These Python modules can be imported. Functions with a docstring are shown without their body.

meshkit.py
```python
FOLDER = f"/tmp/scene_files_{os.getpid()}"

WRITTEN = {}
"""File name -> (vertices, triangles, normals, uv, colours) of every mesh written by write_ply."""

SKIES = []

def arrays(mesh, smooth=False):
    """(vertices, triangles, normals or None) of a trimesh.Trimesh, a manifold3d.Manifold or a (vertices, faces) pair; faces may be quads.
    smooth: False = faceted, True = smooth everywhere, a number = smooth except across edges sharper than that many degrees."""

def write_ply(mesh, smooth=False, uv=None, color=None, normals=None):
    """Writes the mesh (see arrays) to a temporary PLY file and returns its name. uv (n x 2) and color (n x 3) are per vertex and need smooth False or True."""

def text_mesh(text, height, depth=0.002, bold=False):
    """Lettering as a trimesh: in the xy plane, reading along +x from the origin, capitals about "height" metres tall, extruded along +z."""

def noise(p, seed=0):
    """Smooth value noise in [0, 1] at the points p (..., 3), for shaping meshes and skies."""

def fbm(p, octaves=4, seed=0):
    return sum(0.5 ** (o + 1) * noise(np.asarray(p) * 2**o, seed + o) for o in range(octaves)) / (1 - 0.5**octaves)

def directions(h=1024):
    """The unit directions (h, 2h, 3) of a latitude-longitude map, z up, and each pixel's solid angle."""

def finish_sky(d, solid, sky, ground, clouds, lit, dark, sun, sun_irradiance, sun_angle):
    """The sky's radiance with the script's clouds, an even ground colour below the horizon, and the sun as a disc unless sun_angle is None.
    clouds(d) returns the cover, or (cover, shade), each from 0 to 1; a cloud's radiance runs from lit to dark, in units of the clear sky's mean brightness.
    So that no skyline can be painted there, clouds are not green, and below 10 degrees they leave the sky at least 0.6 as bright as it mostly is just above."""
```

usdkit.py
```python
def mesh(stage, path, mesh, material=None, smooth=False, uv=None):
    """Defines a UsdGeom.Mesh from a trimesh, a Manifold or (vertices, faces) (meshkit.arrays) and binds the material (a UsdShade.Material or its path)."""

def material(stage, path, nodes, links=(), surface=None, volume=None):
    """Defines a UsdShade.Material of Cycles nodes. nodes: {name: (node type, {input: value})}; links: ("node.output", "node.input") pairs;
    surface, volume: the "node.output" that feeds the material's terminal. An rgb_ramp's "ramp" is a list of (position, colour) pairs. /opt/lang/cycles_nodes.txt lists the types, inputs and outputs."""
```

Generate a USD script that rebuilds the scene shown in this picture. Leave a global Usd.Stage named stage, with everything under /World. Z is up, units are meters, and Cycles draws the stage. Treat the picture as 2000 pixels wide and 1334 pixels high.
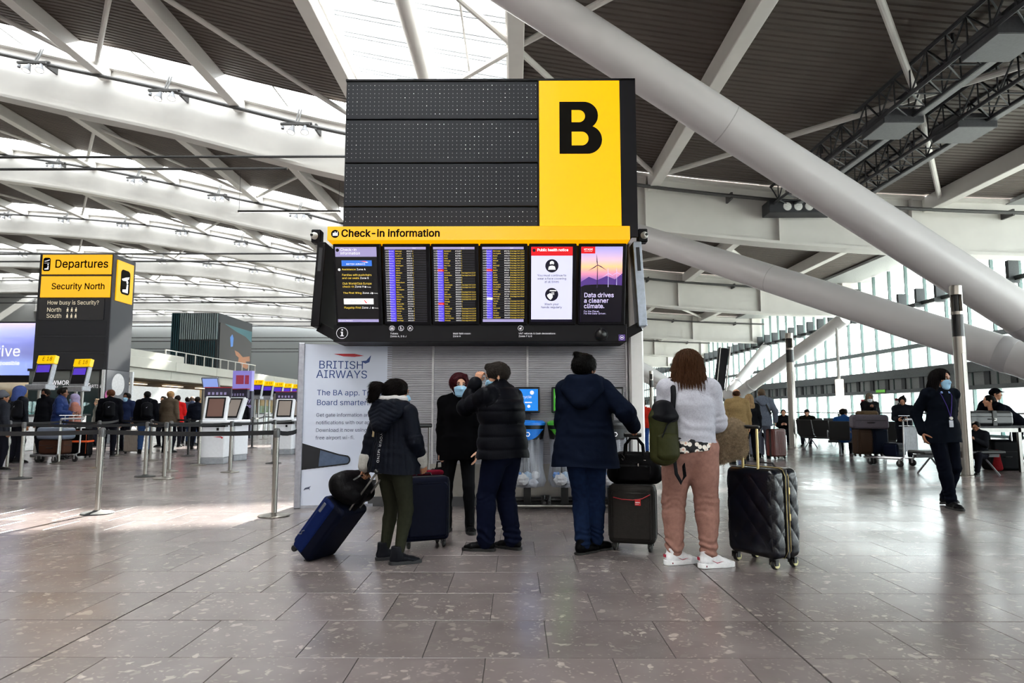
import math, random
import numpy as np, trimesh, usdkit, meshkit
from pxr import Usd, UsdGeom, UsdLux, UsdShade, Sdf, Gf, Vt
from shapely.geometry import Polygon, box as sbox
from shapely import union_all

stage = Usd.Stage.CreateInMemory()
UsdGeom.SetStageUpAxis(stage, 'Z'); UsdGeom.SetStageMetersPerUnit(stage, 1.0)
UsdGeom.Xform.Define(stage, '/World'); UsdGeom.Scope.Define(stage, '/World/Looks')
RND = random.Random(7); NPR = np.random.RandomState(7)
# ------------------------------------------------------------------ camera, sky, sun, exposure
F, H = 1333.0, 1.2                     # focal length in pixels of the 2000 px wide picture; eye height
PITCH, YAW = math.atan(136 / F), math.atan(8 / F)
cam = UsdGeom.Camera.Define(stage, '/World/camera')
cam.CreateHorizontalApertureAttr(36.0); cam.CreateVerticalApertureAttr(36.0 * 1334 / 2000)
cam.CreateFocalLengthAttr(36.0 * F / 2000); cam.CreateClippingRangeAttr(Gf.Vec2f(0.1, 600))
cam.CreateFStopAttr(4.0); cam.CreateFocusDistanceAttr(6.6)
cam.CreateExposureAttr(0.3)
cam.AddTranslateOp().Set(Gf.Vec3d(0, 0, H)); cam.AddRotateZOp().Set(math.degrees(YAW)); cam.AddRotateXOp().Set(90 + math.degrees(PITCH))
sky = UsdLux.DomeLight.Define(stage, '/World/sky')
sky.CreateIntensityAttr(2.0); sky.CreateColorAttr(Gf.Vec3f(0.97, 0.985, 1.0))
sun = UsdLux.DistantLight.Define(stage, '/World/sun')
sun.CreateIntensityAttr(9.0); sun.CreateAngleAttr(1.0); sun.CreateNormalizeAttr(True); sun.CreateColorAttr(Gf.Vec3f(1.0, 0.95, 0.86))
SUN_EL, SUN_AZ = 34.0, 5.0             # elevation; degrees to the right of straight ahead
sun.AddRotateZOp().Set(-SUN_AZ); sun.AddRotateXOp().Set(-(90 - SUN_EL))

# ------------------------------------------------------------------ picture <-> place (to read real positions off the photograph)
EYE = np.array([0, 0, H])
_fw = np.array([-math.sin(YAW) * math.cos(PITCH), math.cos(YAW) * math.cos(PITCH), math.sin(PITCH)])
_rt = np.array([math.cos(YAW), math.sin(YAW), 0.0]); _up = np.cross(_rt, _fw)
def ray(px, py): return _fw + _rt * (px - 1000) / F - _up * (py - 667) / F
def G(px, py, z=0.0): d = ray(px, py); return EYE + d * (z - H) / d[2]
def P(px, py, Y): d = ray(px, py); return EYE + d * Y / d[1]
def PX(px, py, X): d = ray(px, py); return EYE + d * X / d[0]

# ------------------------------------------------------------------ materials
def lin(c):
    if isinstance(c, str): c = [int(c[i:i + 2], 16) / 255 for i in (0, 2, 4)]
    return tuple((x / 12.92 if x < 0.04045 else ((x + 0.055) / 1.055) ** 2.4) for x in c)
_mats = {}
def M(name, col='808080', rough=0.5, metal=0.0, var=0.12, scale=18.0, bump=0.0, bscale=60.0, stretch=(1, 1, 1), emit=None, estr=1.0, spec=0.5, coat=0.0, sheen=0.0, trans=0.0, alpha=1.0, world=False):
    """A procedural look: noise-varied colour, optional noise relief."""
    if name in _mats: return _mats[name]
    c = np.array(lin(col)); nodes, links = {}, []
    nodes['p'] = ('principled_bsdf', dict(roughness=rough, metallic=metal, specular_ior_level=spec, coat_weight=coat, sheen_weight=sheen, transmission_weight=trans, alpha=alpha))
    if emit is not None: nodes['p'][1].update(emission_color=lin(emit), emission_strength=estr)
    nodes['tc'] = ('geometry', {}) if world else ('texture_coordinate', {})
    out = 'tc.position' if world else 'tc.object'
    nodes['mp'] = ('mapping', dict(scale=stretch)); links.append((out, 'mp.vector'))
    nodes['n'] = ('noise_texture', dict(scale=scale, detail=3.0)); links.append(('mp.vector', 'n.vector'))
    nodes['r'] = ('rgb_ramp', {'ramp': [(0.3, tuple(np.clip(c * (1 - var), 0, 1))), (0.7, tuple(np.clip(c * (1 + var), 0, 1)))]})
    links += [('n.fac', 'r.fac'), ('r.color', 'p.base_color')]
    if bump:
        nodes['n2'] = ('noise_texture', dict(scale=bscale, detail=2.0)); nodes['b'] = ('bump', dict(strength=bump, distance=0.01))
        links += [('mp.vector', 'n2.vector'), ('n2.fac', 'b.height'), ('b.normal', 'p.normal')]
    _mats[name] = usdkit.material(stage, '/World/Looks/' + name, nodes, links, surface='p.BSDF')
    return _mats[name]
def ME(name, col='ffffff', strength=1.0):
    """Something that gives off light: a lit sign, a screen, a lamp."""
    if name in _mats: return _mats[name]
    c = lin(col)
    _mats[name] = usdkit.material(stage, '/World/Looks/' + name, {'p': ('principled_bsdf', dict(base_color=tuple(x * .3 for x in c), roughness=0.25, emission_color=c, emission_strength=strength * .88))}, [], surface='p.BSDF')
    return _mats[name]
def MW(name, nodes, links, surface='p.BSDF'):
    if name not in _mats: _mats[name] = usdkit.material(stage, '/World/Looks/' + name, nodes, links, surface=surface)
    return _mats[name]
def pane_mat(name, tint=(0.92, 0.97, 0.96), gloss=0.5):
    """clear pane: see-through, more mirror-like towards grazing angles"""
    return MW(name, {'t': ('transparent_bsdf', dict(color=tint)), 'g': ('glossy_bsdf', dict(color=(0.9, 0.95, 0.95), roughness=0.02)), 'l': ('layer_weight', dict(blend=0.5)), 'q': ('math', dict(math_type='power', value2=4.0)),
                     'k': ('math', dict(math_type='multiply_add', value2=gloss, value3=0.03)), 'm': ('mix_closure', {})},
              [('l.facing', 'q.value1'), ('q.value', 'k.value1'), ('k.value', 'm.fac'), ('t.BSDF', 'm.closure1'), ('g.BSDF', 'm.closure2')], 'm.closure')

# ------------------------------------------------------------------ mesh builder
def unit(v): v = np.asarray(v, float); return v / max(np.linalg.norm(v), 1e-12)
def frame(d, ref=(0, 0, 1)):
    d = unit(d); ref = np.asarray(ref, float)
    if abs(d @ unit(ref)) > 0.97: ref = np.array([0, 1.0, 0]) if abs(d[1]) < 0.9 else np.array([1.0, 0, 0])
    a = unit(np.cross(ref, d)); return a, np.cross(d, a), d
class MB:
    def __init__(s): s.V, s.Fc, s.n = [], [], 0
    def add(s, v, f):
        v = np.asarray(v, float); f = np.asarray(f, int)
        if f.shape[1] == 4: f = np.vstack([f[:, [0, 1, 2]], f[:, [0, 2, 3]]])
        s.V.append(v); s.Fc.append(f + s.n); s.n += len(v); return s
    def tm(s, m, T=None):
        v = np.array(m.vertices)
        if T is not None: v = v @ T[:3, :3].T + T[:3, 3]
        return s.add(v, m.faces)
    def box(s, x0, x1, y0, y1, z0, z1, c=0.0):
        c = min(c, (x1 - x0) / 2.01, (y1 - y0) / 2.01, (z1 - z0) / 2.01)
        if c <= 0:
            v = [(x, y, z) for x in (x0, x1) for y in (y0, y1) for z in (z0, z1)]
            return s.add(v, [(0, 1, 3, 2), (4, 6, 7, 5), (0, 4, 5, 1), (2, 3, 7, 6), (0, 2, 6, 4), (1, 5, 7, 3)])
        pts = []
        for x, sx in ((x0, 1), (x1, -1)):
            for y, sy in ((y0, 1), (y1, -1)):
                for z, sz in ((z0, 1), (z1, -1)):
                    pts += [(x, y + sy * c, z + sz * c), (x + sx * c, y, z + sz * c), (x + sx * c, y + sy * c, z)]
        h = trimesh.Trimesh(pts, process=False).convex_hull
        return s.add(h.vertices, h.faces)
    def obox(s, a, b, w, h, ref=(0, 0, 1), c=0.0):
        """bar from a to b, w wide (across ref), h high (along ref)"""
        a, b = np.asarray(a, float), np.asarray(b, float); x, y, d = frame(b - a, ref); L = np.linalg.norm(b - a)
        t = MB().box(-w / 2, w / 2, -h / 2, h / 2, 0, L, c); v = t.V[0]
        return s.add(a + v[:, :1] * x + v[:, 1:2] * y + v[:, 2:] * d, t.Fc[0])
    def cyl(s, a, b, r, r2=None, n=16, cap=True):
        return s.tube([a, b], [r, r if r2 is None else r2], n, cap)
    def tube(s, path, r, n=10, cap=True, ref=(0, 0, 1), flat=1.0):
        p = np.asarray(path, float); m = len(p); rr = np.broadcast_to(np.asarray(r, float), (m,))
        t = np.gradient(p, axis=0) if m > 2 else np.repeat([p[1] - p[0]], 2, 0)
        x, y, _ = frame(t[0], ref); V = []
        ang = np.linspace(0, 2 * np.pi, n, endpoint=False)
        for i in range(m):
            d = unit(t[i]); x = unit(x - d * (x @ d)); y = np.cross(d, x)
            V.append(p[i] + rr[i] * (np.cos(ang)[:, None] * x + flat * np.sin(ang)[:, None] * y))
        V = np.vstack(V); i = np.arange(m - 1)[:, None] * n; j = np.arange(n)[None, :]; k = (j + 1) % n
        f = np.stack([i + j, i + k, i + n + k, i + n + j], -1).reshape(-1, 4)
        f = np.vstack([f[:, [0, 1, 2]], f[:, [0, 2, 3]]])
        if cap:
            V = np.vstack([V, p[:1], p[-1:]]); c0, c1 = len(V) - 2, len(V) - 1; jj = np.arange(n); kk = (jj + 1) % n
            f = np.vstack([f, np.stack([np.full(n, c0), kk, jj], 1), np.stack([np.full(n, c1), (m - 1) * n + jj, (m - 1) * n + kk], 1)])
        return s.add(V, f)
    def lathe(s, prof, n=24, at=(0, 0, 0), axis=(0, 0, 1)):
        """prof: (radius, along-axis) pairs"""
        x, y, d = frame(axis); at = np.asarray(at, float); a = np.linspace(0, 2 * np.pi, n, endpoint=False); pr = np.asarray(prof, float); m = len(pr)
        V = np.vstack([at + d * h + r * (np.cos(a)[:, None] * x + np.sin(a)[:, None] * y) for r, h in pr])
        i = np.arange(m - 1)[:, None] * n; j = np.arange(n)[None]; k = (j + 1) % n
        return s.add(V, np.stack([i + j, i + k, i + n + k, i + n + j], -1).reshape(-1, 4))
    def prism(s, poly, h, T=np.eye(4)):
        """shapely polygon(s) or points in xy, extruded h along z, then moved by T"""
        if not hasattr(poly, 'geom_type'): poly = Polygon(poly)
        for g in getattr(poly, 'geoms', [poly]):
            if g.area > 0: s.tm(trimesh.creation.extrude_polygon(g, h, engine='earcut'), T)
        return s
    def rbox(s, x0, x1, y0, y1, z0, z1, r, n=4):
        """rounded box: a cube grid pushed onto the offset surface"""
        u = np.linspace(-1, 1, 2 * n); m = trimesh.creation.box((2, 2, 2)); G_ = []
        c = np.array([(x0 + x1) / 2, (y0 + y1) / 2, (z0 + z1) / 2]); hs = np.array([x1 - x0, y1 - y0, z1 - z0]) / 2; r = min(r, hs.min() * .999)
        V, Fs, off = [], [], 0
        a = np.linspace(-np.pi / 4, np.pi / 4, n); g = np.concatenate([np.tan(a) - 0, ]) ; half = np.concatenate([g])
        gg = np.concatenate([-1 - 0 * g[:0], np.sign(u) * 0]) if False else None
        k = np.linspace(0, np.pi / 4, n); side = np.concatenate([-np.tan(k)[::-1], np.tan(k)])   # direction cosines of the round parts, the flat between
        q = len(side); sg = np.concatenate([-np.ones(n), np.ones(n)])
        A, B = np.meshgrid(np.arange(q), np.arange(q), indexing='ij')
        for ax in range(3):
            for sgn in (-1, 1):
                d = np.zeros((q, q, 3)); cc = np.zeros((q, q, 3)); o = [(ax + 1) % 3, (ax + 2) % 3]
                d[..., ax] = sgn; d[..., o[0]] = side[A]; d[..., o[1]] = side[B]; d /= np.linalg.norm(d, axis=-1, keepdims=True)
                cc[..., ax] = sgn; cc[..., o[0]] = sg[A]; cc[..., o[1]] = sg[B]
                V.append((c + cc * (hs - r) + d * r).reshape(-1, 3))
                i, j = np.meshgrid(np.arange(q - 1), np.arange(q - 1), indexing='ij'); i, j = i.ravel(), j.ravel()
                f = np.stack([i * q + j, (i + 1) * q + j, (i + 1) * q + j + 1, i * q + j + 1], 1)
                Fs.append((f if sgn > 0 else f[:, ::-1]) + off); off += q * q
        m = trimesh.Trimesh(np.vstack(V), np.vstack([np.vstack(Fs)[:, [0, 1, 2]], np.vstack(Fs)[:, [0, 2, 3]]]), process=False); m.merge_vertices()
        return s.add(m.vertices, m.faces)
    def arr(s): return np.vstack(s.V), np.vstack(s.Fc)
    def move(s, T):
        s.V = [v @ T[:3, :3].T + T[:3, 3] for v in s.V]; return s
def TR(x=0, y=0, z=0, rz=0, rx=0, ry=0, sc=1.0):
    """translate * Rz * Rx * Ry * scale, degrees"""
    a, b, c = np.radians([rz, rx, ry])
    Rz = np.array([[math.cos(a), -math.sin(a), 0], [math.sin(a), math.cos(a), 0], [0, 0, 1]])
    Rx = np.array([[1, 0, 0], [0, math.cos(b), -math.sin(b)], [0, math.sin(b), math.cos(b)]])
    Ry = np.array([[math.cos(c), 0, math.sin(c)], [0, 1, 0], [-math.sin(c), 0, math.cos(c)]])
    T = np.eye(4); T[:3, :3] = Rz @ Rx @ Ry * sc; T[:3, 3] = (x, y, z); return T
FRONT = TR(rx=90)                      # drawings in xy stand up and face -y

# ------------------------------------------------------------------ naming, labels, things and parts
_used = {}
def numbered(parent, name):
    k = (str(parent), name); _used[k] = _used.get(k, -1) + 1
    return name if _used[k] == 0 else f'{name}_{_used[k]:03d}'
def tag(prim, label=None, cat=None, group=None, kind=None):
    for k, v in (('label', label), ('category', cat), ('group', group), ('kind', kind)):
        if v: prim.SetCustomDataByKey(k, v)
    return prim
def ppath(p): return '/World' if p is None else (str(p) if isinstance(p, (str, Sdf.Path)) else str(p.GetPath()))
def thing(name, label, cat, loc=(0, 0, 0), rz=0.0, group=None, kind=None, parent=None, rx=0.0):
    x = UsdGeom.Xform.Define(stage, ppath(parent) + '/' + numbered(ppath(parent), name))
    x.AddTranslateOp().Set(Gf.Vec3d(*map(float, loc))); x.AddRotateZOp().Set(float(rz))
    if rx: x.AddRotateXOp().Set(float(rx))
    return tag(x.GetPrim(), label, cat, group, kind)
def obj(name, mesh, mat, parent=None, label=None, cat=None, group=None, kind=None, smooth=35):
    if isinstance(mesh, MB): mesh = mesh.arr()
    p = ppath(parent)
    m = usdkit.mesh(stage, p + '/' + numbered(p, name), mesh, mat, smooth)
    return tag(m.GetPrim(), label, cat, group, kind)
def dup(src, loc, rz=0.0, label=None, group=None, scale=None):
    was = src.GetCustomData(); base = src.GetName().rstrip('0123456789').rstrip('_')
    x = UsdGeom.Xform.Define(stage, '/World/' + numbered('/World', base))
    x.AddTranslateOp().Set(Gf.Vec3d(*map(float, loc))); x.AddRotateZOp().Set(float(rz))
    r = x.GetPrim(); r.GetReferences().AddInternalReference(src.GetPath())
    tag(r, label or was.get('label'), was.get('category'), group or was.get('group'))
    r.SetInstanceable(True); return r

# ------------------------------------------------------------------ lettering
from PIL import Image, ImageDraw, ImageFont
import glob as _glob
_fonts, _glyphs = {}, {}
_fontfile = _glob.glob('/opt/blender-*/*/datafiles/fonts/Inter.woff2')[0]
def _glyph(ch, bold, size):
    key = (ch, bold, size)
    if key in _glyphs: return _glyphs[key]
    f = _fonts.setdefault(size, ImageFont.truetype(_fontfile, size)); adv = f.getlength(ch); st = bold
    x0, y0, x1, y1 = f.getbbox(ch, anchor='ls', stroke_width=st)
    if x1 <= x0 or y1 <= y0 or ch == ' ': _glyphs[key] = (adv, None); return _glyphs[key]
    im = Image.new('L', (x1 - x0 + 8, y1 - y0 + 8)); ImageDraw.Draw(im).text((4 - x0, 4 - y0), ch, 255, f, anchor='ls', stroke_width=st)
    on = np.pad(np.asarray(im) > 127, ((0, 0), (1, 1))).astype(np.int8)
    r, a = np.nonzero(np.diff(on, axis=1) == 1); b = np.nonzero(np.diff(on, axis=1) == -1)[1]
    if not len(r): _glyphs[key] = (adv, None); return _glyphs[key]
    sh = union_all([sbox(p, -q - 1, e, -q) for p, q, e in zip(a, r, b)]).buffer(0.6).buffer(-0.6).simplify(0.7 if size > 40 else 0.5)
    V, Fs, n = [], [], 0
    for g in getattr(sh, 'geoms', [sh]):
        v, t = trimesh.creation.triangulate_polygon(g, engine='earcut'); V.append(v); Fs.append(t + n); n += len(v)
    v = np.vstack(V) + [x0 - 4, 4 - y0]; _glyphs[key] = (adv, (v, np.vstack(Fs))); return _glyphs[key]
def text(mb, s, h, x, y, z=0.0, align='l', bold=0, T=FRONT, size=64, squeeze=1.0, track=0.0):
    """flat print: capitals h high, baseline at (x, y) of a drawing in xy; T stands it up"""
    k = h / (0.727 * size); adv = [(_glyph(c, bold, size)[0] + track * size) * k * squeeze for c in s]; w = sum(adv)
    x -= {'l': 0, 'c': w / 2, 'r': w}[align]
    for c, a in zip(s, adv):
        g = _glyph(c, bold, size)[1]
        if g is not None:
            v = np.column_stack([g[0][:, 0] * k * squeeze + x, g[0][:, 1] * k + y, np.full(len(g[0]), z)])
            mb.add(v @ T[:3, :3].T + T[:3, 3], g[1])
        x += a
    return mb
def flat(mb, poly, z=0.0, T=FRONT):
    """flat print of a shape"""
    if not hasattr(poly, 'geom_type'): poly = Polygon(poly)
    for g in getattr(poly, 'geoms', [poly]):
        if g.geom_type != 'Polygon' or g.area <= 0: continue
        v, t = trimesh.creation.triangulate_polygon(g, engine='earcut'); v = np.column_stack([v, np.full(len(v), z)])
        mb.add(v @ T[:3, :3].T + T[:3, 3], t)
    return mb
def rect(x0, x1, y0, y1): return sbox(x0, y0, x1, y1)
def disc(x, y, r, n=24): return Polygon([(x + r * math.cos(a), y + r * math.sin(a)) for a in np.linspace(0, 2 * np.pi, n, endpoint=False)])
def ring(x, y, r, w, n=28): return disc(x, y, r, n).difference(disc(x, y, r - w, n))

# ================================================================== the building
steelM = M('brushed_steel', '8d8b88', 0.28, 1.0, 0.06, 30, stretch=(1, 1, 0.1))
chromeM = M('polished_steel', '9c9994', 0.18, 1.0, 0.01, 20)
whiteM = M('white_paint', 'dcdad7', 0.42, 0, 0.03, 3)
girderM = M('girder_paint', 'dedbd7', 0.5, 0, 0.03, 1.5)
deckM = M('roof_deck', '5a514b', 0.6, 0, 0.10, 0.6, stretch=(0.3, 3, 1), world=True)
darkM = M('dark_steel', '3d3d40', 0.5, 0.3, 0.1)
blackM = M('black_plastic', '0c0c0f', 0.38, 0, 0.1)
matteM = M('matte_black', '101013', 0.7, 0, 0.1)
greyM = M('grey_plastic', '77787c', 0.45)
glassM = pane_mat('window_glass', (0.95, 0.99, 0.98), 0.35)
skyglassM = pane_mat('skylight_glass', (0.97, 0.99, 0.99), 0.2)

frostM = MW('frosted_rooflight', {'t': ('transparent_bsdf', dict(color=(.95, .97, .97))), 'd': ('translucent_bsdf', dict(color=(.88, .90, .90))), 'm': ('mix_closure', dict(fac=0.985))}, [('t.BSDF', 'm.closure1'), ('d.BSDF', 'm.closure2')], 'm.closure')
# ---- floor: 0.62 x 0.597 m terrazzo tiles in running bond, movement joints every six tiles
TW, TD, Y0, X0 = 0.62, 0.597, 4.07, -2.32
def tile_mat(name, c1, c2, c3, seed):
    nodes = {'g': ('geometry', {}), 'mp': ('mapping', dict(location=(seed * 7.3, seed * 3.1, 0))),
             'n': ('noise_texture', dict(scale=2.2, detail=4.0)), 'r': ('rgb_ramp', {'ramp': [(0.3, lin(c1)), (0.7, lin(c2))]}),
             'v': ('voronoi_texture', dict(scale=12.0, randomness=1.0)), 'd': ('noise_texture', dict(scale=9.0, detail=2.0)),
             'vm': ('mix', dict(fac=0.08, mix_type='linear_light')), 'sz': ('rgb_ramp', {'ramp': [(0.0, (1, 1, 1)), (0.26, (1, 1, 1)), (0.34, (0, 0, 0)), (1.0, (0, 0, 0))]}),
             'pick': ('separate_color', {}), 'lo': ('math', dict(math_type='greater_than', value2=0.42)), 'mk': ('math', dict(math_type='multiply')),
             'v2': ('voronoi_texture', dict(scale=34.0, randomness=1.0)), 'sz2': ('rgb_ramp', {'ramp': [(0.0, (1, 1, 1)), (0.24, (1, 1, 1)), (0.36, (0, 0, 0)), (1.0, (0, 0, 0))]}),
             'pick2': ('separate_color', {}), 'lo2': ('math', dict(math_type='greater_than', value2=0.35)), 'mk2': ('math', dict(math_type='multiply')),
             'chipc': ('rgb_ramp', {'ramp': [(0.0, lin('5d5854')), (0.28, lin('7c7672')), (0.4, lin(c3)), (1.0, lin('c9bfb6'))]}),
             'm1': ('mix', dict(mix_type='mix')), 'm2': ('mix', dict(mix_type='mix')), 'h': ('math', dict(math_type='multiply', value2=0.36)), 'h2': ('math', dict(math_type='multiply', value2=0.27)),
             'rr': ('map_range', dict(from_min=0.3, from_max=0.7, to_min=0.16, to_max=0.26)), 'n3': ('noise_texture', dict(scale=0.8, detail=5.0)),
             'p': ('principled_bsdf', dict(roughness=0.2, specular_ior_level=0.55))}
    links = [('g.position', 'mp.vector'), ('mp.vector', 'n.vector'), ('n.fac', 'r.fac'), ('mp.vector', 'd.vector'), ('mp.vector', 'vm.color1'), ('d.color', 'vm.color2'), ('vm.color', 'v.vector'), ('vm.color', 'v2.vector'),
             ('v.distance', 'sz.fac'), ('v.color', 'pick.color'), ('pick.r', 'lo.value1'), ('sz.color', 'mk.value1'), ('lo.value', 'mk.value2'), ('pick.g', 'chipc.fac'),
             ('v2.distance', 'sz2.fac'), ('v2.color', 'pick2.color'), ('pick2.r', 'lo2.value1'), ('sz2.color', 'mk2.value1'), ('lo2.value', 'mk2.value2'),
             ('mk.value', 'h.value1'), ('mk2.value', 'h2.value1'), ('r.color', 'm1.color1'), ('chipc.color', 'm1.color2'), ('h.value', 'm1.fac'),
             ('m1.color', 'm2.color1'), ('chipc.color', 'm2.color2'), ('h2.value', 'm2.fac'), ('m2.color', 'p.base_color'), ('mp.vector', 'n3.vector'), ('n3.fac', 'rr.value'), ('rr.result', 'p.roughness')]
    return MW(name, nodes, links)
tileM = [tile_mat('floor_tile_a', '645b5b', '716868', '9a918a', 1), tile_mat('floor_tile_b', '685f5f', '756b6b', '9f958d', 2), tile_mat('floor_tile_c', '605858', '6d6464', '968e88', 3)]
jointM = M('floor_joint', '2b2826', 0.8)
floor = thing('floor', None, None, kind='structure')
obj('screed', MB().box(-80, 22, -40, 135, -0.35, -0.006), jointM, floor)
tiles = []                              # x0, x1, y0, y1 of each tile in the bond
def tile_row(k, xa, xb):
    y0 = Y0 + k * TD; off = 0 if k % 2 else TW / 2; out = []
    i0, i1 = int((xa - X0) // TW) - 1, int((xb - X0) // TW) + 1
    for i in range(i0, i1 + 1):
        a = X0 + i * TW + off; b = a + TW; cuts = [a]
        j = X0 + math.ceil((a - X0) / (6 * TW) - 1e-6) * 6 * TW
        if a + 0.05 < j < b - 0.05: cuts.append(j)
        cuts.append(b)
        for c, d in zip(cuts, cuts[1:]):
            if d > xa and c < xb:
                on = lambda x: abs((x - X0) / (6 * TW) - round((x - X0) / (6 * TW))) < 1e-3
                out.append((c + (0.005 if on(c) else 0.002), d - (0.005 if on(d) else 0.002), y0 + (0.004 if k == 0 else 0.002), y0 + TD - (0.004 if k == -1 else 0.002)))
    return out
near = []
for k in range(-3, 10):
    yy = Y0 + (k + 1) * TD; half = 0.78 * yy + 0.3; near += [(t, k) for t in tile_row(k, -half, half)]
near.sort(key=lambda t: t[0][2]); near_set = {t for t, _ in near[:300]}
for t, k in near[:300]:
    obj('tile', MB().box(t[0], t[1], t[2], t[3], -0.012, 0.0, 0.0012), tileM[RND.randrange(3)], floor, smooth=False)
V3 = [MB(), MB(), MB()]
for k in range(-70, 62):
    for t in tile_row(k, -34, 22):
        if t not in near_set:
            a, b, c, d = t; V3[RND.randrange(3)].add([(a, c, 0), (b, c, 0), (b, d, 0), (a, d, 0)], [(0, 1, 2, 3)])
for mb, m in zip(V3, tileM): obj('tile_field', mb, m, floor, kind='stuff', smooth=False)
farM = tile_mat('floor_far', '69625f', '756e6a', '9a928b', 5)
obj('far_paving', MB().box(-80, 22, Y0 + 62 * TD, 135, -0.004, 0.0).box(-80, -34.3, -40, Y0 + 62 * TD, -0.004, 0.0), farM, floor, smooth=False)

# ---- roof: long curved girders across the hall every 17 m, ribbed deck between, glazed slots beside them
_zx = np.array([-82, -62, -49, -35, -28.8, -21.4, -18, -14.3, -11.3, -7.3, 0, 6, 12, 20, 30.0])
_zz = np.array([17.6, 17.9, 17.5, 16.5, 15.6, 14.1, 13.3, 12.5, 11.7, 10.7, 9.25, 8.3, 7.7, 7.3, 7.1])
from scipy.interpolate import PchipInterpolator
ZL = PchipInterpolator(_zx, _zz)        # underside of a girder
GH = 2.3                                # girder height
YB = [-24, -7, 10, 27, 44, 61, 78, 95, 112, 129]
GAP = 2.2; XS = -4.5
words_ = ['', '', '', 'nearest', 'second', 'third', 'fourth', 'fifth', 'sixth', 'farthest']
stations = np.unique(np.concatenate([np.arange(-80, 24, 2.0), [24]]))
def sweep_x(mb, xs, y0, y1, zlo, zhi):
    """a bar along x with its underside at zlo(x) and its top at zhi(x)"""
    n = len(xs); lo, hi = zlo(xs), zhi(xs)
    V = np.vstack([np.column_stack([xs, np.full(n, y), z]) for y, z in ((y0, lo), (y1, lo), (y1, hi), (y0, hi))])
    i = np.arange(n - 1); q = []
    for a, b in ((0, 1), (1, 2), (2, 3), (3, 0)): q.append(np.stack([a * n + i, b * n + i, b * n + i + 1, a * n + i + 1], 1))
    q.append(np.array([[0, 3 * n, 2 * n, n], [n - 1, 2 * n - 1, 3 * n - 1, 4 * n - 1]]))
    return mb.add(V, np.vstack(q)[:, ::-1])
railM = M('rail_grey', '4c4b4b', 0.6)
lampM = ME('lamp_glow', 'fff6e8', 3.0)
for i, y in enumerate(YB):
    seen = i >= 3
    g = thing('roof_girder', f'{words_[i]} long curved white girder spanning the hall under the roof' if seen else 'white roof girder above and behind the viewer, ' + ['farthest back', 'middle', 'first overhead'][i] + ' of three', 'girder', group=None)
    obj('web', sweep_x(MB(), stations, y - .13, y + .13, lambda x: ZL(x) + .1, lambda x: ZL(x) + GH - .1), girderM, g)
    obj('bottom_flange', sweep_x(MB(), stations, y - .38, y + .38, ZL, lambda x: ZL(x) + .12), girderM, g)
    obj('top_flange', sweep_x(MB(), stations, y - .38, y + .38, lambda x: ZL(x) + GH - .12, lambda x: ZL(x) + GH), girderM, g)
    if not seen: continue
    for x in np.arange(5.2, 22, 5.3):
        z = float(ZL(x)); obj('stiffener', MB().box(x - .02, x + .02, y - .36, y - .13, z + .12, z + GH - .12), girderM, g)
    xs = stations[stations < 22.1]
    obj('rail', MB().tube([(x, y - .75, float(ZL(x)) + GH * .71) for x in xs], .075, 8), railM, g)
    for x in np.arange(-74, 21, 5.5):
        z = float(ZL(x)) + GH * .71; obj('rail_bracket', MB().box(x - .04, x + .04, y - .80, y - .13, z - .12, z + .14), railM, g)

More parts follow.
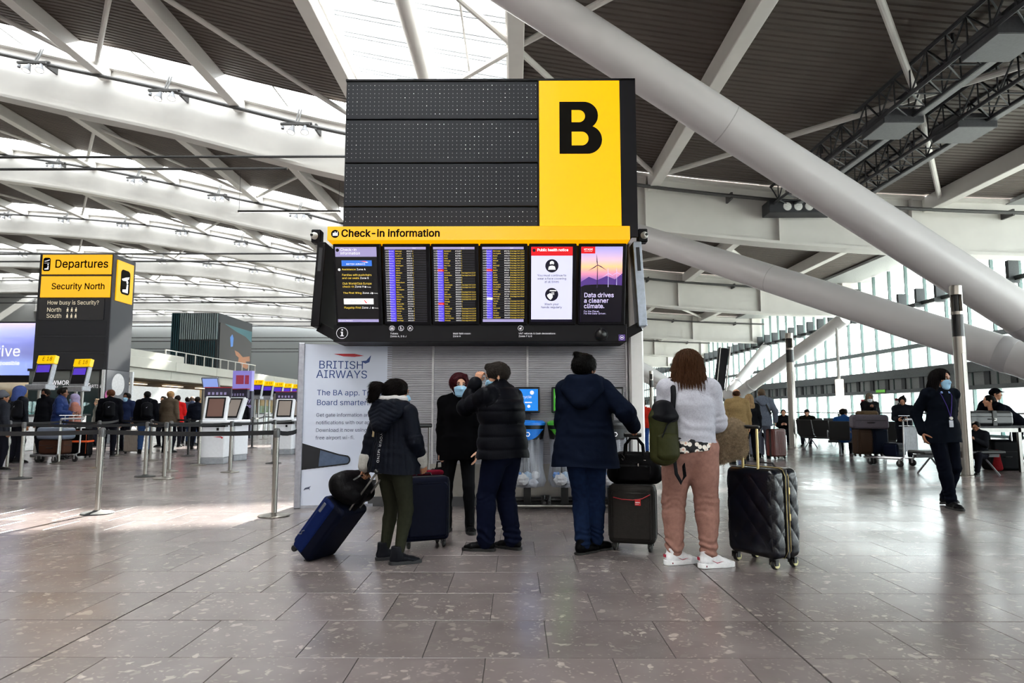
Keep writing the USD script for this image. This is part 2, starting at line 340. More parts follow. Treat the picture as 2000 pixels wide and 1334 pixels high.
ceiling = thing('ceiling', None, None, kind='structure')
def deck(xa, xb, ya, yb, dz=0.02):
    pitch, dep = 0.24, 0.036; ys = []; zs = []
    n = int((yb - ya) / pitch)
    for k in range(n):
        for f, d in ((0, 0), (.30, 0), (.42, 1), (.58, 1), (.70, 0)): ys.append(ya + (k + f) * pitch); zs.append(d * dep)
    ys.append(yb); zs.append(0); ys, zs = np.array(ys), np.array(zs)
    xs = np.unique(np.concatenate([[xa], np.arange(math.ceil(xa / 2.5) * 2.5, xb, 2.5), [xb]]))
    Z = ZL(xs)[:, None] + GH + dz + zs[None]; V = np.stack([np.repeat(xs[:, None], len(ys), 1), np.repeat(ys[None], len(xs), 0), Z], -1).reshape(-1, 3)
    a, b = np.meshgrid(np.arange(len(xs) - 1), np.arange(len(ys) - 1), indexing='ij'); a, b = a.ravel(), b.ravel(); q = len(ys)
    mb = MB().add(V, np.stack([a * q + b, a * q + b + 1, (a + 1) * q + b + 1, (a + 1) * q + b], 1))
    top = lambda x: ZL(x) + GH + dz + .30
    return sweep_x(mb, xs, ya, yb, lambda x: ZL(x) + GH + dz + .08, top)
PUR = [-5.7 - 5.6 * k for k in range(13)][::-1] + [0.0, 5.5, 11.0, 16.5]
for i, (ya, yb) in enumerate(zip(YB[:-1], YB[1:])):
    a, b = ya + .4, yb - GAP
    obj('deck_panel', deck(-80, -5.5, a, b), deckM, ceiling, smooth=False)
    obj('deck_panel', deck(-0.2, 24, a, yb - .4), deckM, ceiling, smooth=False)
    # glazed slot along the girder, and the wide rooflight over the information board
    xs = stations[(stations <= -4)]; xs = np.append(xs, -0.2)
    cuts_ = np.concatenate([[-80.0], np.arange(-78, -5, 2.75), [-0.2]]) if 2 <= i <= 5 else [-80.0, -0.2]
    for xa_, xb_ in zip(cuts_, cuts_[1:]): obj('slot_pane', sweep_x(MB(), np.linspace(xa_ + .01, xb_ - .01, 3 if i in (2, 3, 4, 5) else 30), b, yb + .05, lambda x: ZL(x) + GH + .025, lambda x: ZL(x) + GH + .045), skyglassM, ceiling)
    fr = MB()
    for x in np.arange(-78, -5, 2.75):
        z = float(ZL(x)) + GH; fr.box(x - .03, x + .03, b, yb - .38, z + .02, z + .10)
    obj('slot_frame', fr, whiteM, ceiling)
    xs = np.array([-5.5, -4, -2, -.2])
    cy_ = np.concatenate([[a], np.arange(a + .73, b - .3, 1.15), [b]]) if i == 2 else [a, b]
    for ya_, yb_ in zip(cy_, cy_[1:]): obj('rooflight_pane', sweep_x(MB(), xs, ya_ + .005, yb_ - .005, lambda x: ZL(x) + GH + .55, lambda x: ZL(x) + GH + .57), frostM, ceiling)
    for x in (-5.5, -0.2):
        z = float(ZL(x)) + GH; obj('rooflight_kerb', MB().box(x - .08, x + .08, a, b, z - .1, z + .58), whiteM, ceiling)
    for y in (a, b): obj('rooflight_upstand', sweep_x(MB(), xs, y - .04, y + .04, lambda x: ZL(x) + GH - .02, lambda x: ZL(x) + GH + .58), whiteM, ceiling)
    for y in np.arange(a + .6, b, 1.15):
        for dy in (0, .26): obj('glazing_bar', sweep_x(MB(), xs, y + dy - .022, y + dy + .022, lambda x: ZL(x) + GH + .42, lambda x: ZL(x) + GH + .55), M('bar_grey', '8a8e92', .6), ceiling)
    obj('glazing_rail', MB().box(-1.55, -1.49, a, b, float(ZL(-1.5)) + GH + .40, float(ZL(-1.5)) + GH + .55), whiteM, ceiling)
    z = float(ZL(-2.95)) + GH
    obj('rooflight_beam', MB().tube([(-2.95, a, z - .1), (-2.95, b, z - .1)], .26, 14), girderM, ceiling)
    for x in PUR:
        if i == 2 and x == 11.0: continue
        z = float(ZL(x)) + GH; w = .2 if x not in (0.0, -5.7) else .22
        obj('purlin', MB().box(x - w, x + w, a - .3, yb - .2, z - .62, z - .02, .02), girderM, ceiling)
    br = []
    if 2 <= i <= 6:
        ym = (a + b) / 2 + .4; at = lambda x, y: (x, y, float(ZL(x)) + GH - .32)
        for x in (-44.9, -33.7, -22.5, -11.3, 0.0, 11.0):
            for dx in (-5.6, 5.6):
                if x + dx < 18 or i != 2: br += [(at(x, ym), at(x + dx, yb - .9))]
                if i == 2: br += [(at(x, ym), at(x + dx, a + .4))]
    for p, q in br: obj('brace', MB().cyl(p, q, .09, n=10), girderM, ceiling)
# ---- outer walls of the hall (mostly out of sight)
wallM = M('wall_plaster', '8f8e8c', 0.7)
wl = obj('wall_left', MB().box(-80.4, -80, -40, 135, -.3, 22), wallM, kind='structure')
wb = obj('wall_back', MB().box(-80, 22, -30.4, -30, -.3, 22), wallM, kind='structure')
wf = obj('wall_far', MB().box(-80, 22, 131, 131.4, -.3, 21), M('far_wall', 'c9cfd0', .6), kind='structure')
# ---- glazed front on the right: Y-running at x = 22
XF = 22.0
fac = thing('wall_right', None, None, kind='structure')
mullM = M('mullion_green_grey', '5f7270', .4, .3); bandM = M('facade_band', '70757a', .5, .2); darkbandM = M('facade_dark', '3c4044', .5)
obj('sill', MB().box(XF - .15, XF + .15, -30, 131, 0, .12), bandM, fac)
obj('transom', MB().box(XF - .14, XF + .1, -30, 131, 4.62, 4.86), M('transom', '8d979b', .4, .4), fac)
obj('fascia', MB().box(XF - .30, XF + .1, -30, 131, 3.05, 3.55), bandM, fac)
obj('bulkhead', MB().box(XF - .05, XF + .1, -30, 131, 2.42, 3.05), M('bulkhead', '9b9fa2', .5), fac)
obj('door_head', MB().box(XF - .32, XF + .12, -30, 131, 2.22, 2.42), bandM, fac)
obj('glass_balustrade', MB().box(XF - 1.62, XF - 1.60, 26, 131, .12, 1.05), pane_mat('balustrade_glass', (.80, .92, .91), .5), fac)
obj('handrail', MB().tube([(XF - 1.61, 26, 1.1), (XF - 1.61, 131, 1.1)], .035, 8), steelM, fac)
yy = -29.0; k = 0
while yy < 130:
    step = 1.72
    if yy + step > 12 or k % 4 == 0:
        obj('mullion', MB().box(XF - .10, XF + .06, yy - .035, yy + .035, 0, 9.4), mullM, fac)
        obj('bulkhead_post', MB().box(XF - .12, XF, yy + .5, yy + .86, 2.42, 3.05), darkbandM, fac)
        if yy > 18:
            obj('bracket', MB().box(XF - .55, XF - .1, yy - .10, yy + .10, 6.75, 7.75).box(XF - .7, XF - .3, yy - .16, yy + .16, 6.75, 6.95), darkbandM, fac)
    yy += step; k += 1
yp = -29.0
obj('pane', MB().box(XF, XF + .02, -30, -29, .12, 9.4), glassM, fac)
while yp < 130:
    y2 = yp + 1.72
    if 20 < yp < 92:
        for z0_, z1_ in ((.12, 2.3), (3.5, 4.7), (4.75, 9.4)): obj('pane', MB().box(XF, XF + .02, yp + .01, y2 - .01, z0_, z1_), glassM, fac, smooth=False)
        yp = y2
    else:
        y2 = yp + 1.72 * (28 if yp < 0 else 23); y2 = min(y2, 131) if yp > 0 else -29 + 1.72 * 29; obj('pane', MB().box(XF, XF + .02, yp + .01, y2 - .01, .12, 9.4), glassM, fac, smooth=False); yp = y2
obj('top_track', MB().box(XF - .35, XF - .15, -30, 131, 6.85, 7.05), darkbandM, fac)
obj('eaves_soffit', MB().box(XF - 2.3, XF + 3, -30, 131, 9.45, 9.6), M('soffit', '9a9c9c', .6), fac)
obj('ground', MB().box(XF + .3, 260, -160, 260, -8.2, -8), M('apron_concrete', 'b9b9b5', .8), kind='structure')
nb = thing('building', 'pale louvred building seen through the glazed front, beyond the staff member', 'building', (70, 0, -8))
pale = M('pale_cladding', 'd5dade', .6)
obj('wall', MB().box(0, 20, 90, 122, 0, 21), pale, nb)
for k in range(12): obj('louvre', MB().box(-.5, 0, 91, 121, 8.6 + k * 1.0, 9.05 + k * 1.0), M('louvre_grey', 'aab4bb', .5), nb)
# ================================================================== the check-in information board, its screens, the core wall
yelM = ME('sign_yellow', 'ffb800', 1.0); signblackM = M('sign_black', '0a0704', .7, spec=.08); cabM = M('cabinet_charcoal', '18181e', .55, 0, .06, spec=.25); cabdarkM = M('cabinet_black', '08070e', .45, 0, .05, spec=.2)
whiteprintM = ME('print_white', 'f2f0f6', .75); dimM = M('perforation_dim', '8a8a90', .5); brightM = ME('perforation_lit', 'ffffff', 1.3)
board = thing('information_board', 'tall black check-in information board with a yellow B sign and a yellow header', 'sign', (-0.32, 8.1, 0))
bx = .32                                  # local x = world x + bx, local y = world y - 8.1
UX0, UX1, UZ0, UZ1 = -2.11 + bx, 1.475 + bx, 3.40, 5.29
obj('cabinet', MB().box(UX0, UX1, .03, 2.2, UZ0, UZ1).box(-2.20 + bx, 1.33 + bx, .31, .62, 2.03, 3.45), cabM, board, smooth=False)
obj('core_box', MB().box(-1.9 + bx, 1.40 + bx, .85, 2.6, .0, 3.4), cabM, board)
zs = [5.28, 4.78, 4.225, 3.675, 3.42]; px0, px1 = UX0 + .01, .27 + bx
for a, b in zip(zs, zs[1:]):
    p = obj('perforated_panel', MB().box(px0, px1, -.005, .03, b + .008, a - .008, .006), M('panel_charcoal', '1a1c24', .5, .1, .05, spec=.3), board, smooth=False)
    d1, d2 = MB(), MB(); nx = 44; pit = (px1 - px0) / nx; nz = int((a - b - .06) / pit)
    for i in range(nx):
        for j in range(nz):
            x, z = px0 + (i + .5) * pit, b + .045 + (j + .5) * (a - b - .08) / nz
            flat(d2 if NPR.rand() < .035 + .05 * (i > 24) else d1, disc(x, z, .0058, 6), .0065)
    obj('perforation', d1, dimM, p, kind='stuff', smooth=False); obj('lit_perforation', d2, brightM, p, kind='stuff', smooth=False)
obj('frame', MB().box(.27 + bx, .285 + bx, -.02, .05, 3.42, 5.29).box(1.28 + bx, UX1, -.015, .05, 3.3, 5.29).box(UX0, UX1, -.015, .05, 5.275, 5.30), cabdarkM, board, smooth=False)
ys = obj('lightbox_panel', MB().box(.285 + bx, 1.28 + bx, -.012, .03, 3.43, 5.275, .004), yelM, board, smooth=False)
def rr(x0, x1, y0, y1, r): return union_all([rect(x0, x1 - r, y0, y1), rect(x0, x1, y0 + r, y1 - r), disc(x1 - r, y0 + r, r, 40), disc(x1 - r, y1 - r, r, 40)])
from shapely import affinity
bl_ = union_all([rect(0, .4, 0, 1), rr(0, .715, .47, 1, .262), rr(0, .785, 0, .545, .27)]).difference(union_all([rr(.225, .475, .605, .84, .115), rr(.225, .535, .16, .425, .13)]))
obj('letter', flat(MB(), affinity.translate(affinity.scale(bl_, .665, .665, origin=(0, 0)), .535 + bx, 4.335), .0135), signblackM, ys, smooth=False)
hd = obj('header_lightbox', MB().box(-2.208 + bx, 1.33 + bx, -.30, -.02, 3.186, 3.352, .004), ME('header_yellow', 'ffb000', .95), board, smooth=False)
obj('lettering', text(MB(), 'Check-in information', .083, -2.045 + bx, 3.228, .3015, bold=2), signblackM, hd, smooth=False)
obj('check_in_symbol', flat(MB(), disc(-2.115 + bx, 3.262, .048), .301), signblackM, hd, smooth=False)
obj('bag_drawing', flat(flat(MB(), rect(-2.143 + bx, -2.087 + bx, 3.238, 3.274), .3025), rect(-2.125 + bx, -2.105 + bx, 3.278, 3.287).union(rect(-2.093 + bx, -2.083 + bx, 3.238, 3.29)), .3025), whiteprintM, hd, smooth=False)
TB = lambda x, y, z: TR(x, y, z, rx=90)
obj('plinth_panel', MB().box(-2.2 + bx, 1.328 + bx, .055, .3, 2.03, 2.245, .004), cabdarkM, board, smooth=False)
pm = MB(); z0 = 2.03; FX = TB(bx, .0535, 0)
flat(pm, ring(-2.095, 2.135, .07, .006), 0, FX); flat(pm, disc(-2.095, 2.174, .011, 12).union(rect(-2.113, -2.086, 2.142, 2.152)).union(rect(-2.104, -2.086, 2.10, 2.152)).union(rect(-2.116, -2.074, 2.097, 2.107)), 0, FX)
for x in (-1.495, -1.385, -1.275, .055): flat(pm, ring(x, 2.193, .033, .004), 0, FX)
for x in (-1.505, -1.485): flat(pm, disc(x, 2.208, .006, 8).union(rect(x - .007, x + .007, 2.175, 2.200)), 0, FX)
flat(pm, disc(-1.39, 2.212, .005, 8).union(rect(-1.395, -1.386, 2.185, 2.206)).union(ring(-1.383, 2.183, .014, .004, 14)), 0, FX)
flat(pm, Polygon([(-1.293, 2.178), (-1.283, 2.206), (-1.268, 2.206), (-1.258, 2.178), (-1.266, 2.178), (-1.273, 2.198), (-1.283, 2.178)]), 0, FX)
flat(pm, rect(.04, .066, 2.178, 2.196).union(disc(.062, 2.206, .006, 8)), 0, FX)
for s, x, z in (('Toilets:', -1.515, 2.118), ('Zones A, D & J', -1.515, 2.086), ('Multi faith room:', -.76, 2.118), ('Zone A', -.76, 2.086), ('VAT refunds & Cash declarations:', .03, 2.118), ('Zones F & G', .03, 2.086)):
    text(pm, s, .0205, x, z, 0, 'l', 0, FX, 32)
obj('notice_lettering', pm, whiteprintM, board, smooth=False)
obj('notice_badge', flat(MB(), rect(1.23, 1.31, 2.04, 2.115), 0, FX), M('badge_purple', '4a2a86', .4), board, smooth=False)
obj('badge_ring', flat(flat(MB(), ring(1.27, 2.079, .025, .004), .001, FX), rect(1.258, 1.282, 2.073, 2.085), .001, FX), whiteprintM, board, smooth=False)
cd = thing('dome_camera', 'small black security dome on the strip below the right-hand screens', 'camera', (1.02, 8.155, 2.115))
obj('dome', MB().lathe([(.075, 0), (.072, .02), (.058, .045), (.035, .062), (.0, .068)], 20, axis=(0, -1, 0)), blackM, cd); obj('collar', MB().lathe([(.085, -.003), (.085, .012), (.072, .016)], 20, axis=(0, -1, 0)), cabdarkM, cd)
# side wings with their outward screens and small cameras on top
for s, nm, mt, lab in ((-1, 'side_wing', cabdarkM, 'black side wing with an outward screen at the left end of the information board'), (1, 'side_wing', M('wing_silver', 'a9b4c4', .35, .6), 'silver-edged side wing with an outward screen at the right end of the information board')):
    x0 = -2.51 if s < 0 else 1.58
    w = thing(nm, lab, 'display', (x0, 8.45, 0)); T = TR(0, 0, 2.25, ry=-s * 3)
    obj('housing', MB().box(-.055, .055, -.02, .85, 0, 1.08, .01).move(T), mt, w, smooth=False)
    obj('bezel', MB().box(-.05, .05, -.026, -.02, .02, 1.05).move(T), cabdarkM if s < 0 else mt, w, smooth=False)
    obj('vent', MB().box(-.022, .022, -.032, -.02, .70, 1.0).move(T), M('vent_dark', '20242c', .4), w, smooth=False)
    obj('bracket', MB().obox((-s * .28, .1, 2.12), (-s * .02, .1, 2.26), .06, .12), cabdarkM, w)
    cs = thing('side_camera', 'small round white camera on the ' + ('left' if s < 0 else 'right') + '-hand wing of the information board', 'camera', (x0 + s * .02, 8.45, 3.40))
    obj('block', MB().box(-.06, .06, -.02, .12, -.08, .09, .01), cabdarkM, cs); obj('eyeball', MB().lathe([(0, .05), (.03, .04), (.045, .012), (.045, -.02), (.03, -.03)], 16, at=(s * .015, -.04, 0), axis=(s * .4, -1, 0)), M('camera_white', 'd8d8d4', .4), cs)
    obj('lens', MB().lathe([(0, .062), (.016, .058), (.018, .035)], 12, at=(s * .015, -.04, 0), axis=(s * .4, -1, 0)), blackM, cs)
# six portrait screens tilted towards the reader
SC_T = lambda x: TR(x, 8.155, 2.255, rx=105)
lilacM = ME('screen_lilac', 'a9a0d0', .8); scrM = ME('screen_dark', '07070d', .6); txtW = ME('screen_text_white', 'ffffff', .95); txtY = ME('screen_text_yellow', 'ffdc50', .85); violetM = ME('screen_violet', '5a48e8', .9); redM = ME('screen_red', 'e0101c', .9)
SW, SH = .52, .93
def screen(x, label):
    t = thing('display_screen', label, 'screen', (x, 8.15, 2.25), rx=15)
    obj('casing', MB().box(-.27, SW + .02 - .25, -.012, .07, -.02, SH + .02, .006), cabdarkM, t, smooth=False)
    return t, (lambda name, mb, m: obj(name, mb, m, t, smooth=False))
D = FRONT
def panel(p, m, x0=-.245, x1=.245, y0=.02, y1=SH - .015): p('panel', MB().box(x0, x1, -.016, -.011, y0, y1), m)
Z1, Z2, Z3 = .0175, .0185, .0195
xs6 = [-1.895, -1.31, -.735, -.155, .425, 1.015]
t, p = screen(xs6[0], 'first portrait screen at the left end, listing check-in zones under two airline banners'); panel(p, scrM)
p('heading_band', flat(MB(), rect(-.245, .245, .80, .915), Z1), lilacM); p('footer_band', flat(MB(), rect(-.245, .245, .02, .055), Z1), lilacM)
w, y = MB(), MB()
text(w, 'Check-in', .032, -.185, .868, Z2, bold=0, size=32); text(w, 'information', .032, -.185, .826, Z2, size=32); text(w, 'You are in Terminal 5', .012, -.235, .032, Z2, size=32)
flat(w, rect(-.165, .19, .235, .305), Z1); flat(w, disc(-.205, .648, .016, 14), Z1)
for yl, zone, yy, yw in (('Assistance', 'Zone A', .64, -.175), ('and car seats', 'Zone E', .537, -.175), ('check-in', 'Zone H', .435, -.175), ('The First Wing', 'Zone J', .36, -.172), ('Flagship First', 'Zone J', .183, -.165)):
    text(y, yl, .0235, yw, yy, Z2, bold=0, size=32); n = sum(_glyph(c, 0, 32)[0] for c in yl + ' ') * .0235 / (.727 * 32); text(w, zone, .0235, yw + n, yy, Z2, size=32)
text(y, 'Families with pushchairs', .0235, -.175, .574, Z2, size=32, squeeze=.95); text(y, 'Club World/Club Europe', .0235, -.175, .472, Z2, size=32, squeeze=.95)
for yy in (.435, .36, .183): text(w, 'Priority', .012, .20 if yy < .4 else .12, yy, Z2, size=32, squeeze=.8); 
for yy, xx in ((.443, .10), (.368, .18), (.191, .18)): flat(w, disc(xx, yy, .011, 12), Z1)
p('white_lettering', w, txtW); p('yellow_lettering', y, txtY)
p('blue_banner', flat(MB(), rect(-.175, .185, .69, .758), Z1), ME('banner_blue', '3a78e0', .85)); p('banner_lettering', flat(text(MB(), 'BRITISH AIRWAYS', .02, -.12, .703, Z3, size=32, squeeze=.9), Polygon([(.06, .738), (.12, .742), (.145, .735), (.11, .722), (.13, .732)]), Z3), txtW)
p('banner_ribbon', flat(MB(), Polygon([(.04, .748), (.10, .752), (.135, .742), (.10, .742)]), Z3), redM)
p('grey_lettering', text(MB(), 'American', .022, -.085, .258, Z3, size=32), ME('screen_grey', 'b8bcc8', .7)); p('tail_mark', flat(MB(), Polygon([(.075, .285), (.085, .285), (.115, .248), (.1, .248)]), Z3), redM)
p('information_symbol', text(flat(MB(), disc(-.218, .878, .02, 16), Z2), 'i', .001, 0, 0), scrM)
dest = [['Edinburgh', 'New York', 'Frankfurt', 'Amsterdam', 'Larnaca', 'Toronto', 'Washington', 'Jersey', 'Lisbon', 'Aberdeen', 'Athens', 'Munich', 'Basel', 'Belfast North', 'Dubai', 'Geneva', 'Los Angeles', 'Oslo', 'Istanbul', 'Mexico City', 'Malaga', 'Rome', 'Milan (LIN)', 'Gibraltar', 'Belfast City', 'Bahrain', 'Zurich', 'Geneva', 'Glasgow', 'San Diego'],
        ['Dusseldorf', 'Venice', 'Rome', 'Dublin', 'Edinburgh', 'Chennai', 'New York', 'Nice', 'Doha', 'Marseille', 'Amsterdam', 'Miami', 'Riyadh', 'Phoenix', 'Copenhagen', 'Aberdeen', 'Seattle', 'Lyon', 'Bermuda', 'Newcastle', 'Vienna', 'Chicago', 'Doha', 'Cancun', 'Paris (CDG)', 'Glasgow', 'Geneva', 'Hamburg', 'San Francisco', 'Brussels'],
        ['Manchester', 'Los Angeles', 'Madrid', 'Dublin', 'Warsaw', 'Cairo', 'Edinburgh', 'Porto', 'Madrid', 'Berlin', 'Jersey', 'Athens', 'Lisbon', 'Newark', 'Washington', 'Amsterdam', 'Istanbul', 'Boston', 'Belfast City', 'Edinburgh', 'New York', 'Toronto', 'Dublin', 'Nice', 'Vancouver', 'Zurich', 'Marseille', 'Glasgow', 'Amsterdam']]
special = [{}, {8: redM, 22: redM}, {8: redM, 20: txtW}]
for k, lab in enumerate(('second portrait screen, a flight list with short zone letters and no bag-drop column', 'third portrait screen, a flight list with two red status cells', 'fourth portrait screen, a flight list with one red and one white status cell')):
    t, p = screen(xs6[1 + k], lab); panel(p, scrM)
    hb = flat(MB(), rect(-.245, .245, .885, .915), Z1)
    if k == 2: p('footer_band', flat(MB(), rect(-.245, .245, .02, .055), Z1), lilacM)
    p('heading_band', hb, lilacM); n = len(dest[k]); y1 = .88; dy = (.88 - (.06 if k == 2 else .025)) / n
    w, y, v, r, ln, w2 = MB(), MB(), MB(), MB(), MB(), MB(); mins = 10 * 60 + 20 + k * 125
    text(w, 'Zone', .012, .085, .894, Z2, size=24)
    for i, nm in enumerate(dest[k]):
        yy = y1 - (i + 1) * dy; mins += RND.choice([0, 5, 5, 10]); b = yy + dy * .25; hh = dy * .5
        text(w, f'{mins // 60}:{mins % 60:02d}', hh, -.24, b, Z2, size=24, squeeze=.9)
        m = special[k].get(i); flat(w2 if m is txtW else r if m else v, rect(-.195, -.125, yy, yy + dy * (.98)), Z1)
        text(w, 'Check-in' if i % 2 else 'Go to Zone', hh * .62, -.19, b, Z2, size=24, squeeze=.8)
        text(y, nm, hh, -.118, b, Z2, size=24, squeeze=.82)
        text(w, RND.choice(['BA', 'BA', 'AA', 'QR', 'IB', 'AY']) + str(RND.randrange(100, 9000)), hh, .015, b, Z2, size=24, squeeze=.85)
        drop = (k == 1 and i in (9, 10, 14, 15, 17, 18, 19, 20, 24, 25, 26, 27, 28, 29)) or (k == 2 and i != 20)
        text(y, f'Drop bags from {11 + i // 8 + k}:{RND.choice([10, 15, 30, 45])}' if drop else RND.choice('ABCEFGJ'), hh, .085, b, Z2, size=24, squeeze=.82)
        flat(ln, rect(-.245, .245, yy, yy + .0016), Z1)
    p('white_lettering', w, txtW); p('yellow_lettering', y, txtY); p('status_column', v, violetM); p('row_line', ln, ME('screen_line', '55556a', .6))
    if special[k]: p('red_status', r, redM)
    if k == 2: p('white_status', w2, txtW)
t, p = screen(xs6[4], 'fifth portrait screen, a pale public health notice with a red heading'); panel(p, ME('screen_pale', 'dcdcff', .9))
p('red_band', flat(MB(), rect(-.245, .245, .81, .915), Z1), redM); w, d = MB(), MB()
text(w, 'Public health notice', .03, -.175, .862, Z2, bold=1, size=32, squeeze=.96)
flat(d, disc(-.212, .872, .018, 16), Z2); flat(d, rect(-.245, .245, .02, .05), Z1)
for yy in (.69, .35): flat(d, disc(0, yy, .078, 36), Z1)
flat(w, disc(0, .722, .026, 20).difference(Polygon([(-.022, .712), (.022, .712), (.012, .698), (-.012, .698)])), Z2); flat(w, Polygon([(-.045, .645), (.045, .645), (.036, .682), (.018, .69), (-.018, .69), (-.036, .682)]), Z2)
flat(w, Polygon([(-.03, .388), (.055, .388), (.055, .402), (-.02, .402)]), Z2); flat(w, Polygon([(-.055, .345), (-.02, .368), (.01, .348), (.012, .315), (-.012, .285), (-.03, .298), (-.052, .325)]), Z2)
for q in range(3): flat(w, rect(-.002 + q * .012, .004 + q * .012, .345, .378), Z2)
for s, yy in (('You must continue to', .565), ('wear a face covering', .527), ('at all times', .489), ('Wash your', .222), ('hands regularly', .185)): text(d, s, .025, 0, yy, Z2, 'c', 0, size=32)
p('white_drawing', w, txtW); p('dark_lettering', d, ME('screen_navy', '14122a', .5))
t, p = screen(xs6[5], 'sixth portrait screen at the right end, an advert with wind turbines at dusk')
MW('advert_sky', {'tc': ('texture_coordinate', {}), 's': ('separate_xyz', {}), 'r': ('rgb_ramp', {'ramp': [(0.40, lin('4a2f86')), (0.52, lin('7d559c')), (0.60, lin('c9819a')), (0.68, lin('e8b07a')), (0.76, lin('c9a8b8')), (0.92, lin('8f90d8'))]}), 'p': ('principled_bsdf', dict(roughness=.3, emission_strength=.85))}, [('tc.object', 's.vector'), ('s.z', 'r.fac'), ('r.color', 'p.emission_color'), ('r.color', 'p.base_color')])
panel(p, _mats['advert_sky'])
p('hill', flat(MB(), Polygon([(-.245, .50), (-.15, .56), (-.05, .52), (.06, .57), (.16, .53), (.245, .60), (.245, .40), (-.245, .40)]), Z1), ME('advert_hill', '5b3c92', .7))
p('foreground_hill', flat(MB(), Polygon([(-.245, .02), (-.245, .44)] + [(x, .44 + .03 * math.cos(x * 4)) for x in np.linspace(-.2, .245, 12)] + [(.245, .02)]), Z2), ME('advert_dark', '0d0a18', .6))
w, dk = MB(), MB()
for s, yy in (('Data drives', .318), ('a cleaner', .252), ('climate.', .186)): text(w, s, .05, -.205, yy, Z3, 'l', 1, size=48, squeeze=.97)
text(w, 'For the Planet.', .02, -.205, .138, Z3, size=32); text(w, 'For the Data-Driven.', .02, -.205, .111, Z3, size=32)
def turbine(mb, x, y, s, z):
    flat(mb, Polygon([(x - .006 * s, y - .27 * s), (x + .006 * s, y - .27 * s), (x + .003 * s, y), (x - .003 * s, y)]), z)
    for a in (95, 212, 330): c, q = math.cos(math.radians(a)), math.sin(math.radians(a)); flat(mb, Polygon([(x - q * .004 * s, y + c * .004 * s), (x + c * .04 * s - q * .009 * s, y + q * .04 * s + c * .009 * s), (x + c * .135 * s, y + q * .135 * s), (x + q * .003 * s, y - c * .003 * s)]), z)
turbine(dk, -.05, .70, 1.0, Z3); turbine(w, .08, .60, .6, Z3); turbine(w, .18, .61, .55, Z3)
p('white_lettering', w, ME('advert_text', 'd9cfff', .9)); p('turbine_drawing', dk, ME('advert_turbine', '3a2c52', .6))
p('red_label', flat(MB(), rect(-.245, -.08, .835, .915), Z2), redM); p('label_lettering', text(text(MB(), 'HITACHI', .017, -.162, .875, Z3, 'c', 1, size=32), 'Inspire the Next', .009, -.162, .858, Z3, 'c', size=24), txtW)

# ---- the core wall behind: roller shutters of fine slats over a steel plinth, white end post
shutM = M('shutter_aluminium', '9a9aa2', .38, .75, .05, 8)
core = thing('roller_shutter_wall', 'grey slatted roller shutters over a steel plinth below the information board', 'shutter', (0, 8.85, 0))
def shutter(x0, x1):
    pit = .0285; zs_, ys_ = [], []
    z = .53
    while z < 2.12: zs_ += [z, z + pit * .62, z + pit * .70, z + pit * .95]; ys_ += [0, .0, .014, .014]; z += pit
    n = len(zs_); V = np.vstack([np.column_stack([np.full(n, x), ys_, zs_]) for x in (x0, x1)]); i = np.arange(n - 1)
    return MB().add(V, np.stack([i, i + n, i + n + 1, i + 1], 1)).box(x0, x1, .016, .05, .53, 2.12)
for a, b in ((-2.3, -1.085), (-1.07, .14), (.155, 1.42)): obj('shutter_curtain', shutter(a, b), shutM, core, smooth=False)
for x in (-1.0775, .1475, 1.43): obj('guide_rail', MB().box(x - .012, x + .012, -.02, .05, .53, 2.12), M('guide_rail', 'b9b9be', .35, .7), core, smooth=False)
obj('plinth', MB().box(-2.3, 1.445, -.03, .05, .12, .53), M('plinth_steel', '9b9894', .33, .85, .05), core, smooth=False)
obj('kick_board', MB().box(-2.3, 1.445, -.05, .05, 0, .12), darkM, core, smooth=False)
ep = obj('end_post', MB().box(1.45, 1.63, 8.70, 10.8, 0, 3.38, .02), M('gloss_white', 'eceaea', .12, 0, .02, coat=.5)); tag(ep, 'tall glossy white end post at the right edge of the shutter wall', 'post')
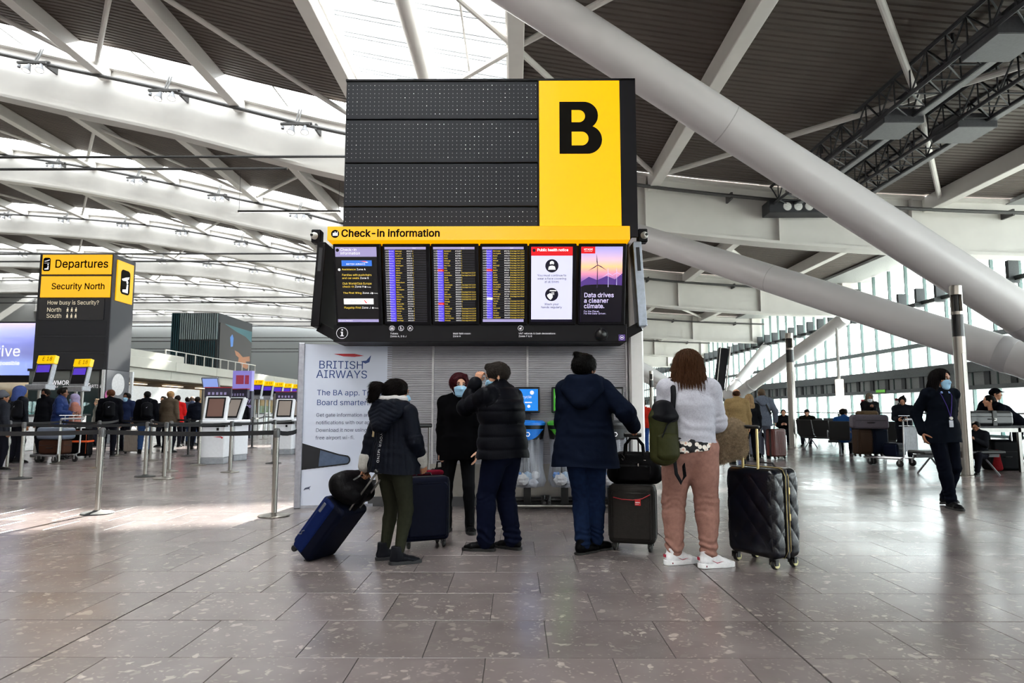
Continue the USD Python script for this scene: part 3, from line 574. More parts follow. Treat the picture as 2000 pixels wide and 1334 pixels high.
# ================================================================== shaping bodies: smooth unions of tapered limbs, meshed with surface nets
def nets(fld, ax):
    s = fld < 0; n = np.array(fld.shape) - 1
    c = np.zeros(n, int)
    sl = lambda d, k: slice(d, d + n[k])
    for dx, dy, dz in np.ndindex(2, 2, 2): c += s[sl(dx, 0), sl(dy, 1), sl(dz, 2)]
    act = (c > 0) & (c < 8); idx = np.full(n, -1); I = np.argwhere(act); idx[act] = np.arange(len(I))
    P_ = np.zeros((len(I), 3)); W = np.zeros(len(I))
    for a in range(3):
        o = [(a + 1) % 3, (a + 2) % 3]
        for p, q in np.ndindex(2, 2):
            d0 = np.zeros(3, int); d0[o[0]], d0[o[1]] = p, q; d1 = d0.copy(); d1[a] = 1
            A, B = I + d0, I + d1; fa, fb = fld[tuple(A.T)], fld[tuple(B.T)]; m = (fa < 0) != (fb < 0)
            t = np.where(m, fa / np.where(m, fa - fb, 1), 0)
            pa = np.stack([ax[k][A[:, k]] for k in range(3)], 1); pb = np.stack([ax[k][B[:, k]] for k in range(3)], 1)
            P_ += m[:, None] * (pa + (pb - pa) * t[:, None]); W += m
    V = P_ / W[:, None]; Fs = []
    for a in range(3):
        o = [(a + 1) % 3, (a + 2) % 3]
        lo, hi = [slice(1, -1)] * 3, [slice(1, -1)] * 3; lo[a], hi[a] = slice(0, -1), slice(1, None)
        s0, s1 = s[tuple(lo)], s[tuple(hi)]; E = np.argwhere(s0 != s1)
        if not len(E): continue
        flip = s0[tuple(E.T)]; E = E.copy(); E[:, o[0]] += 1; E[:, o[1]] += 1
        q = []
        for p, r in ((0, 0), (1, 0), (1, 1), (0, 1)):
            D = E.copy(); D[:, o[0]] -= 1 - p; D[:, o[1]] -= 1 - r; q.append(idx[tuple(D.T)])
        q = np.stack(q, 1); q[~flip] = q[~flip][:, ::-1]; Fs.append(q)
    q = np.vstack(Fs); q = q[(q >= 0).all(1)]
    return V, np.vstack([q[:, [0, 1, 2]], q[:, [0, 2, 3]]])
def cap(a, b, ra, rb=None, side=(1, 0, 0)):
    """tapered limb from a to b; a radius may be (across, deep), 'across' along side"""
    rb = ra if rb is None else rb; t = lambda r: tuple(r) if np.ndim(r) else (r, r)
    return np.asarray(a, float), np.asarray(b, float), t(ra), t(rb), np.asarray(side, float)
def ball(c, r, side=(1, 0, 0)): return cap(c, np.asarray(c, float) + [0, 0, 1e-4], r, r, side)
def dist(pr, X, Y, Z):
    a, b, ra, rb, side = pr; d = b - a; L = np.linalg.norm(d); n = d / L
    if abs(side @ n) > .95: side = np.array([0, 1.0, 0]) if abs(n[1]) < .9 else np.array([0, 0, 1.0])
    u_ = side - n * (side @ n); u_ = u_ / (np.linalg.norm(u_) + 1e-9); v_ = np.cross(n, u_)
    x, y, z = X - a[0], Y - a[1], Z - a[2]
    w = x * n[0] + y * n[1] + z * n[2]; u = x * u_[0] + y * u_[1] + z * u_[2]; v = x * v_[0] + y * v_[1] + z * v_[2]
    t = np.clip(w / L, 0, 1); w = w - t * L; rx = ra[0] + (rb[0] - ra[0]) * t; ry = ra[1] + (rb[1] - ra[1]) * t; rw = np.minimum(rx, ry)
    k0 = np.sqrt((u / rx) ** 2 + (v / ry) ** 2 + (w / rw) ** 2); k1 = np.sqrt((u / rx ** 2) ** 2 + (v / ry ** 2) ** 2 + (w / rw ** 2) ** 2)
    return k0 * (k0 - 1) / np.maximum(k1, 1e-9)
def sdf(prims, res, k=.02, cut=None, minus=(), km=.01):
    lo = np.min([np.minimum(p[0] - max(p[2]), p[1] - max(p[3])) for p in prims], 0) - 2.5 * res
    hi = np.max([np.maximum(p[0] + max(p[2]), p[1] + max(p[3])) for p in prims], 0) + 2.5 * res
    ax = [np.arange(l, h + res, res) for l, h in zip(lo, hi)]; fld = np.full([len(a) for a in ax], .3)
    def near(p, m):
        r = max(max(p[2]), max(p[3])) + m; l, h = np.minimum(p[0], p[1]) - r, np.maximum(p[0], p[1]) + r
        return tuple(slice(max(0, np.searchsorted(ax[i], l[i]) - 1), np.searchsorted(ax[i], h[i]) + 1) for i in range(3))
    def pts(s): return ax[0][s[0]][:, None, None], ax[1][s[1]][None, :, None], ax[2][s[2]][None, None, :]
    for p in prims:
        s = near(p, k + 3 * res); f = fld[s]
        if not f.size: continue
        d = dist(p, *pts(s)); h = np.maximum(k - np.abs(f - d), 0) / k; fld[s] = np.minimum(f, d) - h * h * k / 4
    for p in minus:
        s = near(p, km + 3 * res); f = fld[s]
        if not f.size: continue
        d = -dist(p, *pts(s)); h = np.maximum(km - np.abs(f - d), 0) / km; fld[s] = np.maximum(f, d) + h * h * km / 4
    if cut is not None:
        X, Y, Z = ax[0][:, None, None], ax[1][None, :, None], ax[2][None, None, :]
        for c in (cut if isinstance(cut, (list, tuple)) else [cut]): fld = np.maximum(fld, c(X, Y, Z))
    fld[[0, -1]] = np.maximum(fld[[0, -1]], .01); fld[:, [0, -1]] = np.maximum(fld[:, [0, -1]], .01); fld[:, :, [0, -1]] = np.maximum(fld[:, :, [0, -1]], .01)
    return nets(fld, ax)
def vnorm(v, f):
    n = np.zeros_like(v); g = np.cross(v[f[:, 1]] - v[f[:, 0]], v[f[:, 2]] - v[f[:, 0]])
    for k in range(3): np.add.at(n, f[:, k], g)
    return n / np.maximum(np.linalg.norm(n, axis=1, keepdims=True), 1e-12)
def wrinkle(vf, amp, freq, seed=0, stretch=(1, 1, 1)):
    v, f = vf; n = vnorm(v, f); d = meshkit.fbm(v * freq * np.array(stretch) + seed * 3.7, 3, seed) - .5
    return v + n * (d * 2 * amp)[:, None], f
def xf(vf, T): return vf[0] @ T[:3, :3].T + T[:3, 3], vf[1] if np.linalg.det(T[:3, :3]) > 0 else vf[1][:, ::-1]
def both(*vfs):
    mb = MB()
    for v in vfs: mb.add(*v)
    return mb.arr()
def basis(x, y, z, o): T = np.eye(4); T[:3, 0], T[:3, 1], T[:3, 2], T[:3, 3] = x, y, z, o; return T
# ---- heads, hair, hands, shoes: made once per kind, in their own frames
_kit = {}
def kit(key, fn):
    if key not in _kit: _kit[key] = fn()
    return _kit[key]
CRAN = [ball((0, -.008, .032), (.074, .094)), ball((0, .0, .045), (.070, .085))]
def head(res, child=False):
    def make():
        p = CRAN + [cap((0, .02, .01), (0, .040, -.062), (.062, .062), (.040, .042)), ball((0, .066, -.084), (.022, .018)), ball((.042, .050, -.012), .026), ball((-.042, .050, -.012), .026),
                    cap((0, .086, .020), (0, .104, -.018), .008, .012), ball((.012, .092, -.022), .008), ball((-.012, .092, -.022), .008), cap((-.034, .078, .036), (.034, .078, .036), .012),
                    cap((-.016, .086, -.050), (.016, .086, -.050), (.008, .008)), cap((.074, -.008, .022), (.077, -.016, -.02), (.009, .020), (.008, .012), (1, 0, 0)), cap((-.074, -.008, .022), (-.077, -.016, -.02), (.009, .020), (.008, .012), (1, 0, 0)),
                    cap((0, -.012, -.04), (0, -.03, -.17), .052, .056)]
        return sdf(p, res, .016, minus=[ball((.031, .095, .018), .014), ball((-.031, .095, .018), .014), ball((.083, -.002, .003), .010), ball((-.083, -.002, .003), .010)], km=.008)
    return kit(('head', res), make)
FACE = [cap((0, .115, -.09), (0, .115, .045), (.062, .075), (.056, .070))]
def hair(style, res):
    def make():
        cran = lambda t: [ball((0, -.010, .034), (.074 + t, .094 + t)), ball((0, -.002, .05), (.070 + t, .085 + t))]
        neck = lambda z: (lambda X, Y, Z: z - Z + .35 * np.maximum(Y + .02, 0) * 0)
        low = lambda z, zf: (lambda X, Y, Z: (z + (zf - z) * np.clip((Y + .05) / .1, 0, 1)) - Z)
        if style == 'short': return wrinkle(sdf(cran(.012) + [ball((0, .055, .105), (.05, .035))], res, .02, low(-.055, .005), FACE, .01), .005, 60, 1, (1, .5, 1))
        if style == 'crop': return wrinkle(sdf(cran(.006), res, .02, low(-.045, .012), FACE, .01), .002, 70, 2)
        if style == 'bald': return wrinkle(sdf(cran(.004), res, .02, [low(-.05, .0), lambda X, Y, Z: Z - .035 + Y * .6], FACE, .01), .002, 70, 2)
        if style == 'messy': return wrinkle(sdf(cran(.016) + [cap((-.02, -.04, .12), (-.03, -.06, .140), .035, .02)], res, .02, low(-.075, .0), FACE, .01), .007, 55, 3)
        if style == 'pixie': return wrinkle(sdf(cran(.020) + [cap((-.05, .055, .10), (.06, .07, .065), .024, .016), ball((.065, .045, .03), (.02, .03)), ball((-.068, .04, .03), (.016, .03))], res, .02, low(-.08, -.01), [cap((0, .125, -.09), (.0, .125, .04), (.058, .066), (.054, .060))], .012), .005, 50, 4, (1, 1, .4))
        if style == 'pony':
            p = cran(.014) + [cap((0, -.10, .045), (0, -.135, .05), .03, .03), cap((0, -.14, .06), (0, -.175, .045), .03, .045), cap((0, -.175, .045), (.0, -.185, -.03), .045, .04), cap((0, -.185, -.03), (.005, -.165, -.10), .038, .012)]
            return wrinkle(sdf(p, res, .018, low(-.07, -.005), FACE, .01), .006, 70, 5, (1, .4, .5))
        if style == 'bun': return wrinkle(sdf(cran(.010) + [ball((0, -.10, .075), .035)], res, .015, low(-.06, .0), FACE, .01), .003, 60, 6)
        if style == 'bob':
            p = cran(.024) + [cap((0, -.045, .03), (0, -.058, -.13), (.105, .075), (.118, .062)), cap((.082, .0, .0), (.095, .0, -.135), (.035, .06), (.032, .045)), cap((-.082, .0, .0), (-.095, .0, -.135), (.035, .06), (.032, .045))]
            for q in range(13):
                a = -1.25 + q * .208; x, y = .108 * math.sin(a), -.058 - .055 * math.cos(a); L = .155 + .035 * ((q * 7) % 5) / 4
                p.append(cap((x * .9, y * .8, -.06), (x * 1.08, y * 1.02, -L), .026, .009))
            v, f = sdf(p, res, .016, None, [cap((0, .13, -.12), (0, .12, .04), (.064, .075), (.056, .064))], .012); n = vnorm(v, f)
            a = np.arctan2(v[:, 0], -v[:, 1] - .02); g = np.sin(a * 34 + 5 * meshkit.fbm(v * np.array([14, 14, 7]), 2, 3)) * .5 + meshkit.fbm(np.column_stack([a * 9, v[:, 2] * 9, v[:, 2] * 0]), 3, 8) - .5
            return v + n * (g * .0055)[:, None], f
        if style == 'long':
            p = cran(.016) + [cap((0, -.06, .02), (0, -.105, -.15), (.088, .05), (.10, .045)), cap((0, -.105, -.15), (0, -.125, -.34), (.10, .045), (.08, .035)), cap((.078, -.01, .02), (.100, -.02, -.22), (.022, .05), (.02, .03)), cap((-.078, -.01, .02), (-.100, -.03, -.24), (.022, .05), (.02, .03))]
            v, f = sdf(p, res, .02, None, [cap((0, .12, -.12), (0, .115, .05), (.060, .075), (.050, .064))], .012); n = vnorm(v, f); a = np.arctan2(v[:, 0], -v[:, 1])
            return v + n * (np.sin(a * 26 + 4 * meshkit.noise(v * 12)) * .003)[:, None], f
        if style == 'beanie': return wrinkle(sdf(cran(.018) + [ball((0, -.02, .10), (.07, .075))], res, .02, low(.0, .035)), .003, 40, 7)
        if style == 'cap': return sdf(cran(.012) + [cap((-.03, .08, .05), (.03, .08, .05), (.05, .012)), cap((0, .09, .055), (0, .15, .048), (.062, .008), (.05, .006))], res, .012, low(.0, .04))
        if style == 'hijab': return wrinkle(sdf(cran(.022) + [cap((0, -.02, .0), (0, -.03, -.15), (.09, .10), (.14, .11)), cap((0, .05, -.11), (0, .06, -.2), (.09, .05), (.12, .06))], res, .03, None, [cap((0, .14, -.075), (0, .13, .045), (.052, .07), (.048, .06))], .012), .005, 16, 8)
        if style == 'hood': return wrinkle(sdf(cran(.032) + [cap((0, -.03, .0), (0, -.05, -.14), (.10, .11), (.12, .10))], res, .03, None, [cap((0, .14, -.10), (0, .13, .055), (.06, .07), (.055, .065))], .012), .005, 14, 9)
    return kit((style, res), make)
def mask_mesh(res):
    def make():
        p = [cap((0, .058, -.028), (0, .062, -.078), (.066, .048), (.056, .036)), cap((0, .092, .0), (0, .108, -.03), .010, .014)]
        v, f = sdf(p, res, .02, [lambda X, Y, Z: .012 - Y, lambda X, Y, Z: -.108 - Z + 0 * X, lambda X, Y, Z: Z - .006 + np.abs(X) * .12])
        n = vnorm(v, f); return v + n * (np.sin(v[:, 2] * 330) * .0012)[:, None], f
    return kit(('mask', res), make)
def hand(grip, res):
    """right hand, wrist at origin, fingers along -z, palm facing -x, thumb towards +y"""
    def make():
        c = {'relaxed': .35, 'grip': 1.25, 'pinch': .85, 'flat': .12}[grip]
        p = [cap((0, 0, .02), (0, 0, -.03), (.022, .030), (.018, .034), (1, 0, 0)), cap((0, .004, -.035), (0, .002, -.085), (.015, .036), (.013, .040), (1, 0, 0))]
        for i, (y, L, r) in enumerate(((.029, .078, .0085), (.0095, .086, .0090), (-.010, .080, .0086), (-.028, .062, .0076))):
            a = np.array([0, y, -.088]); ang = 0
            for j, fr in enumerate((.46, .30, .24)):
                ang += c * (.75, .95, .55)[j] * (1 + .08 * i)
                b = a + L * fr * np.array([-math.sin(ang), (y * .10) * (1 - j * .3), -math.cos(ang)]); p.append(cap(a, b, r * (1 - .10 * j), r * (.9 - .10 * j))); a = b
        t = c if grip != 'pinch' else 1.1; a = np.array([-.004, .030, -.030]); d = unit([-.55 - .25 * t, .75 - .55 * t, -.62])
        for L, r in ((.042, .012), (.032, .0105), (.026, .009)): b = a + d * L; p.append(cap(a, b, r, r * .9)); a = b; d = unit(d + [-.18 * t, -.28 * t, -.12])
        return sdf(p, res, .007)
    return kit(('hand', grip, res), make)
def shoe(style, res):
    def make():
        p = [cap((0, -.045, .045), (0, .03, .045), (.034, .036), (.036, .036), (1, 0, 0)), cap((0, .03, .046), (0, .115, .032), (.036, .036), (.043, .026), (1, 0, 0)), cap((0, .115, .030), (0, .165, .026), (.043, .025), (.032, .018), (1, 0, 0)), cap((0, -.015, .05), (0, -.02, .105), .040, .041)]
        if style == 'boot': p += [cap((0, -.015, .09), (0, -.02, .22), .044, .05)]
        if style == 'bootie': p += [cap((0, -.015, .09), (0, -.018, .14), .042, .045)]
        if style == 'sneaker': p += [cap((0, .0, .085), (0, .075, .058), (.026, .022), (.030, .02), (1, 0, 0))]
        up = sdf(p, res, .025, [lambda X, Y, Z: .014 - Z] + ([lambda X, Y, Z: Z - .118] if style not in ('boot', 'bootie') else [lambda X, Y, Z: Z - {'boot': .245, 'bootie': .15}[style]]))
        th = {'sneaker': .034, 'boot': .030, 'bootie': .028, 'dress': .016}.get(style, .024)
        o = union_all([disc(0, -.045, .039), disc(0, .02, .035), disc(0, .11, .047), disc(0, .162, .036)]).convex_hull.buffer(.002)
        mb = MB().prism(o, th - .006, TR(z=.003)); mb.prism(o.buffer(-.004), th); mb.prism(o.buffer(-.004), .01)
        return up, mb.arr()
    return kit(('shoe', style, res), make)
def ik(a, b, l1, l2, hint):
    d = b - a; L = np.linalg.norm(d); n = d / L; L = min(L, (l1 + l2) * .999); b = a + n * L
    x = (l1 * l1 - l2 * l2 + L * L) / (2 * L); y = math.sqrt(max(l1 * l1 - x * x, 0)); hv = np.asarray(hint, float); hv = hv - n * (hv @ n)
    return a + n * x + unit(hv) * y, b
_tone = {'fair': 'c99a80', 'light': 'b98468', 'tan': '96654a', 'brown': '6b432f', 'dark': '4a2e22'}
def skinM(t): return M('skin_' + t, _tone[t], .5, 0, .06, 30)
def cloth(col, kind='cloth'):
    if kind == 'nylon': return M('nylon_' + col, col, .5, 0, .10, 40, bump=.12, bscale=90, spec=.05)
    if kind == 'denim': return M('denim_' + col, col, .8, 0, .25, 25, bump=.15, bscale=400, spec=.04)
    if kind == 'fleece': return M('fleece_' + col, col, .95, 0, .10, 90, bump=.16, bscale=300, spec=.025)
    return M('cloth_' + col, col, .85, 0, .12, 35, bump=.12, bscale=260, spec=.025)
def hairM(col): return M('hair_' + col, col, .5, 0, .35, 60, stretch=(1, 1, .12), bump=.5, bscale=120, spec=.05)
maskM = M('mask_blue', '8fb8d6', .8, 0, .05, 60); loopM = M('mask_loop', 'd8e2ea', .7); sockM = M('black_cloth', '0e0e10', .9)
def strands_down(vf, n, L, rad, seed, zmin=-9, flow=(0, 0, -1), ymax=9):
    v, f = vf; R = np.random.RandomState(seed); m = trimesh.Trimesh(v, f, process=False); ar = m.area_faces * (m.triangles_center[:, 2] > zmin) * (m.triangles_center[:, 1] < ymax); k = R.choice(len(f), n, p=ar / ar.sum()); b = R.dirichlet((1, 1, 1), n); p = (v[f[k]] * b[:, :, None]).sum(1); nn = m.face_normals[k]
    d = np.array(flow, float) + R.normal(0, .12, (n, 3)); d -= nn * (d * nn).sum(1, keepdims=True) * .9; d /= np.maximum(np.linalg.norm(d, axis=1, keepdims=True), .2); l = L * R.uniform(.5, 1.1, (n, 1)); sw = R.normal(0, .12, (n, 1)) * np.cross(nn, d)
    return p + nn * .001, p + d * l * .5 + nn * .004 + sw * l * .3, p + d * l + nn * .002 - sw * l * .3, rad
def hair_curves(name, st, mat, parent, T=None):
    a, m, e, rad = st; pts = np.stack([a, m, e], 1).reshape(-1, 3)
    if T is not None: pts = pts @ T[:3, :3].T + T[:3, 3]
    c = UsdGeom.BasisCurves.Define(stage, ppath(parent) + '/' + numbered(ppath(parent), name)); c.CreateTypeAttr('linear'); c.CreatePointsAttr(Vt.Vec3fArray.FromNumpy(pts.astype(np.float32))); c.CreateCurveVertexCountsAttr(Vt.IntArray.FromNumpy(np.full(len(a), 3, np.int32)))
    c.CreateWidthsAttr(Vt.FloatArray.FromNumpy(np.tile(np.array([rad, rad * .8, rad * .2], np.float32), len(a)))); c.SetWidthsInterpolation('vertex'); UsdShade.MaterialBindingAPI.Apply(c.GetPrim()).Bind(mat); return tag(c.GetPrim(), kind='stuff')
def person(label, loc, rz, h, skin='light', sex='m', girth=1.0, hips=.92, lean=0.0, feet=((-.11, 0, 10), (.11, 0, -10)), knees=None, hands=None, grips=('relaxed', 'relaxed'), look=(0, 0), hair_=('short', '2a2320'),
           top=None, legs=None, shoes=('trainer', '15151a', '15151a'), mask=None, res=.012, fine=False, group=None, pel=(0, 0), elbow=None, tilt=0.0, hsc=None, shs=1.12, shw=None):
    """body in its own frame: faces +y, its left is -x. Lengths below are those of a 1.75 m person, scaled by h."""
    s = h / 1.75; t = thing('person', label, 'person', loc, rz, group); S = TR(sc=s); r = res / s
    w = dict(m=(.160, .112, .140, .100, .168, .116, .150, .190), f=(.168, .115, .128, .095, .150, .112, .128, .168), c=(.150, .11, .13, .1, .15, .11, .13, .165))[sex]; w = w[:7] + (shw or w[7],); g = girth
    hp = np.array([pel[0], pel[1], hips]); ax_l = lambda q: np.array([math.sin(tilt) * q, math.sin(lean) * q, math.cos(lean) * math.cos(tilt) * q])
    S1, S2, S3, NK = hp + ax_l(.16), hp + ax_l(.36), hp + ax_l(.495), hp + ax_l(.56); HC = NK + ax_l(.105) + [0, .025, 0.0]
    sh = {q: S3 + np.array([q * w[7], 0, -.01]) for q in (-1, 1)}; hip = {q: hp + np.array([q * .088, 0, -.02]) for q in (-1, 1)}
    el, wr, kn, an = {}, {}, {}, {}
    for q, i in ((-1, 0), (1, 1)):
        tgt = np.array(hands[i]) if hands and hands[i] is not None else sh[q] + np.array([q * .075, .03, -.53])
        el[q], wr[q] = ik(sh[q], tgt, .285, .255, elbow[i] if elbow and elbow[i] is not None else (q * .5, -1, -.2))
        fx, fy, fa = feet[i][:3]; fz = feet[i][3] if len(feet[i]) > 3 else 0.0
        kn[q], an[q] = ik(hip[q], np.array([fx, fy, .085 + fz]), .415, .415, knees[i] if knees else (q * .1 - math.sin(math.radians(fa)) * .3, 1, 0))
    torso = lambda d, wd=0: [cap(hp, S1, ((w[0] + d) * g + wd, (w[1] + d) * g + wd), ((w[2] + d) * g + wd, (w[3] + d) * g + wd)), cap(S1, S2, ((w[2] + d) * g + wd, (w[3] + d) * g + wd), ((w[4] + d) * g, (w[5] + d) * g)), cap(S2, S3, ((w[4] + d) * g, (w[5] + d) * g), (w[6] + d, .078 + d))]
    def armp(d, end=1.0):
        o = []
        for q in (-1, 1):
            o += [cap(S3 + [q * w[7] * .6, 0, 0], sh[q], (.06 + d), (.056 + d)), cap(sh[q], el[q], .052 + d, .043 + d), cap(el[q], el[q] + (wr[q] - el[q]) * end, .041 + d, .031 + d * .85)]
        return o
    def legp(d, dk, da, end=1.0):
        o = []
        for q in (-1, 1): o += [cap(hip[q], kn[q], (.088 * g + d, .09 * g + d), .056 + dk), cap(kn[q], kn[q] * .72 + an[q] * .28, .056 + dk, .054 + (dk * .7 + da * .3)), cap(kn[q] * .72 + an[q] * .28, kn[q] * (1 - end) + an[q] * end, .054 + (dk * .7 + da * .3), .038 + da)]
        return o
    # one continuous body: head, neck, trunk, limbs, hands
    yw, pt = look; hs_ = 1.10 if hsc is None else hsc; HT = TR(rz=yw, rx=pt, sc=hs_); HT[:3, 3] = HC; hr = .0045 if fine else max(.008, r * .75)
    body = [sdf(torso(-.012) + armp(-.012, .96) + legp(-.012, -.008, -.006) + [cap(S3, NK, .07, .052), cap(NK, HC + [0, -.02, -.06], .05, .05)], .02, .03), xf(head(round(hr, 4)), HT)]
    for q, i in ((-1, 0), (1, 1)):
        d = unit(el[q] - wr[q]); pn = np.array([-q, .35, 0]); pn = unit(pn - d * (pn @ d)); zz = d; xx = -pn * (1 if q > 0 else 1); yy2 = np.cross(zz, xx)
        if q > 0: T = basis(xx, yy2, zz, wr[q])
        else: T = basis(xx, -yy2, zz, wr[q])
        body.append(xf(hand(grips[i], .004 if fine else .008), T))
    obj('body', xf(both(*body), S), skinM(skin), t, smooth=True)
    for q, i in ((-1, 0), (1, 1)):
        up, so = shoe(shoes[0], .006 if fine else .011); fa = feet[i][2]; fz = feet[i][3] if len(feet[i]) > 3 else 0.0; fp = feet[i][4] if len(feet[i]) > 4 else 0.0
        T = S @ TR(an[q][0], an[q][1], fz, fa) @ TR(rx=-fp, sc=shs)
        sh_ = obj('shoe', xf(up, T), cloth(shoes[1], 'nylon'), t, smooth=True); obj('sole', xf(so, T), M('sole_' + shoes[2], shoes[2], .6), sh_, smooth=False)
        if fine:
            lc = MB()
            for k in range(4): y, z = .03 + .022 * k, .088 - .010 * k; lc.tube([(-.018, y, z - .004), (0, y + .004, z + .004), (.018, y, z - .004)], .0028, 5)
            obj('laces', xf(lc.arr(), T), M('lace_' + shoes[1], shoes[1], .8), sh_)
            if shoes[0] == 'sneaker':
                sw = MB().tube([(.0405, .09, .045), (.0425, .04, .036), (.0415, .01, .050), (.040, -.02, .068)], [.002, .006, .004, .001], 5, flat=.4); obj('swoosh_mark', xf(sw.arr(), T), M('mark_crimson', 'a3203c', .6), sh_)
                obj('air_window', xf(MB().box(.036, .0415, -.045, .0, .010, .022).arr(), T), M('window_maroon', '6b1f33', .4), sh_); obj('heel_patch', xf(MB().box(-.014, .014, -.0835, -.078, .055, .075).arr(), T), M('mark_crimson'), sh_)
    L = dict(d=.012, dk=.018, da=.02, col='14151c', kind='cloth', end=.93, seed=1, amp=.005); L.update(legs or {})
    pel_ = [cap(hp + ax_l(.10), hp - [0, 0, .02], ((w[2] + .012) * g, (w[3] + .012) * g), ((w[0] + .008) * g, (w[1] + .012) * g)), cap(hp - [0, 0, .01] + [-.05, -.045, -.02], hp - [0, 0, .06] + [-.06, -.045, 0], .075 * g), cap(hp - [0, 0, .01] + [.05, -.045, -.02], hp - [0, 0, .06] + [.06, -.045, 0], .075 * g)]
    lp = pel_ + legp(L['d'], L['dk'], L['da'], L['end'])
    if L.get('baggy'): lp += [cap(hp + [0, -.01, .0], (kn[-1] + kn[1]) / 2 * .45 + (hp + [0, 0, 0]) * .55, (.13 * g, .12 * g), (.06, .08))] + [cap(hip[q] + [q * .02, 0, .03], hip[q] * .45 + kn[q] * .55, .118 * g, .105 * g) for q in (-1, 1)]
    if L.get('cuff'): lp += [cap(an[q] + (kn[q] - an[q]) * .16, an[q] + (kn[q] - an[q]) * .07, .060, .046) for q in (-1, 1)]
    vf = wrinkle(sdf(lp, r, .022), L['amp'], 9, L['seed'], (1, 1, .8))
    if L['amp'] > .0035:
        v, f = vf; n = vnorm(v, f); zz = v[:, 2]; k = np.exp(-((zz - .14) / .09) ** 2) + .35 * np.exp(-((zz - .48) / .10) ** 2)
        vf = v + n * (k * np.sin(zz * 95 + 14 * meshkit.noise(v * 8) + v[:, 0] * 25) * L['amp'] * 1.0)[:, None], f
    tr_ = obj('trousers', xf(vf, S), cloth(L['col'], L['kind']), t, smooth=True)
    tp = dict(t=.03, a=.02, hem=.84, col='14161f', kind='nylon', collar=True, hood=False, quilt=0, seed=2, amp=.006, flare=.01, end=.97, neck=.0); tp.update(top or {})
    pr = torso(tp['t'], tp['flare']) + armp(tp['a'], tp['end'])
    dn = hips - .92; hz = tp['hem'] + dn
    if hips > .7 and tp['hem'] < .92: pr.append(cap(hp + ax_l(.08), np.array([hp[0], hp[1], hz - .05]), ((w[0] + tp['t']) * g + tp['flare'], (w[1] + tp['t'] + .01) * g + tp['flare']), ((w[0] + tp['t']) * g + tp['flare'] * 2.5, (w[1] + tp['t'] + .01) * g + tp['flare'] * 2.5)))
    if tp['collar']: pr += [cap(S3 + ax_l(.035), NK + ax_l(.03), (.085, .085), (.070, .074))]
    v, f = sdf(pr, r, .03)
    # trim below the hem, sparing the sleeves
    away = np.ones(len(v), bool)
    for q in (-1, 1):
        d = wr[q] - el[q]; tt = np.clip(((v - el[q]) @ d) / (d @ d), 0, 1); away &= np.linalg.norm(v - el[q] - tt[:, None] * d, axis=1) > .075 + tp['a']
    if hips > .7:
        hl_ = hz + .010 * np.sin(v[:, 0] * 9 + tp['seed']); low = away & (v[:, 2] < hl_); f = f[~low[f].all(1)]; v[low, 2] = hl_[low]
    n = vnorm(v, f); armd, al = np.full(len(v), 9.), np.zeros(len(v))
    for q in (-1, 1):
        for A, B, o in ((sh[q], el[q], 0), (el[q], wr[q], .285)):
            d = B - A; tt = ((v - A) @ d) / (d @ d); dd = np.linalg.norm(v - A - np.clip(tt, 0, 1)[:, None] * d, axis=1); m = dd < armd; armd[m] = dd[m]; al[m] = o + np.clip(tt[m], 0, 1) * np.linalg.norm(d)
    isarm = armd < .085 + tp['a']; co = np.where(isarm, al, v[:, 2]); nz = meshkit.fbm(v * 8 + tp['seed'], 3, tp['seed']) - .5
    dsp = nz * 2 * tp['amp']
    if tp['quilt']: dsp += (np.abs(np.sin(np.pi * (co + .01 * nz) / tp['quilt'])) ** .6 - .7) * tp.get('puff', .012)
    if tp.get('vquilt'): a_ = np.arctan2(v[:, 0], -v[:, 1]); dsp += np.where(isarm, 0, (np.abs(np.sin(a_ * tp['vquilt'] + .8 * v[:, 2])) ** .6 - .7) * .006)
    if not tp['quilt']: dsp += np.where(isarm, np.sin(al * 70 + 6 * meshkit.noise(v * 9)) * tp['amp'] * .55 * np.exp(-((al - .29) / .12) ** 2), 0) + np.where(isarm, 0, np.sin(v[:, 2] * 46 + 9 * meshkit.noise(v * 6) + v[:, 0] * 12) * tp['amp'] * .4 * np.clip((1.25 - v[:, 2]) * 4, 0, 1))
    v = v + n * dsp[:, None]
    tj = obj(tp.get('name', 'jacket'), xf((v, f), S), cloth(tp['col'], tp['kind']), t, smooth=True)
    if tp['hood']:                                                    # a hood lying on the back, its roll round the neck
        N = NK + [0, 0, tp.get('hz', .0)]
        hp_ = [cap(N + [-.10, -.02, -.01], N + [-.075, -.085, -.005], .045, .05), cap(N + [.10, -.02, -.01], N + [.075, -.085, -.005], .045, .05), cap(N + [-.075, -.085, -.005], N + [.075, -.085, -.005], .052), cap(N + [-.10, -.02, -.01], N + [-.075, .065, -.05], .045, .032), cap(N + [.10, -.02, -.01], N + [.075, .065, -.05], .045, .032),
               cap(N + [-.10, -.10, -.05], N + [-.02, -.15, -.15], (.05, .045), (.045, .035)), cap(N + [.10, -.10, -.05], N + [.02, -.15, -.15], (.05, .045), (.045, .035)), cap(N + [0, -.105, -.05], N + [0, -.15, -.15], (.10, .05), (.06, .04))]
        z_ = tp.get('hsz', 1.0); hp_ = [(N + (a_ - N) * z_, N + (b_ - N) * z_, tuple(np.array(ra_) * z_), tuple(np.array(rb_) * z_), sd_) for a_, b_, ra_, rb_, sd_ in hp_]
        hv_, hf_ = wrinkle(sdf(hp_, r, .03), .006, 9, 11)
        if tp.get('vquilt'): hv_ = hv_ + vnorm(hv_, hf_) * ((np.abs(np.sin(hv_[:, 2] * 75 + np.abs(hv_[:, 0]) * 30)) ** .6 - .7) * .005)[:, None]
        hd_ = obj('hood', xf((hv_, hf_), S), cloth(tp['col'], tp['kind']), tj, smooth=True)
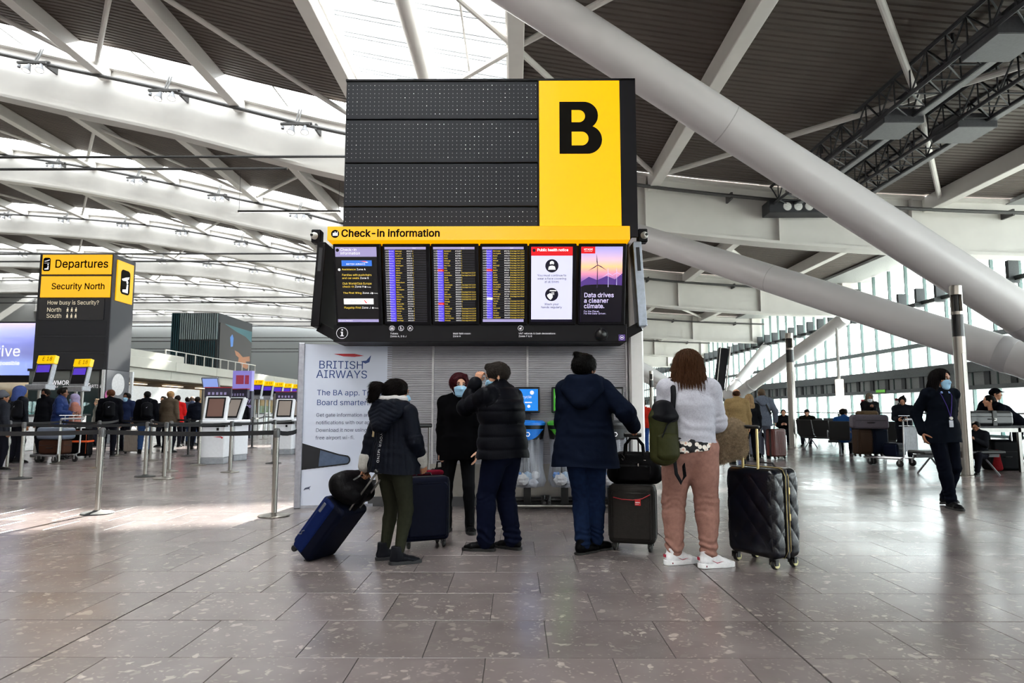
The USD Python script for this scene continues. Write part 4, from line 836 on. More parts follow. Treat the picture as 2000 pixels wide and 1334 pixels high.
        if tp.get('lining'): N = N + [0, .0, .035]; obj('hood_lining', xf(wrinkle(sdf([cap(N + [-.125, -.02, .02], N + [-.085, -.10, .02], .036), cap(N + [-.085, -.10, .02], N + [.085, -.10, .02], .038), cap(N + [.125, -.02, .02], N + [.085, -.10, .02], .036), cap(N + [.125, -.02, .02], N + [.11, .07, -.03], .036, .024), cap(N + [-.125, -.02, .02], N + [-.10, .07, -.02], .036, .024)], r, .03), .003, 14, 3), S), cloth(tp['lining'], 'fleece'), tj, smooth=True)
    if tp.get('rib'):                                                 # waistband and cuffs
        for q in (-1, 1): obj('cuff', xf(wrinkle(sdf([cap(wr[q] + (el[q] - wr[q]) * tp.get('cl', .20), wr[q] + (el[q] - wr[q]) * .02, .046 + tp['a'] * .5 + tp.get('cr', 0), .042 + tp['a'] * .3 + tp.get('cr', 0))], r, .01), .002, 30), S), cloth(tp['rib'], 'fleece'), tj, smooth=True)
    hs, hcol = hair_
    if hs:
        nm = {'beanie': 'woolly_hat', 'cap': 'peaked_cap', 'hijab': 'headscarf', 'hood': 'hood'}.get(hs, 'hair')
        hp0 = obj(nm, xf(xf(hair(hs, .006 if fine else round(max(.010, r * .8), 4)), HT), S), hairM(hcol) if nm == 'hair' else cloth(hcol), t, smooth=True)
        if fine and nm == 'hair' and hs in ('bob', 'pony', 'long', 'short', 'pixie', 'messy') and True:
            hv0 = hair(hs, .006); n0_ = {'bob': 5000, 'long': 3500, 'pony': 2500}.get(hs, 1600)
            hair_curves('hair_strands', strands_down(hv0, n0_, {'bob': .075, 'long': .09, 'pony': .06}.get(hs, .026), .0016, 5, flow=(0, -.25, -1) if hs != 'pony' else (0, -.6, -.6), ymax=.03 if hs in ('long', 'pony', 'bob') else .07), M('strands_' + hcol, ''.join('%02x' % min(255, int(int(hcol[i:i + 2], 16) * 1.5)) for i in (0, 2, 4)),   .5, 0, .4, 300, spec=.05), hp0, S @ HT)
        if nm != 'hair' and hs in ('cap', 'beanie'): obj('hair', xf(xf(hair('crop', .012), HT), S), hairM('1c1715'), t, smooth=True)
    if mask:
        mk = obj('face_mask', xf(xf(mask_mesh(.005 if fine else .009), HT), S), maskM if mask is True else cloth(mask), t, smooth=True)
        if fine:
            lp_ = MB()
            for q in (-1, 1): lp_.tube([(q * .058, .035, -.01), (q * .07, .01, .016), (q * .083, -.02, .02)], .0018, 5).tube([(q * .056, .03, -.085), (q * .068, .0, -.05), (q * .083, -.018, -.02)], .0018, 5)
            obj('ear_loops', xf(xf(lp_.arr(), HT), S), loopM, mk)
    if fine and hs not in ('bob',) and not (label.startswith('person in a long')):
        e = MB(); ir = MB(); bw = MB()
        for q in (-1, 1):
            e.tm(trimesh.creation.icosphere(2, .0125), TR(q * .031, .0800, .016)); ir.tm(trimesh.creation.icosphere(2, .0075), TR(q * .031, .0862, .016)); bw.tube([(q * .016, .0905, .020), (q * .030, .0935, .0255), (q * .046, .084, .019)], [.0016, .0022, .0012], 6)
            bw.tube([(q * .014, .0925, .036), (q * .032, .0915, .0405), (q * .048, .080, .036)], [.0028, .0034, .0015], 6)
        obj('eyes', xf(xf(e.arr(), HT), S), M('eye_white', '8d8580', .3), t, smooth=True); obj('irises', xf(xf(ir.arr(), HT), S), M('iris_dark', '1a100b', .2), t, smooth=True); obj('eyebrows', xf(xf(bw.arr(), HT), S), hairM(hcol), t, smooth=True)
    J = dict(t=t, s=s, hp=hp, S1=S1, S2=S2, S3=S3, NK=NK, HC=HC, sh=sh, el=el, wr=wr, kn=kn, an=an, HT=HT, S=S, top=tj, w=w)
    T = TR(*loc, rz)
    J['world'] = lambda p: (T @ np.append(np.asarray(p, float) * s, 1))[:3]
    return J
def at_feet(px, py, topy): p = G(px, py); return (p[0], p[1], 0.0), P(px, topy, p[1])[2]
def local_of(loc, rz, h, w):                                         # a world point in the unit frame of a person
    p = np.linalg.inv(TR(*loc, rz)) @ np.append(w, 1); return p[:3] / (h / 1.75)
# ================================================================== the people in front of the board
loc, h = at_feet(766, 1097, 738); hw = P(703, 938, 5.62)
A = person('person with a dark ponytail, navy quilted jacket and olive trousers, pulling the blue suitcase', loc, -32, h, 'tan', 'f', 1.06, look=(-38, -4), hsc=1.17, hair_=('pony', '0a0707'),
    feet=((-.125, .03, -25), (.125, -.05, -35)), hands=(local_of(loc, -32, h, hw), (.22, .15, .93)), grips=('grip', 'relaxed'), elbow=((-.8, -.6, 0), (.6, -.8, 0)), mask=True, fine=True, res=.008,
    top=dict(t=.048, a=.036, hem=.84, col='0c0f18', kind='nylon', hood=True, lining='a8a4a6', hsz=1.35, vquilt=13, quilt=0, amp=.006, flare=.02, rib='9a9794', end=.86, cl=.34, cr=.010), legs=dict(col='26271f', d=.016, dk=.012, da=.010, end=.88, amp=.003), shoes=('bootie', '15161b', '1a1b20'))
# white print down the back of the quilted jacket, and the cream strap over its shoulder
jm = UsdGeom.Mesh(A['top']); jt = trimesh.Trimesh(np.array(jm.GetPointsAttr().Get()), np.array(jm.GetFaceVertexIndicesAttr().Get()).reshape(-1, 3), process=False); s_ = A['s']
def on_back(x, z, lift=.004):
    o = np.column_stack([x, np.full(len(x), -1.0), z]); hit, ri, _ = jt.ray.intersects_location(o, np.tile([0, 1.0, 0], (len(o), 1)), multiple_hits=False); y = np.full(len(o), np.nan); y[ri] = hit[:, 1]; y = np.where(np.isnan(y), np.nanmedian(y), y); return np.column_stack([x, y - lift, z])
tb_ = text(MB(), 'YOUR MIND', .026, 0, 0, 0, 'l', 0, np.eye(4), size=32, track=.08); v_, f_ = tb_.arr(); obj('back_print', (on_back(v_[:, 1] * 1.0 - .02, (1.22 * s_ - v_[:, 0])), f_[:, ::-1]), M('print_pale', 'b8b8bc', .6), A['top'], smooth=False)
t_ = np.linspace(0, 1, 12); c_ = on_back((-.10 - .05 * t_) * s_, (1.44 - .26 * t_) * s_, .008); obj('cream_strap', MB().tube(c_, .011, 6, flat=.4, ref=(0, 1, 0)), M('strap_cream', 'b09a78', .7), A['t'])
loc, h = at_feet(895, 1038, 726)
B = person('person with short dark red hair, black coat and jeans, facing the viewer, masked', loc, 178, h, 'fair', 'f', 1.0, look=(20, 0), hair_=('pixie', '2c0a10'),
    feet=((-.13, .03, 12), (.13, .0, -14)), hands=((-.20, .08, .88), (.195, .05, .84)), grips=('relaxed', 'grip'), mask=True, fine=True, res=.009, top=dict(t=.035, a=.022, hem=.78, col='060608', kind='cloth', amp=.005, flare=.015, collar=True), legs=dict(col='0f1013', d=.006, dk=.008, da=.008, kind='denim', amp=.003), shoes=('boot', '08080a', '101012'))
loc, h = at_feet(982, 1076, 702)
C = person('person with greying hair, black puffer jacket and navy trousers, one hand raised to the forehead', loc, 50, h, 'light', 'm', 1.16, look=(32, -16), hair_=('short', '211d1b'), lean=.06,
    feet=((-.10, .12, 30), (.12, -.02, 5)), hands=((-.105, .25, 1.535), (.20, .22, .92)), grips=('pinch', 'relaxed'), elbow=((-.15, 1, -.75), (.8, -.8, 0)), mask=True, fine=True, res=.008,
    top=dict(t=.050, a=.036, hem=.84, col='090a10', kind='nylon', quilt=.115, puff=.014, amp=.006, flare=.012), legs=dict(col='0c1020', d=.022, dk=.030, da=.042, end=.99, amp=.0065), shoes=('trainer', '0a0a0c', '08080a'))
loc, h = at_feet(1145, 1083, 686); hw = P(1238, 834, 5.95)
Dp = person('person in a long hooded navy coat and blue jeans holding the grey suitcase', loc, -14, h, 'tan', 'm', 1.04, shw=.165, look=(-22, 10), hair_=('messy', '070606'),
    feet=((-.03, .03, -32), (.06, .18, -40)), hands=((-.12, .26, 1.06), local_of(loc, -14, h, hw)), grips=('relaxed', 'grip'), elbow=((-.25, -.6, -.5), (.6, -1, -.3)), fine=True, res=.008,
    top=dict(t=.055, a=.038, hem=.75, col='0c1220', kind='cloth', hood=True, amp=.006, flare=.034, name='coat', hsz=1.25), legs=dict(col='131f38', kind='denim', d=.012, dk=.020, da=.028, end=.985, amp=.006), shoes=('dress', '060607', '0a0a0a'))
loc, h = at_feet(1354, 1106, 679)
E_ = person('person with shoulder-length auburn hair, pale grey sweatshirt and pink trousers, seen from behind', loc, -8, h, 'fair', 'f', 1.04, look=(0, -4), hair_=('bob', '2f1e14'),
    feet=((-.14, .06, -62), (.12, -.02, -68)), knees=((-.3, 1, 0), (.3, 1, 0)), hands=((-.10, .25, 1.06), (.10, .27, 1.08)), elbow=((-.45, -.5, -.6), (.55, -.5, -.5)), fine=True, res=.008,
    top=dict(t=.046, a=.034, hem=.985, col='a9a9b4', kind='fleece', collar=False, amp=.010, flare=.012, name='sweatshirt', rib='a3a3ae', end=.9), legs=dict(col='8f6a61', d=.034, dk=.040, da=.028, end=.91, cuff=True, amp=.007, baggy=True), shoes=('sneaker', 'd9d9de', 'e4e4e8'))
# floral shirt showing between sweatshirt and trousers
fm = MW('floral_print', {'tc': ('texture_coordinate', {}), 'v': ('voronoi_texture', dict(scale=22.0)), 'r': ('rgb_ramp', {'ramp': [(0.0, lin('d8a090')), (.16, lin('d8a090')), (.18, lin('e4dcd6')), (.42, lin('e4dcd6')), (.46, lin('0c0c14')), (1, lin('0c0c14'))]}), 'p': ('principled_bsdf', dict(roughness=.8))}, [('tc.object', 'v.vector'), ('v.distance', 'r.fac'), ('r.color', 'p.base_color')])
hp = E_['hp']; obj('shirt_hem', xf(wrinkle(sdf([cap(hp + [0, -.01, .14], hp + [0, -.01, -.08], (.190, .150), (.204, .164))], .010, .01, lambda X, Y, Z: np.maximum(.905 + .02 * np.sin(X * 6) - Z, Z - 1.03)), .004, 12), E_['S']), fm, E_['top'], smooth=True)
loc, h = at_feet(1850, 990, 717)
W = person('person with long black hair in a dark staff jacket, walking past with a lanyard', loc, 183, h, 'tan', 'f', 1.0, look=(24, -2), hair_=('long', '0d0a0b'), hips=.918,
    feet=((-.06, -.10, 0, .02, -10), (.06, .17, -4)), hands=((-.25, -.14, .93), (.24, -.04, .92)), mask=True, fine=True, res=.009, top=dict(t=.03, a=.022, hem=.80, col='0c1018', kind='cloth', amp=.005, collar=False), legs=dict(col='090c15', d=.012, dk=.020, da=.026, end=.97, amp=.004), shoes=('trainer', '0b0b0d', '0b0b0d'))
Wn, Wt = W['S'], W['t']
obj('shirt_collar', xf(wrinkle(sdf([cap(W['NK'] + [-.03, .055, -.01], W['NK'] + [-.05, .105, -.06], (.026, .016), (.014, .010)), cap(W['NK'] + [.03, .055, -.01], W['NK'] + [.05, .105, -.06], (.026, .016), (.014, .010))], .007, .01), .001, 20), Wn), cloth('7f96c8'), Wt, smooth=True)
lan = MB(); c0 = W['S3']
for q in (-1, 1): lan.tube([c0 + [q * .07, .05, .06], c0 + [q * .065, .125, -.03], c0 + [q * .03, .158, -.16], c0 + [.0, .172, -.30]], .006, 6, flat=.4)
lp_ = obj('lanyard', xf(lan.arr(), Wn), cloth('3c2f6a'), Wt); obj('badge', xf(MB().box(-.027, .027, .172, .177, -.42, -.335, .003).arr(), Wn @ TR(*c0)), M('badge_card', 'a8acb8', .4), lp_); obj('badge_reel', xf(MB().cyl((0, .168, -.31), (0, .185, -.31), .020, n=14).arr(), Wn @ TR(*c0)), M('badge_reel', 'c8c4be', .4), lp_)
# ================================================================== luggage of the group in front of the board
rubberM = M('wheel_rubber', '0c0c0d', .6)
def castor(t, x, y, r=.026, hubm=None, w=.024, turn=0):
    T = TR(x, y, 0, turn); g = MB().lathe([(.0, .0), (.016, .0), (.018, .02), (.0, .02)], 10, at=(0, 0, r * 2.0)); g.box(-w * .8, -w * .55, -.012, .02, r * .9, r * 2.1).box(w * .55, w * .8, -.012, .02, r * .9, r * 2.1).box(-w * .8, w * .8, -.012, .02, r * 1.9, r * 2.2)
    c = obj('wheel', MB().lathe([(0, -w / 2), (r * .82, -w / 2), (r, -w * .3), (r, w * .3), (r * .82, w / 2), (0, w / 2)], 18, at=(0, -.008, r), axis=(1, 0, 0)).move(T), rubberM, t)
    obj('fork', g.move(T), blackM, c)
    if hubm: obj('wheel_hub', MB().lathe([(0, -w / 2 - .006), (r * .72, -w / 2 - .005), (r * .86, -w / 2 + .002), (r * .86, w / 2 - .002), (r * .72, w / 2 + .005), (0, w / 2 + .006)], 18, at=(0, -.008, r), axis=(1, 0, 0)).move(T), hubm, c)
def pull_handle(t, y, z0, z1, half, m, gm, rod=.008):
    for q in (-1, 1): obj('handle_rod', MB().tube([(q * half, y, z0 - .06), (q * half, y, z1)], rod, 8), m, t)
    obj('handle_grip', MB().rbox(-half - .03, half + .03, y - .016, y + .016, z1 - .012, z1 + .026, .012), gm, t)
def soft_case(name, label, loc, rz, w, d, h, col, hz=None, rx=0.0, trim=None, rodm=None, wr=.026, cat='suitcase', half=None):
    t = thing(name, label, cat, loc, rz, rx=rx); m = cloth(col, 'nylon'); z0 = wr * 2.1
    obj('shell', wrinkle(MB().rbox(-w / 2, w / 2, -d / 2, d / 2, z0, z0 + h, .045, 6).arr(), .003, 9, 3), m, t, smooth=50)
    obj('front_pocket', MB().rbox(-w / 2 + .03, w / 2 - .03, -d / 2 - .022, -d / 2 + .03, z0 + .035, z0 + h - .05, .03, 5), m, t, smooth=50)
    zp = MB()
    for yy in (-d / 2 + .035, d / 2 - .05):
        c = [(-w / 2 + .05, yy, z0 + h + .001), (w / 2 - .05, yy, z0 + h + .001), (w / 2 - .012, yy, z0 + h - .014), (w / 2 + .001, yy, z0 + h - .06), (w / 2 + .001, yy, z0 + .06)]
        zp.tube([(-x, y, z) for x, y, z in c[::-1][:-1]] + c, .004, 6)
    obj('zip', zp, M('zip_dark', '111114', .5), t)
    obj('piping', MB().tube([(-w / 2 + .03, -d / 2 - .018, z0 + .06), (-w / 2 + .03, -d / 2 - .018, z0 + h - .09), (-w / 2 + .07, -d / 2 - .018, z0 + h - .05), (w / 2 - .07, -d / 2 - .018, z0 + h - .05), (w / 2 - .03, -d / 2 - .018, z0 + h - .09), (w / 2 - .03, -d / 2 - .018, z0 + .06)], .004, 6), trim or m, t)
    for x in (-1, 1):
        for y in (-1, 1): castor(t, x * (w / 2 - .05), y * (d / 2 - .045), wr)
    obj('carry_handle', MB().tube([(-.07, 0, z0 + h), (-.06, 0, z0 + h + .022), (.06, 0, z0 + h + .022), (.07, 0, z0 + h)], .010, 8, flat=.6), blackM, t)
    if hz: pull_handle(t, d / 2 - .03, z0 + h, hz, half or w * .22, rodm or steelM, blackM)
    return t
def hard_case(name, label, loc, rz, w, d, h, col, hz=None, ribs=9, rough=.3, wr=.026, hubm=None, rx=0.0, rodm=None):
    t = thing(name, label, 'suitcase', loc, rz, rx=rx); m = M('hardshell_' + col, col, rough, 0, .06, 10, coat=.3); z0 = wr * 2.1
    obj('shell', MB().rbox(-w / 2, w / 2, -d / 2, -.006, z0, z0 + h, .05, 6), m, t, smooth=50); obj('back_shell', MB().rbox(-w / 2, w / 2, .006, d / 2, z0, z0 + h, .05, 6), m, t, smooth=50)
    obj('zip_band', MB().rbox(-w / 2 + .004, w / 2 - .004, -.03, .03, z0 + .004, z0 + h - .004, .02, 5), M('zip_dark', '111114', .5), t, smooth=50)
    for k in range(ribs):
        x = -w / 2 + w * (k + .8) / (ribs + .6); obj('rib', MB().box(x - .009, x + .009, -d / 2 - .006, -d / 2 + .01, z0 + .07, z0 + h - .07, .004).box(x - .009, x + .009, d / 2 - .01, d / 2 + .006, z0 + .07, z0 + h - .07, .004), m, t, smooth=False)
    for x in (-1, 1):
        for y in (-1, 1): castor(t, x * (w / 2 - .05), y * (d / 2 - .045), wr, hubm)
    obj('carry_handle', MB().tube([(-.07, 0, z0 + h), (-.06, 0, z0 + h + .022), (.06, 0, z0 + h + .022), (.07, 0, z0 + h)], .010, 8, flat=.6), blackM, t)
    if hz: pull_handle(t, d / 2 - .03, z0 + h, hz, w * .22, rodm or steelM, blackM)
    return t
# blue cabin case tipped onto two wheels, pulled by the woman with the ponytail (it lies along x)
def tipped(x, y, ang, rz):                                            # a frame whose local -x... leans: local z is tilted towards +x by ang
    return TR(x, y, 0, rz) @ TR(ry=ang)
# grey case with a red tag, black hand case standing on it
g0 = G(1238, 1074); t = soft_case('suitcase', 'dark grey soft suitcase with a red zip and red tag under the black holdall', (g0[0], g0[1] + .02, 0), -16, .40, .24, .50, '2c2a29', .98, half=.05, wr=.03)
obj('red_zip', MB().tube([(-.15, -.146, .46), (-.08, -.147, .445), (.02, -.148, .44), (.10, -.147, .455), (.165, -.146, .49)], .005, 6), M('zip_red', 'a01222', .5), t); tg = obj('tag', MB().box(.035, .085, -.152, -.144, .395, .45, .003), M('tag_red', 'c4121c', .5), t); obj('tag_print', MB().box(.04, .08, -.1532, -.1522, .418, .426).box(.04, .07, -.1532, -.1522, .404, .408), M('tag_grey', 'd8d0d0', .6), tg)
hb = thing('holdall', 'black holdall with two curved handles standing on the grey suitcase', 'bag', (g0[0] + .02, g0[1] + .01, .575), -16)
bag = cloth('08080b', 'nylon'); obj('bag_body', wrinkle(sdf([cap((-.15, 0, .06), (.15, 0, .06), (.06, .10), (.06, .10), (0, 0, 1)), cap((-.16, 0, .08), (.17, 0, .08), .085), cap((-.12, 0, .22), (.12, 0, .22), .05), cap((-.14, 0, .15), (.14, 0, .15), (.08, .075), (.08, .075), (0, 0, 1))], .010, .03), .004, 9, 4), bag, hb, smooth=True)
for y in (-.045, .045): obj('handle', MB().tube([(-.085, y, .22), (-.075, y * .8, .33), (-.03, y * .4, .385), (.03, y * .4, .385), (.075, y * .8, .33), (.085, y, .22)], .011, 8, flat=.6), bag, hb)
obj('pocket', wrinkle(MB().rbox(-.14, .15, -.105, -.06, .02, .16, .02, 4).arr(), .003, 12, 2), bag, hb, smooth=50)
obj('buckle', MB().tube([(-.10, -.07, .245), (-.085, -.085, .235), (-.075, -.09, .215), (-.09, -.085, .2), (-.1, -.085, .215)], .004, 6), chromeM, hb); obj('zip_pull', MB().box(.04, .05, -.11, -.105, .15, .175).box(.09, .11, -.103, -.098, .2, .206), chromeM, hb)
# navy suitcase behind the woman with the ponytail
d0 = G(812, 1070); t = soft_case('suitcase', 'tall dark navy soft suitcase with a raised silver handle between two people', (d0[0] + .05, d0[1] + .10, 0), 24, .42, .28, .56, '0c0f1e', 1.06, half=.075, wr=.028)
obj('red_flap', MB().rbox(-.16, .20, .02, .12, .615, .66, .02), cloth('5c1020'), t, smooth=50)
# big glossy navy case with gold fittings
goldM = M('pale_gold', 'b8a674', .3, .7, .05); n0 = G(1493, 1108); goldw = M('cream_wheel', 'd9d3a0', .4)
t = thing('suitcase', 'large glossy navy hard suitcase with gold zips, gold handle and cream wheels', 'suitcase', (n0[0] + .05, n0[1] + .14, 0), 120)
qm = M('gloss_navy', '060914', .24, 0, .1, 20, coat=.15, spec=.35); w, d, h, z0 = .48, .31, .68, .075
def quilted(y0, y1):
    v, f = MB().rbox(-w / 2, w / 2, y0, y1, z0, z0 + h, .055, 7).arr(); m = trimesh.Trimesh(v, f, process=False)
    while len(m.faces) < 26000: m = m.subdivide_to_size(.016, max_iter=12) if len(m.faces) < 3000 else m.subdivide()
    v, f = np.array(m.vertices), np.array(m.faces); n = vnorm(v, f); side = np.abs(n[:, 0]) > .5
    a = np.where(side, v[:, 1], v[:, 0]); z = v[:, 2]; p = np.where(side, .14, .16)
    dq = np.abs(np.sin(np.pi * (a / p + z / .18))) * np.abs(np.sin(np.pi * (a / p - z / .18))); rip = np.sin((z + .02 * np.sin(a * 40)) * 420)
    mk = np.clip((z - z0 - .05) / .04, 0, 1) * np.clip((z0 + h - .05 - z) / .04, 0, 1) * (np.abs(n[:, 2]) < .6)
    return v + n * (mk * (.010 * dq ** .5 - .004 + .0009 * rip))[:, None], f
obj('shell', quilted(-d / 2, -.004), qm, t, smooth=True); obj('back_shell', quilted(.004, d / 2), qm, t, smooth=True)
def hoop(y, r): return [(x, y, z) for x, z in [(-w / 2 - r, z0 + .06), (-w / 2 - r, z0 + h - .06), (-w / 2 + .02, z0 + h - .012 + r), (-w / 2 + .06, z0 + h + r), (w / 2 - .06, z0 + h + r), (w / 2 - .02, z0 + h - .012 + r), (w / 2 + r, z0 + h - .06), (w / 2 + r, z0 + .06), (w / 2 - .03, z0 + .0), (-w / 2 + .03, z0 + .0), (-w / 2 - r, z0 + .06)]]
obj('gold_zip', MB().tube(hoop(-.018, .003), .0035, 6).tube(hoop(.014, .003), .0035, 6), goldM, t); obj('zip_band', MB().rbox(-w / 2 - .001, w / 2 + .001, -.018, .014, z0 - .001, z0 + h + .001, .05, 6), M('zip_dark', '111114', .5), t, smooth=50)
for z in (.56, .36): obj('zip_pull', MB().box(-w / 2 - .012, -w / 2 - .003, -.024, -.008, z, z + .055, .003), goldM, t)
for x in (-1, 1):
    for y in (-1, 1): castor(t, x * (w / 2 - .055), y * (d / 2 - .05), .034, goldw, .04)
for x in (-.075, .075): obj('handle_rod', MB().tube([(x, d / 2 - .035, z0 + h - .05), (x, d / 2 - .035, 1.07)], .0105, 8), goldM, t)
obj('handle_grip', MB().rbox(-.10, .10, d / 2 - .052, d / 2 - .018, 1.06, 1.09, .014), blackM, t)
obj('carry_handle', MB().tube([(-.09, -.06, z0 + h), (-.06, -.062, z0 + h + .03), (.06, -.062, z0 + h + .03), (.09, -.06, z0 + h)], .011, 8, flat=.6), blackM, t)
# blue cabin case on two wheels, tilted, with a black holdall strapped on
bl = G(578, 1089); ang = 40.0
t = thing('suitcase', 'bright navy cabin suitcase tilted on two wheels beside the glossy advert panel', 'suitcase', (bl[0] + .10, bl[1] + .04, .012), -23, rx=0.0)
TT = TR(0, 0, .0, ry=ang); bm = cloth('0c1944', 'nylon'); bt = cloth('070a18', 'nylon'); w, d, h, z0 = .36, .22, .54, .055
def O(nm, mb, m, par=t, sm=45): return obj(nm, xf(mb.arr() if isinstance(mb, MB) else mb, TT), m, par, smooth=sm)
# lengthwise: local z up the case, local x = thickness (wheels at x = +-), local y = width
O('shell', wrinkle(MB().rbox(-d / 2, d / 2, -w / 2, w / 2, z0, z0 + h, .04, 6).arr(), .002, 9, 5), bt)
O('front_panel', MB().rbox(-d / 2 - .02, -d / 2 + .05, -w / 2 + .012, w / 2 - .012, z0 + .02, z0 + h - .02, .035, 5), bm)
O('side_panel', MB().rbox(-d / 2 + .01, d / 2 - .09, -w / 2 - .010, -w / 2 + .05, z0 + .012, z0 + h - .012, .035, 5), bm)
O('maker_plate', MB().rbox(-d / 2 + .03, -d / 2 + .055, -w / 2 - .015, -w / 2 - .006, z0 + h - .14, z0 + h - .05, .004, 3), M('plate_grey', '6d7078', .35, .5)); O('lower_mark', MB().tube([(-d / 2 + .01, -w / 2 - .012, z0 + .13), (-d / 2 + .03, -w / 2 - .013, z0 + .15), (-d / 2 + .02, -w / 2 - .013, z0 + .17), (-d / 2 + .035, -w / 2 - .013, z0 + .19)], .004, 5), M('plate_grey'))
for x in (-d / 2 + .03, d / 2 - .03):
    for y in (-w / 2 + .05, w / 2 - .05):
        c = O('wheel', MB().lathe([(0, -.013), (.022, -.013), (.027, -.008), (.027, .008), (.022, .013), (0, .013)], 18, at=(x - .005, y, .027), axis=(0, 1, 0)), rubberM); O('fork', MB().box(x - .022, x + .022, y - .02, y + .02, .045, z0 + .02, .006), blackM, c)
for y in (-.07, .07): O('handle_rod', MB().tube([(d / 2 - .03, y, z0 + h - .03), (d / 2 - .03, y, z0 + h + .40)], .009, 8), steelM)
O('handle_grip', MB().rbox(d / 2 - .05, d / 2 - .01, -.10, .10, z0 + h + .385, z0 + h + .42, .014), blackM)
hold = thing('holdall', 'soft black holdall lying on the tilted navy suitcase', 'bag', (bl[0] + .10, bl[1] + .04, .012), -23)
hv = sdf([cap((.0, -.15, .02), (.0, .15, .02), (.12, .10), (.12, .10), (1, 0, 0)), cap((-.06, -.13, .05), (-.05, .13, .05), .10), cap((.09, -.12, .03), (.09, .12, .03), .09)], .011, .05)
hv = wrinkle(hv, .012, 8, 6); obj('bag_body', xf(hv, TT @ TR(-.055, 0, z0 + h + .085, sc=.86)), cloth('0b0a0c', 'nylon'), hold, smooth=True)
obj('bag_handle', xf(MB().tube([(.02, -.09, .13), (.03, -.05, .19), (.04, .05, .19), (.03, .09, .13)], .011, 8, flat=.5).arr(), TT @ TR(-.06, 0, z0 + h + .09, sc=.86)), blackM, hold)
obj('strap', xf(MB().tube([(.18, -.05, -.10), (.20, -.04, .0), (.18, -.02, .10)], .018, 8, flat=.25).tube([(-.12, -.16, .02), (.0, -.19, -.03), (.12, -.15, .02)], .014, 8, flat=.25).arr(), TT @ TR(-.06, 0, z0 + h + .09, sc=.86)), cloth('0b0a0c', 'nylon'), hold)
# slim black case in the hand of the person facing the viewer
rw = B['world'](B['wr'][1]); cs = thing('document_case', 'slim black case hanging from the hand of the person facing the viewer', 'bag', (rw[0] - .01, rw[1] - .02, rw[2] - .46), 62)
obj('case_body', wrinkle(MB().rbox(-.13, .13, -.03, .03, 0, .30, .025, 5).arr(), .002, 12), bag, cs, smooth=50); obj('case_handle', MB().tube([(-.05, 0, .29), (-.04, 0, .36), (.04, 0, .36), (.05, 0, .29)], .009, 8), bag, cs); obj('zip', MB().tube([(-.125, -.006, .06), (-.125, -.006, .27), (-.10, -.006, .302), (.10, -.006, .302), (.125, -.006, .27)], .004, 6), steelM, cs)
# green backpack on one shoulder of the person in the grey sweatshirt
ol, ob = cloth('2b2c17', 'nylon'), cloth('101014', 'nylon'); sl = E_['world'](E_['sh'][-1]); bp = thing('backpack', 'olive green backpack with black straps on one shoulder of the pale grey sweatshirt', 'backpack', (sl[0] - .075, sl[1] - .17, .80), 22)
obj('pack_body', wrinkle(sdf([cap((0, 0, .06), (0, 0, .36), (.125, .075), (.120, .07)), cap((0, 0, .36), (0, .01, .42), (.115, .065), (.09, .05))], .009, .03), .007, 9, 3), ol, bp, smooth=True)
obj('front_pocket', wrinkle(sdf([cap((0, -.055, .07), (0, -.05, .20), (.10, .05), (.095, .04))], .009, .02), .005, 10, 4), ol, bp, smooth=True)
obj('top_flap', wrinkle(sdf([cap((0, -.01, .36), (0, .0, .43), (.124, .078), (.092, .058))], .009, .02), .005, 10, 6), ob, bp, smooth=True)
obj('zip', MB().tube([(-.07, -.078, .20), (-.02, -.083, .30), (.05, -.080, .34)], .006, 6).tube([(-.05, -.075, .36), (-.02, -.08, .40)], .005, 6), ob, bp)
T_ = np.linalg.inv(TR(sl[0] - .075, sl[1] - .17, .80, 22)); q = lambda p: (T_ @ np.append(p, 1))[:3]
obj('shoulder_strap', MB().tube([(.04, .03, .42), q(sl + [.0, -.165, -.16]), q(sl + [.015, -.135, -.04]), q(sl + [.025, -.07, .075]), q(sl + [.03, .02, .10]), q(sl + [.03, .12, .02])], .021, 8, flat=.3, ref=(0, 1, 0)), ob, bp)
obj('hanging_strap', MB().tube([(.08, -.02, .02), (.085, -.03, -.08), (.13, -.03, -.15), (.17, -.02, -.10), (.165, .0, .06), (.15, .02, .24)], .016, 8, flat=.25, ref=(0, 1, 0)), ob, bp)
# fur coat over her arm, and the black strap hanging from it
fw = E_['world'](E_['wr'][1]); furM = M('fur_brown', '92806a', .9, 0, .35, 45, bump=1.0, bscale=180, spec=.1)
fc = thing('fur_coat', 'brown fur coat draped over the arm above the gold suitcase handle', 'coat', (fw[0] + .09, fw[1] - .10, .70)); fx = [(.05, .0, .36), (.17, .0, .34)]
fv = sdf([cap((.02, 0, .34), (.15, -.02, .33), .095), cap((.15, -.02, .33), (.19, -.02, .20), .085, .075), cap((.03, -.02, .32), (.05, -.02, .17), .09, .075), cap((.05, -.02, .18), (.17, -.02, .22), .07, .06)], .010, .05)
obj('fur_shell', wrinkle(fv, .016, 16, 7), furM, fc, smooth=True)
def strands(vf, n, L, rad, droop, seed):
    v, f = vf; R = np.random.RandomState(seed); m = trimesh.Trimesh(v, f, process=False); ar = m.area_faces; k = R.choice(len(f), n, p=ar / ar.sum()); b = R.dirichlet((1, 1, 1), n); p = (v[f[k]] * b[:, :, None]).sum(1); nn = m.face_normals[k]
    d = nn + R.normal(0, .35, (n, 3)) + np.array([0, 0, -droop]); d /= np.linalg.norm(d, axis=1, keepdims=True); l = L * R.uniform(.6, 1.2, (n, 1)); e = p + d * l + np.array([0, 0, -droop * .4]) * l; mid = p + d * l * .5
    return p - nn * .004, mid, e, rad
hair_curves('fur', strands(wrinkle(fv, .016, 16, 7), 14000, .026, .0015, .5, 3), furM, fc)
